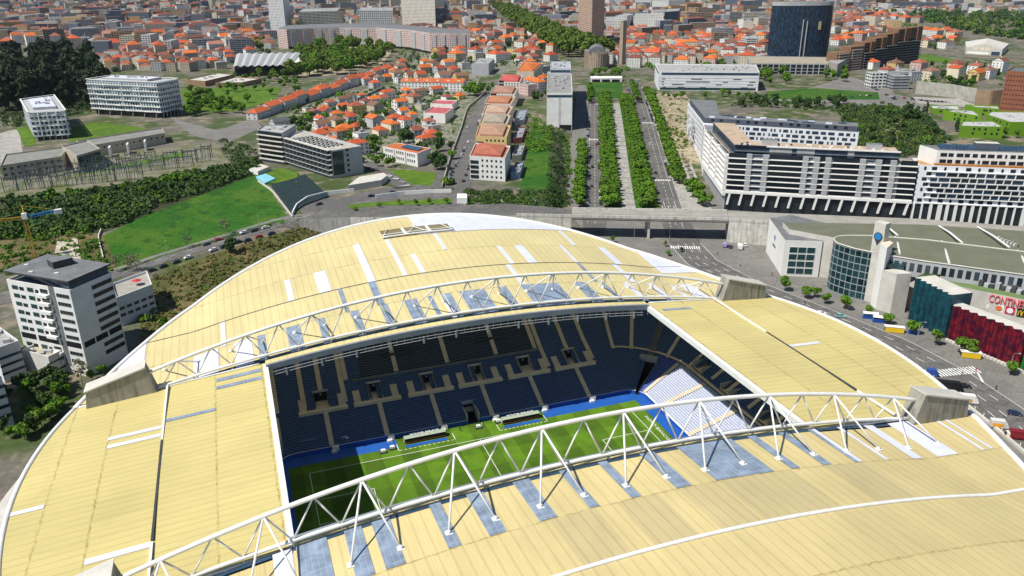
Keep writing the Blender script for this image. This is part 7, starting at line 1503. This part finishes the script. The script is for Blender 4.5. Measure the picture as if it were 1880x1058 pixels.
for i in range(38):
    t_ = -4+i*5.4+(0 if i < 24 else 60)
    if random.random() < .12: continue
    cn = anycol(); car(al(t_, 7.2), aang-PI/2+.25 if t_ < 160 else aang+.5, cn, '%s car, %s of that colour in the angled boulevard parking' % (cn, nth(cn+'P')), 'cars in the angled boulevard parking')
for t_, cn in ((0, 'black'), (6, 'dark grey'), (12, 'white'), (18, 'black'), (24, 'black'), (30, 'white'), (36, 'dark grey'), (43, 'black'), (50, 'dark blue')): car(al(t_, 16.6), aang+PI, cn, '%s car, %s of that colour in the queue waiting at the viaduct' % (cn, nth(cn+'Q')), 'cars queueing at the viaduct')
for t_, n, cn in ((42, 11, 'dark grey'), (92, 11.2, 'black'), (88, 16.2, 'black'), (108, 15.8, 'silver'), (160, 16, 'black'), (158, 14, 'red'), (78, 56, 'black'), (160, 57, 'white'), (255, 58, 'dark grey'), (300, 57, 'silver')): car(al(t_, n), aang+(PI if n > 14 and n < 20 else 0), cn, '%s car driving on the boulevard, %s of that colour away from the viaduct' % (cn, nth(cn+'D')), 'cars driving on the boulevard')
for i, cn in enumerate(['white', 'black', 'dark grey', 'black', 'red', 'dark blue', 'black', 'white']): car(al(66+i*6, 65), aang, cn, '%s car, %s of that colour parked before the courtyard block' % (cn, nth(cn+'C')), 'cars parked before the courtyard block')
for i in range(14):
    cn = anycol(); car(al(225+i*9.5+random.uniform(-1, 1), 65), aang, cn, '%s car, %s of that colour outward along the upper boulevard kerb' % (cn, nth(cn+'U')), 'cars along the upper boulevard')
for i in range(10): cn = anycol(); car(al(375+i*6, 50+random.uniform(-.5, .5)), aang+.9, cn, '%s car, %s of that colour parked beside the church park' % (cn, nth(cn+'K')), 'cars beside the church park')
eang = -.62
car(at(1252, 461), aang+PI, 'black', 'black car driving past the zebra crossing beyond the stadium roof'); car(at(1507, 578), eang, 'white', 'white car driving along the shopping centre road beside the stadium roof'); car(at(1543, 583), eang, 'pale teal', 'pale teal car driving along the shopping centre road'); car(at(1581, 616), eang, 'red', 'red car half hidden by the stadium roof edge'); car(at(1612, 632), eang, 'black', 'black car half hidden by the stadium roof edge'); car(at(1770, 712), eang, 'black', 'black car beside the long low wall near the crossing'); car(at(1862, 762), eang, 'dark blue', 'dark blue car on the wide road near the picture edge'); car(at(1341, 455), .9, 'dark blue', 'dark blue car parked between the lilac van and white van'); car(at(1367, 452), 1.2, 'white', 'white car parked at the foot of the white retaining wall')
for i in range(22):
    u, v = random.choice([(1545+i*4, 178+random.uniform(-2, 3)), (1580+i*3, 150+i*1.6), (1632+i*4, 178+i*.5)]); cn = anycol(); p = G(u, v)
    if free(p, 2): car(p, random.uniform(-.6, .2), cn, '%s car, %s of that colour around the roundabout below the brown complex' % (cn, nth(cn+'R')), 'cars around the roundabout')
for i in range(6): car(G(1708+i*7, 187+i*.4), 1.2, ['black', 'black', 'dark grey', 'black', 'silver', 'white'][i], 'parked car, %s in the row below the stone retaining wall' % ordn(i+1), 'cars below the stone wall')
def van(u, v, ang, col, label, L=5.4, H=2.5, cab=None, mark=None, cat='van', nm='van'):
    p = at(u, v, 0); t = thing(nm, label, cat, (p[0], p[1], .1), None, ang); b = MB(); b.prism([(-L/2, -1), (L/2-1.2, -1), (L/2-1.2, 1), (-L/2, 1)], .5, H, 0, 0, True); b.build('box_body', 'tint', t, color=col, local=True)
    b = MB(); pr = [(L/2-1.2, .5), (L/2, .5), (L/2, 1.2), (L/2-.5, 2.0), (L/2-1.2, 2.1)]; b.face([(x, -1, z) for x, z in pr][::-1]); b.face([(x, 1, z) for x, z in pr])
    for i in range(5): a, c = pr[i], pr[(i+1) % 5]; b.face([(a[0], -1, a[1]), (a[0], 1, a[1]), (c[0], 1, c[1]), (c[0], -1, c[1])])
    b.build('cab', 'tint', t, color=cab or col, local=True); b = MB(); b.face([(L/2+.03, -.9, 1.2), (L/2+.03, .9, 1.2), (L/2-.46, .9, 2.0), (L/2-.46, -.9, 2.0)]); b.build('windscreen', 'glass_dark', t, local=True)
    for x in (-L/2+.9, L/2-1): 
        for y in (-.9, .9): link('wheel', CW, t, None, (x, y, .33))
    if mark:
        b = MB(); b.box((-.6, -1.06, .9), (L*.6, .06, 1.1)); b.box((-.6, 1.06, .9), (L*.6, .06, 1.1)); b.build('side_panel', 'tint', t, color=mark, local=True)
van(1358, 457, 1.1, (.75, .75, .73), 'white van parked at the foot of the white retaining wall'); van(1331, 453, .9, (.30, .24, .50), 'lilac blue van parked near the end of the viaduct', 4.8, 2.0)
van(1735, 716, eang, (.012, .012, .014), 'long black truck parked between roof edge and low wall', 11, 3.4, cat='truck', nm='truck'); van(1772, 740, eang, (.72, .70, .66), 'white food truck with orange side behind the concrete buttress', 7.5, 3.2, mark=(.75, .30, .02), cat='food truck', nm='food_truck'); van(1833, 786, eang, (.62, .60, .56), 'cream food trailer with an orange awning near the roof edge', 5.2, 2.9, mark=(.78, .33, .02), cat='food truck', nm='food_truck'); van(1866, 806, eang+PI, (.20, .015, .025), 'dark red truck with cream roof at the picture edge', 7, 3.0, cab=(.7, .66, .55), mark=(.24, .02, .03), cat='food truck', nm='food_truck'); van(1711, 690, eang, (.03, .08, .30), 'small blue box van beside the low kerb wall', 4, 2.6)
# street furniture
def lamp(p, h, label, ang=0):
    t = thing('street_lamp', label, 'street lamp', p, 'street lamps', ang); b = MB(); b.tube([(0, 0, 0), (0, 0, h*.9), (.4, 0, h), (1.8, 0, h*1.01)], [.11, .08, .06, .05], 5); b.build('pole', 'steel', t, local=True); b = MB(); b.box((1.9, 0, h), (.8, .3, .16)); b.build('lamp_head', 'light_grey', t, local=True)
for i, (u, v) in enumerate([(567, 415), (687, 398), (760, 396), (800, 393), (478, 432), (310, 480), (1112, 432)]): lamp(G(u, v), 10, 'tall grey street lamp, %s along the street behind the far roof edge' % ordn(i+1), 1.6)
for i, (u, v) in enumerate([(1386, 510), (1503, 572), (1682, 630), (1748, 684), (1229, 438), (1164, 440), (1851, 690), (1861, 655)]): lamp(at(u, v, 0), 9, 'tall grey street lamp, %s along the plaza and shopping centre road' % ordn(i+1), -.6)
for i in range(12): lamp(al(10+i*26, 19.2), 8, 'slim street lamp, %s from the viaduct beside the queueing lane' % ordn(i+1), aang+PI/2)
for (u, v), lab, n in (((1641, 610), 'yellow bus shelter under the teal corrugated wall', 7), ((1781, 657), 'yellow bus shelter under the red corrugated wall', 6.5)):
    p = at(u, v, 0); t = thing('bus_shelter', lab, 'bus shelter', (p[0], p[1], .05), 'yellow bus shelters', eang); b = MB(); b.box((0, 1, 0), (n, .15, 2.3)); b.build('back_wall', 'glass_blue', t, local=True); b = MB(); b.box((0, .2, 2.3), (n+.6, 2.2, .2)); b.build('canopy', 'white_wall', t, local=True); b = MB(); b.box((0, -.9, .2), (n, .15, 1.9)); b.build('side_panel', 'yellow_paint', t, local=True)
for (u, v), lab, n in (((1597, 585), 'blue and white market stall under trees beside the road', 6), ((1613, 592), 'blue market stall with scarves hanging beside the yellow shelter', 5), ((1676, 613), 'white domed stall tent near the teal corrugated wall', 4)):
    p = at(u, v, 0); t = thing('market_stall', lab, 'stall', (p[0], p[1], .05), 'stalls by the road', eang); b = MB(); b.box((0, 0, 0), (n, 1.6, 1.0)); b.build('counter', 'blue_paint', t, local=True); b = MB(); b.grid([[(x, y, 2.4+.5*math.cos(y*.9)) for x in np.linspace(-n/2, n/2, 4)] for y in np.linspace(-1.4, 1.4, 7)]); b.build('canopy', 'white_wall', t, local=True)
    b = MB()
    for x in (-n/2+.1, n/2-.1):
        for y in (-1.2, 1.2): b.tube([(x, y, 0), (x, y, 2.4)], .05, 4)
    b.build('post', 'steel', t, local=True); b = MB(); b.box((0, -.9, 1.0), (n*.9, .1, 1.1)); b.build('display', 'seat_bright', t, local=True)
kb = [at(*q, 0)[:2] for q in [(1648, 655), (1700, 690), (1760, 735), (1830, 790), (1900, 850)]]
c, nn = strip('', kb, 1, None, step=4); b = MB(); b.grid([np.c_[c-nn*.5, np.full(len(c), -.1)], np.c_[c-nn*.5, np.full(len(c), .9)], np.c_[c+nn*.5, np.full(len(c), .9)], np.c_[c+nn*.5, np.full(len(c), -.1)]]); tag(b.build('kerb_wall', 'pale_concrete'), 'long low pale concrete wall separating the trucks from the road', 'wall')
for i in range(0, 26): q = c[min(len(c)-1, 2+i*max(1, len(c)//27))]-nn[0]*1.6; b = MB(); b.tube([(*q, 0), (*q, .95)], [.22, .16], 6); tag(b.build('bollard', 'white_wall'), 'white bollard, %s from the viaduct end along the low pale wall' % ordn(i+1), 'bollard', 'bollards along the low wall')
# people
def person(p, ang, col, label):
    V = [(0, 0, .95), (0, 0, 1.2), (0, 0, 1.42), (0, 0, 1.52), (.02, 0, 1.66), (0, -.1, .9), (.12, -.11, .5), (-.05, -.11, .06), (.12, -.11, .02), (0, .1, .9), (-.08, .11, .5), (-.2, .11, .08), (-.06, .11, .03), (0, -.2, 1.4), (-.06, -.25, 1.12), (.08, -.24, .9), (0, .2, 1.4), (.08, .25, 1.12), (.2, .24, .92)]
    E = [(0, 1), (1, 2), (2, 3), (3, 4), (0, 5), (5, 6), (6, 7), (7, 8), (0, 9), (9, 10), (10, 11), (11, 12), (2, 13), (13, 14), (14, 15), (2, 16), (16, 17), (17, 18)]
    Rr = [.15, .14, .15, .06, .105, .1, .07, .05, .04, .1, .07, .05, .04, .07, .05, .04, .07, .05, .04]
    me = bpy.data.meshes.new('person'); me.from_pydata(V, E, []); o = link('person', me, None, col, (p[0], p[1], float(p[2])+.06), ang); mo = o.modifiers.new('skin', 'SKIN')
    for i, r in enumerate(Rr): me.skin_vertices[0].data[i].radius = (r, r)
    me.skin_vertices[0].data[0].use_root = True; o.modifiers.new('sub', 'SUBSURF').levels = 1; me.materials.append(MATS['tint']); tag(o, label, 'person', 'people walking about')
    b = MB(); b.tube([(0, 0, 1.70), (.0, 0, 1.79)], [.10, .06], 8); b.build('hair', 'dark_grey', o, local=True)
for (u, v), a, c_, lab in [((1317, 468), .4, (.02, .02, .025), 'person in dark clothes walking across the plaza near the vans'), ((1359, 491), 2., (.03, .03, .04), 'person in dark clothes standing alone on the wide plaza'), ((1417, 507), 1., (.02, .02, .02), 'person in black walking past the entrance block windows'), ((1424, 517), 2., (.5, .5, .5), 'person in pale clothes near the first pavement tree'), ((1477, 560), .5, (.02, .02, .03), 'person in dark clothes waiting at the roadside by the roof edge'), ((1791, 684), 1.5, (.45, .03, .03), 'person in a red top walking over the zebra crossing'), ((1766, 690), 1.5, (.06, .06, .08), 'person in grey clothes walking over the zebra crossing'), ((1828, 716), 1., (.03, .03, .03), 'person riding along the wide road in dark clothes')]: person(at(u, v, 0), a, c_, lab)
for q, a, c_, lab in [((2.8, 40.6), 0, (.6, .6, .6), 'person in white beside the pitch equipment near the tunnel'), ((-4.5, 40.8), 1, (.05, .05, .06), 'person in dark clothes beside the dugout end'), ((22, 8), 2, (.02, .02, .02), 'person in dark clothes standing on the sunlit pitch')]: person((*q, .06), a, c_, lab)
b = MB(); 
for i, (x, y) in enumerate(((1.5, 40.2), (8.6, 41.2), (-30, 37), (-27, 38))):
    t = thing('equipment_case', 'white equipment case with dark base, %s along the touchline from the tunnel' % ordn(i+1), 'case', (x, y, .07), 'touchline equipment'); b = MB(); b.box((0, 0, 0), (2.0, 1.2, .5)); b.build('lower_box', 'dark_grey', t, local=True); b = MB(); b.prism([(-.8, -.5), (.8, -.5), (.6, .5), (-.6, .5)], .5, 1.2); b.build('cover', 'white_wall', t, local=True)
print('houses', HN, 'objects', len(S.objects))
# ================================================================== AIR
m = bpy.data.materials.new('air'); m.use_nodes = True; nt = m.node_tree; nt.nodes.remove(nt.nodes['Principled BSDF']); v = nd(nt, 'ShaderNodeVolumePrincipled'); v.inputs['Color'].default_value = (.62, .72, .86, 1); v.inputs['Density'].default_value = .00002; v.inputs['Anisotropy'].default_value = .2
nt.links.new(v.outputs[0], nt.nodes['Material Output'].inputs['Volume']); MATS['air'] = m
mb = MB(); mb.box((0, 4700, -2), (18400, 14800, 152)); struct(mb.build('haze', 'air'), 'stuff')
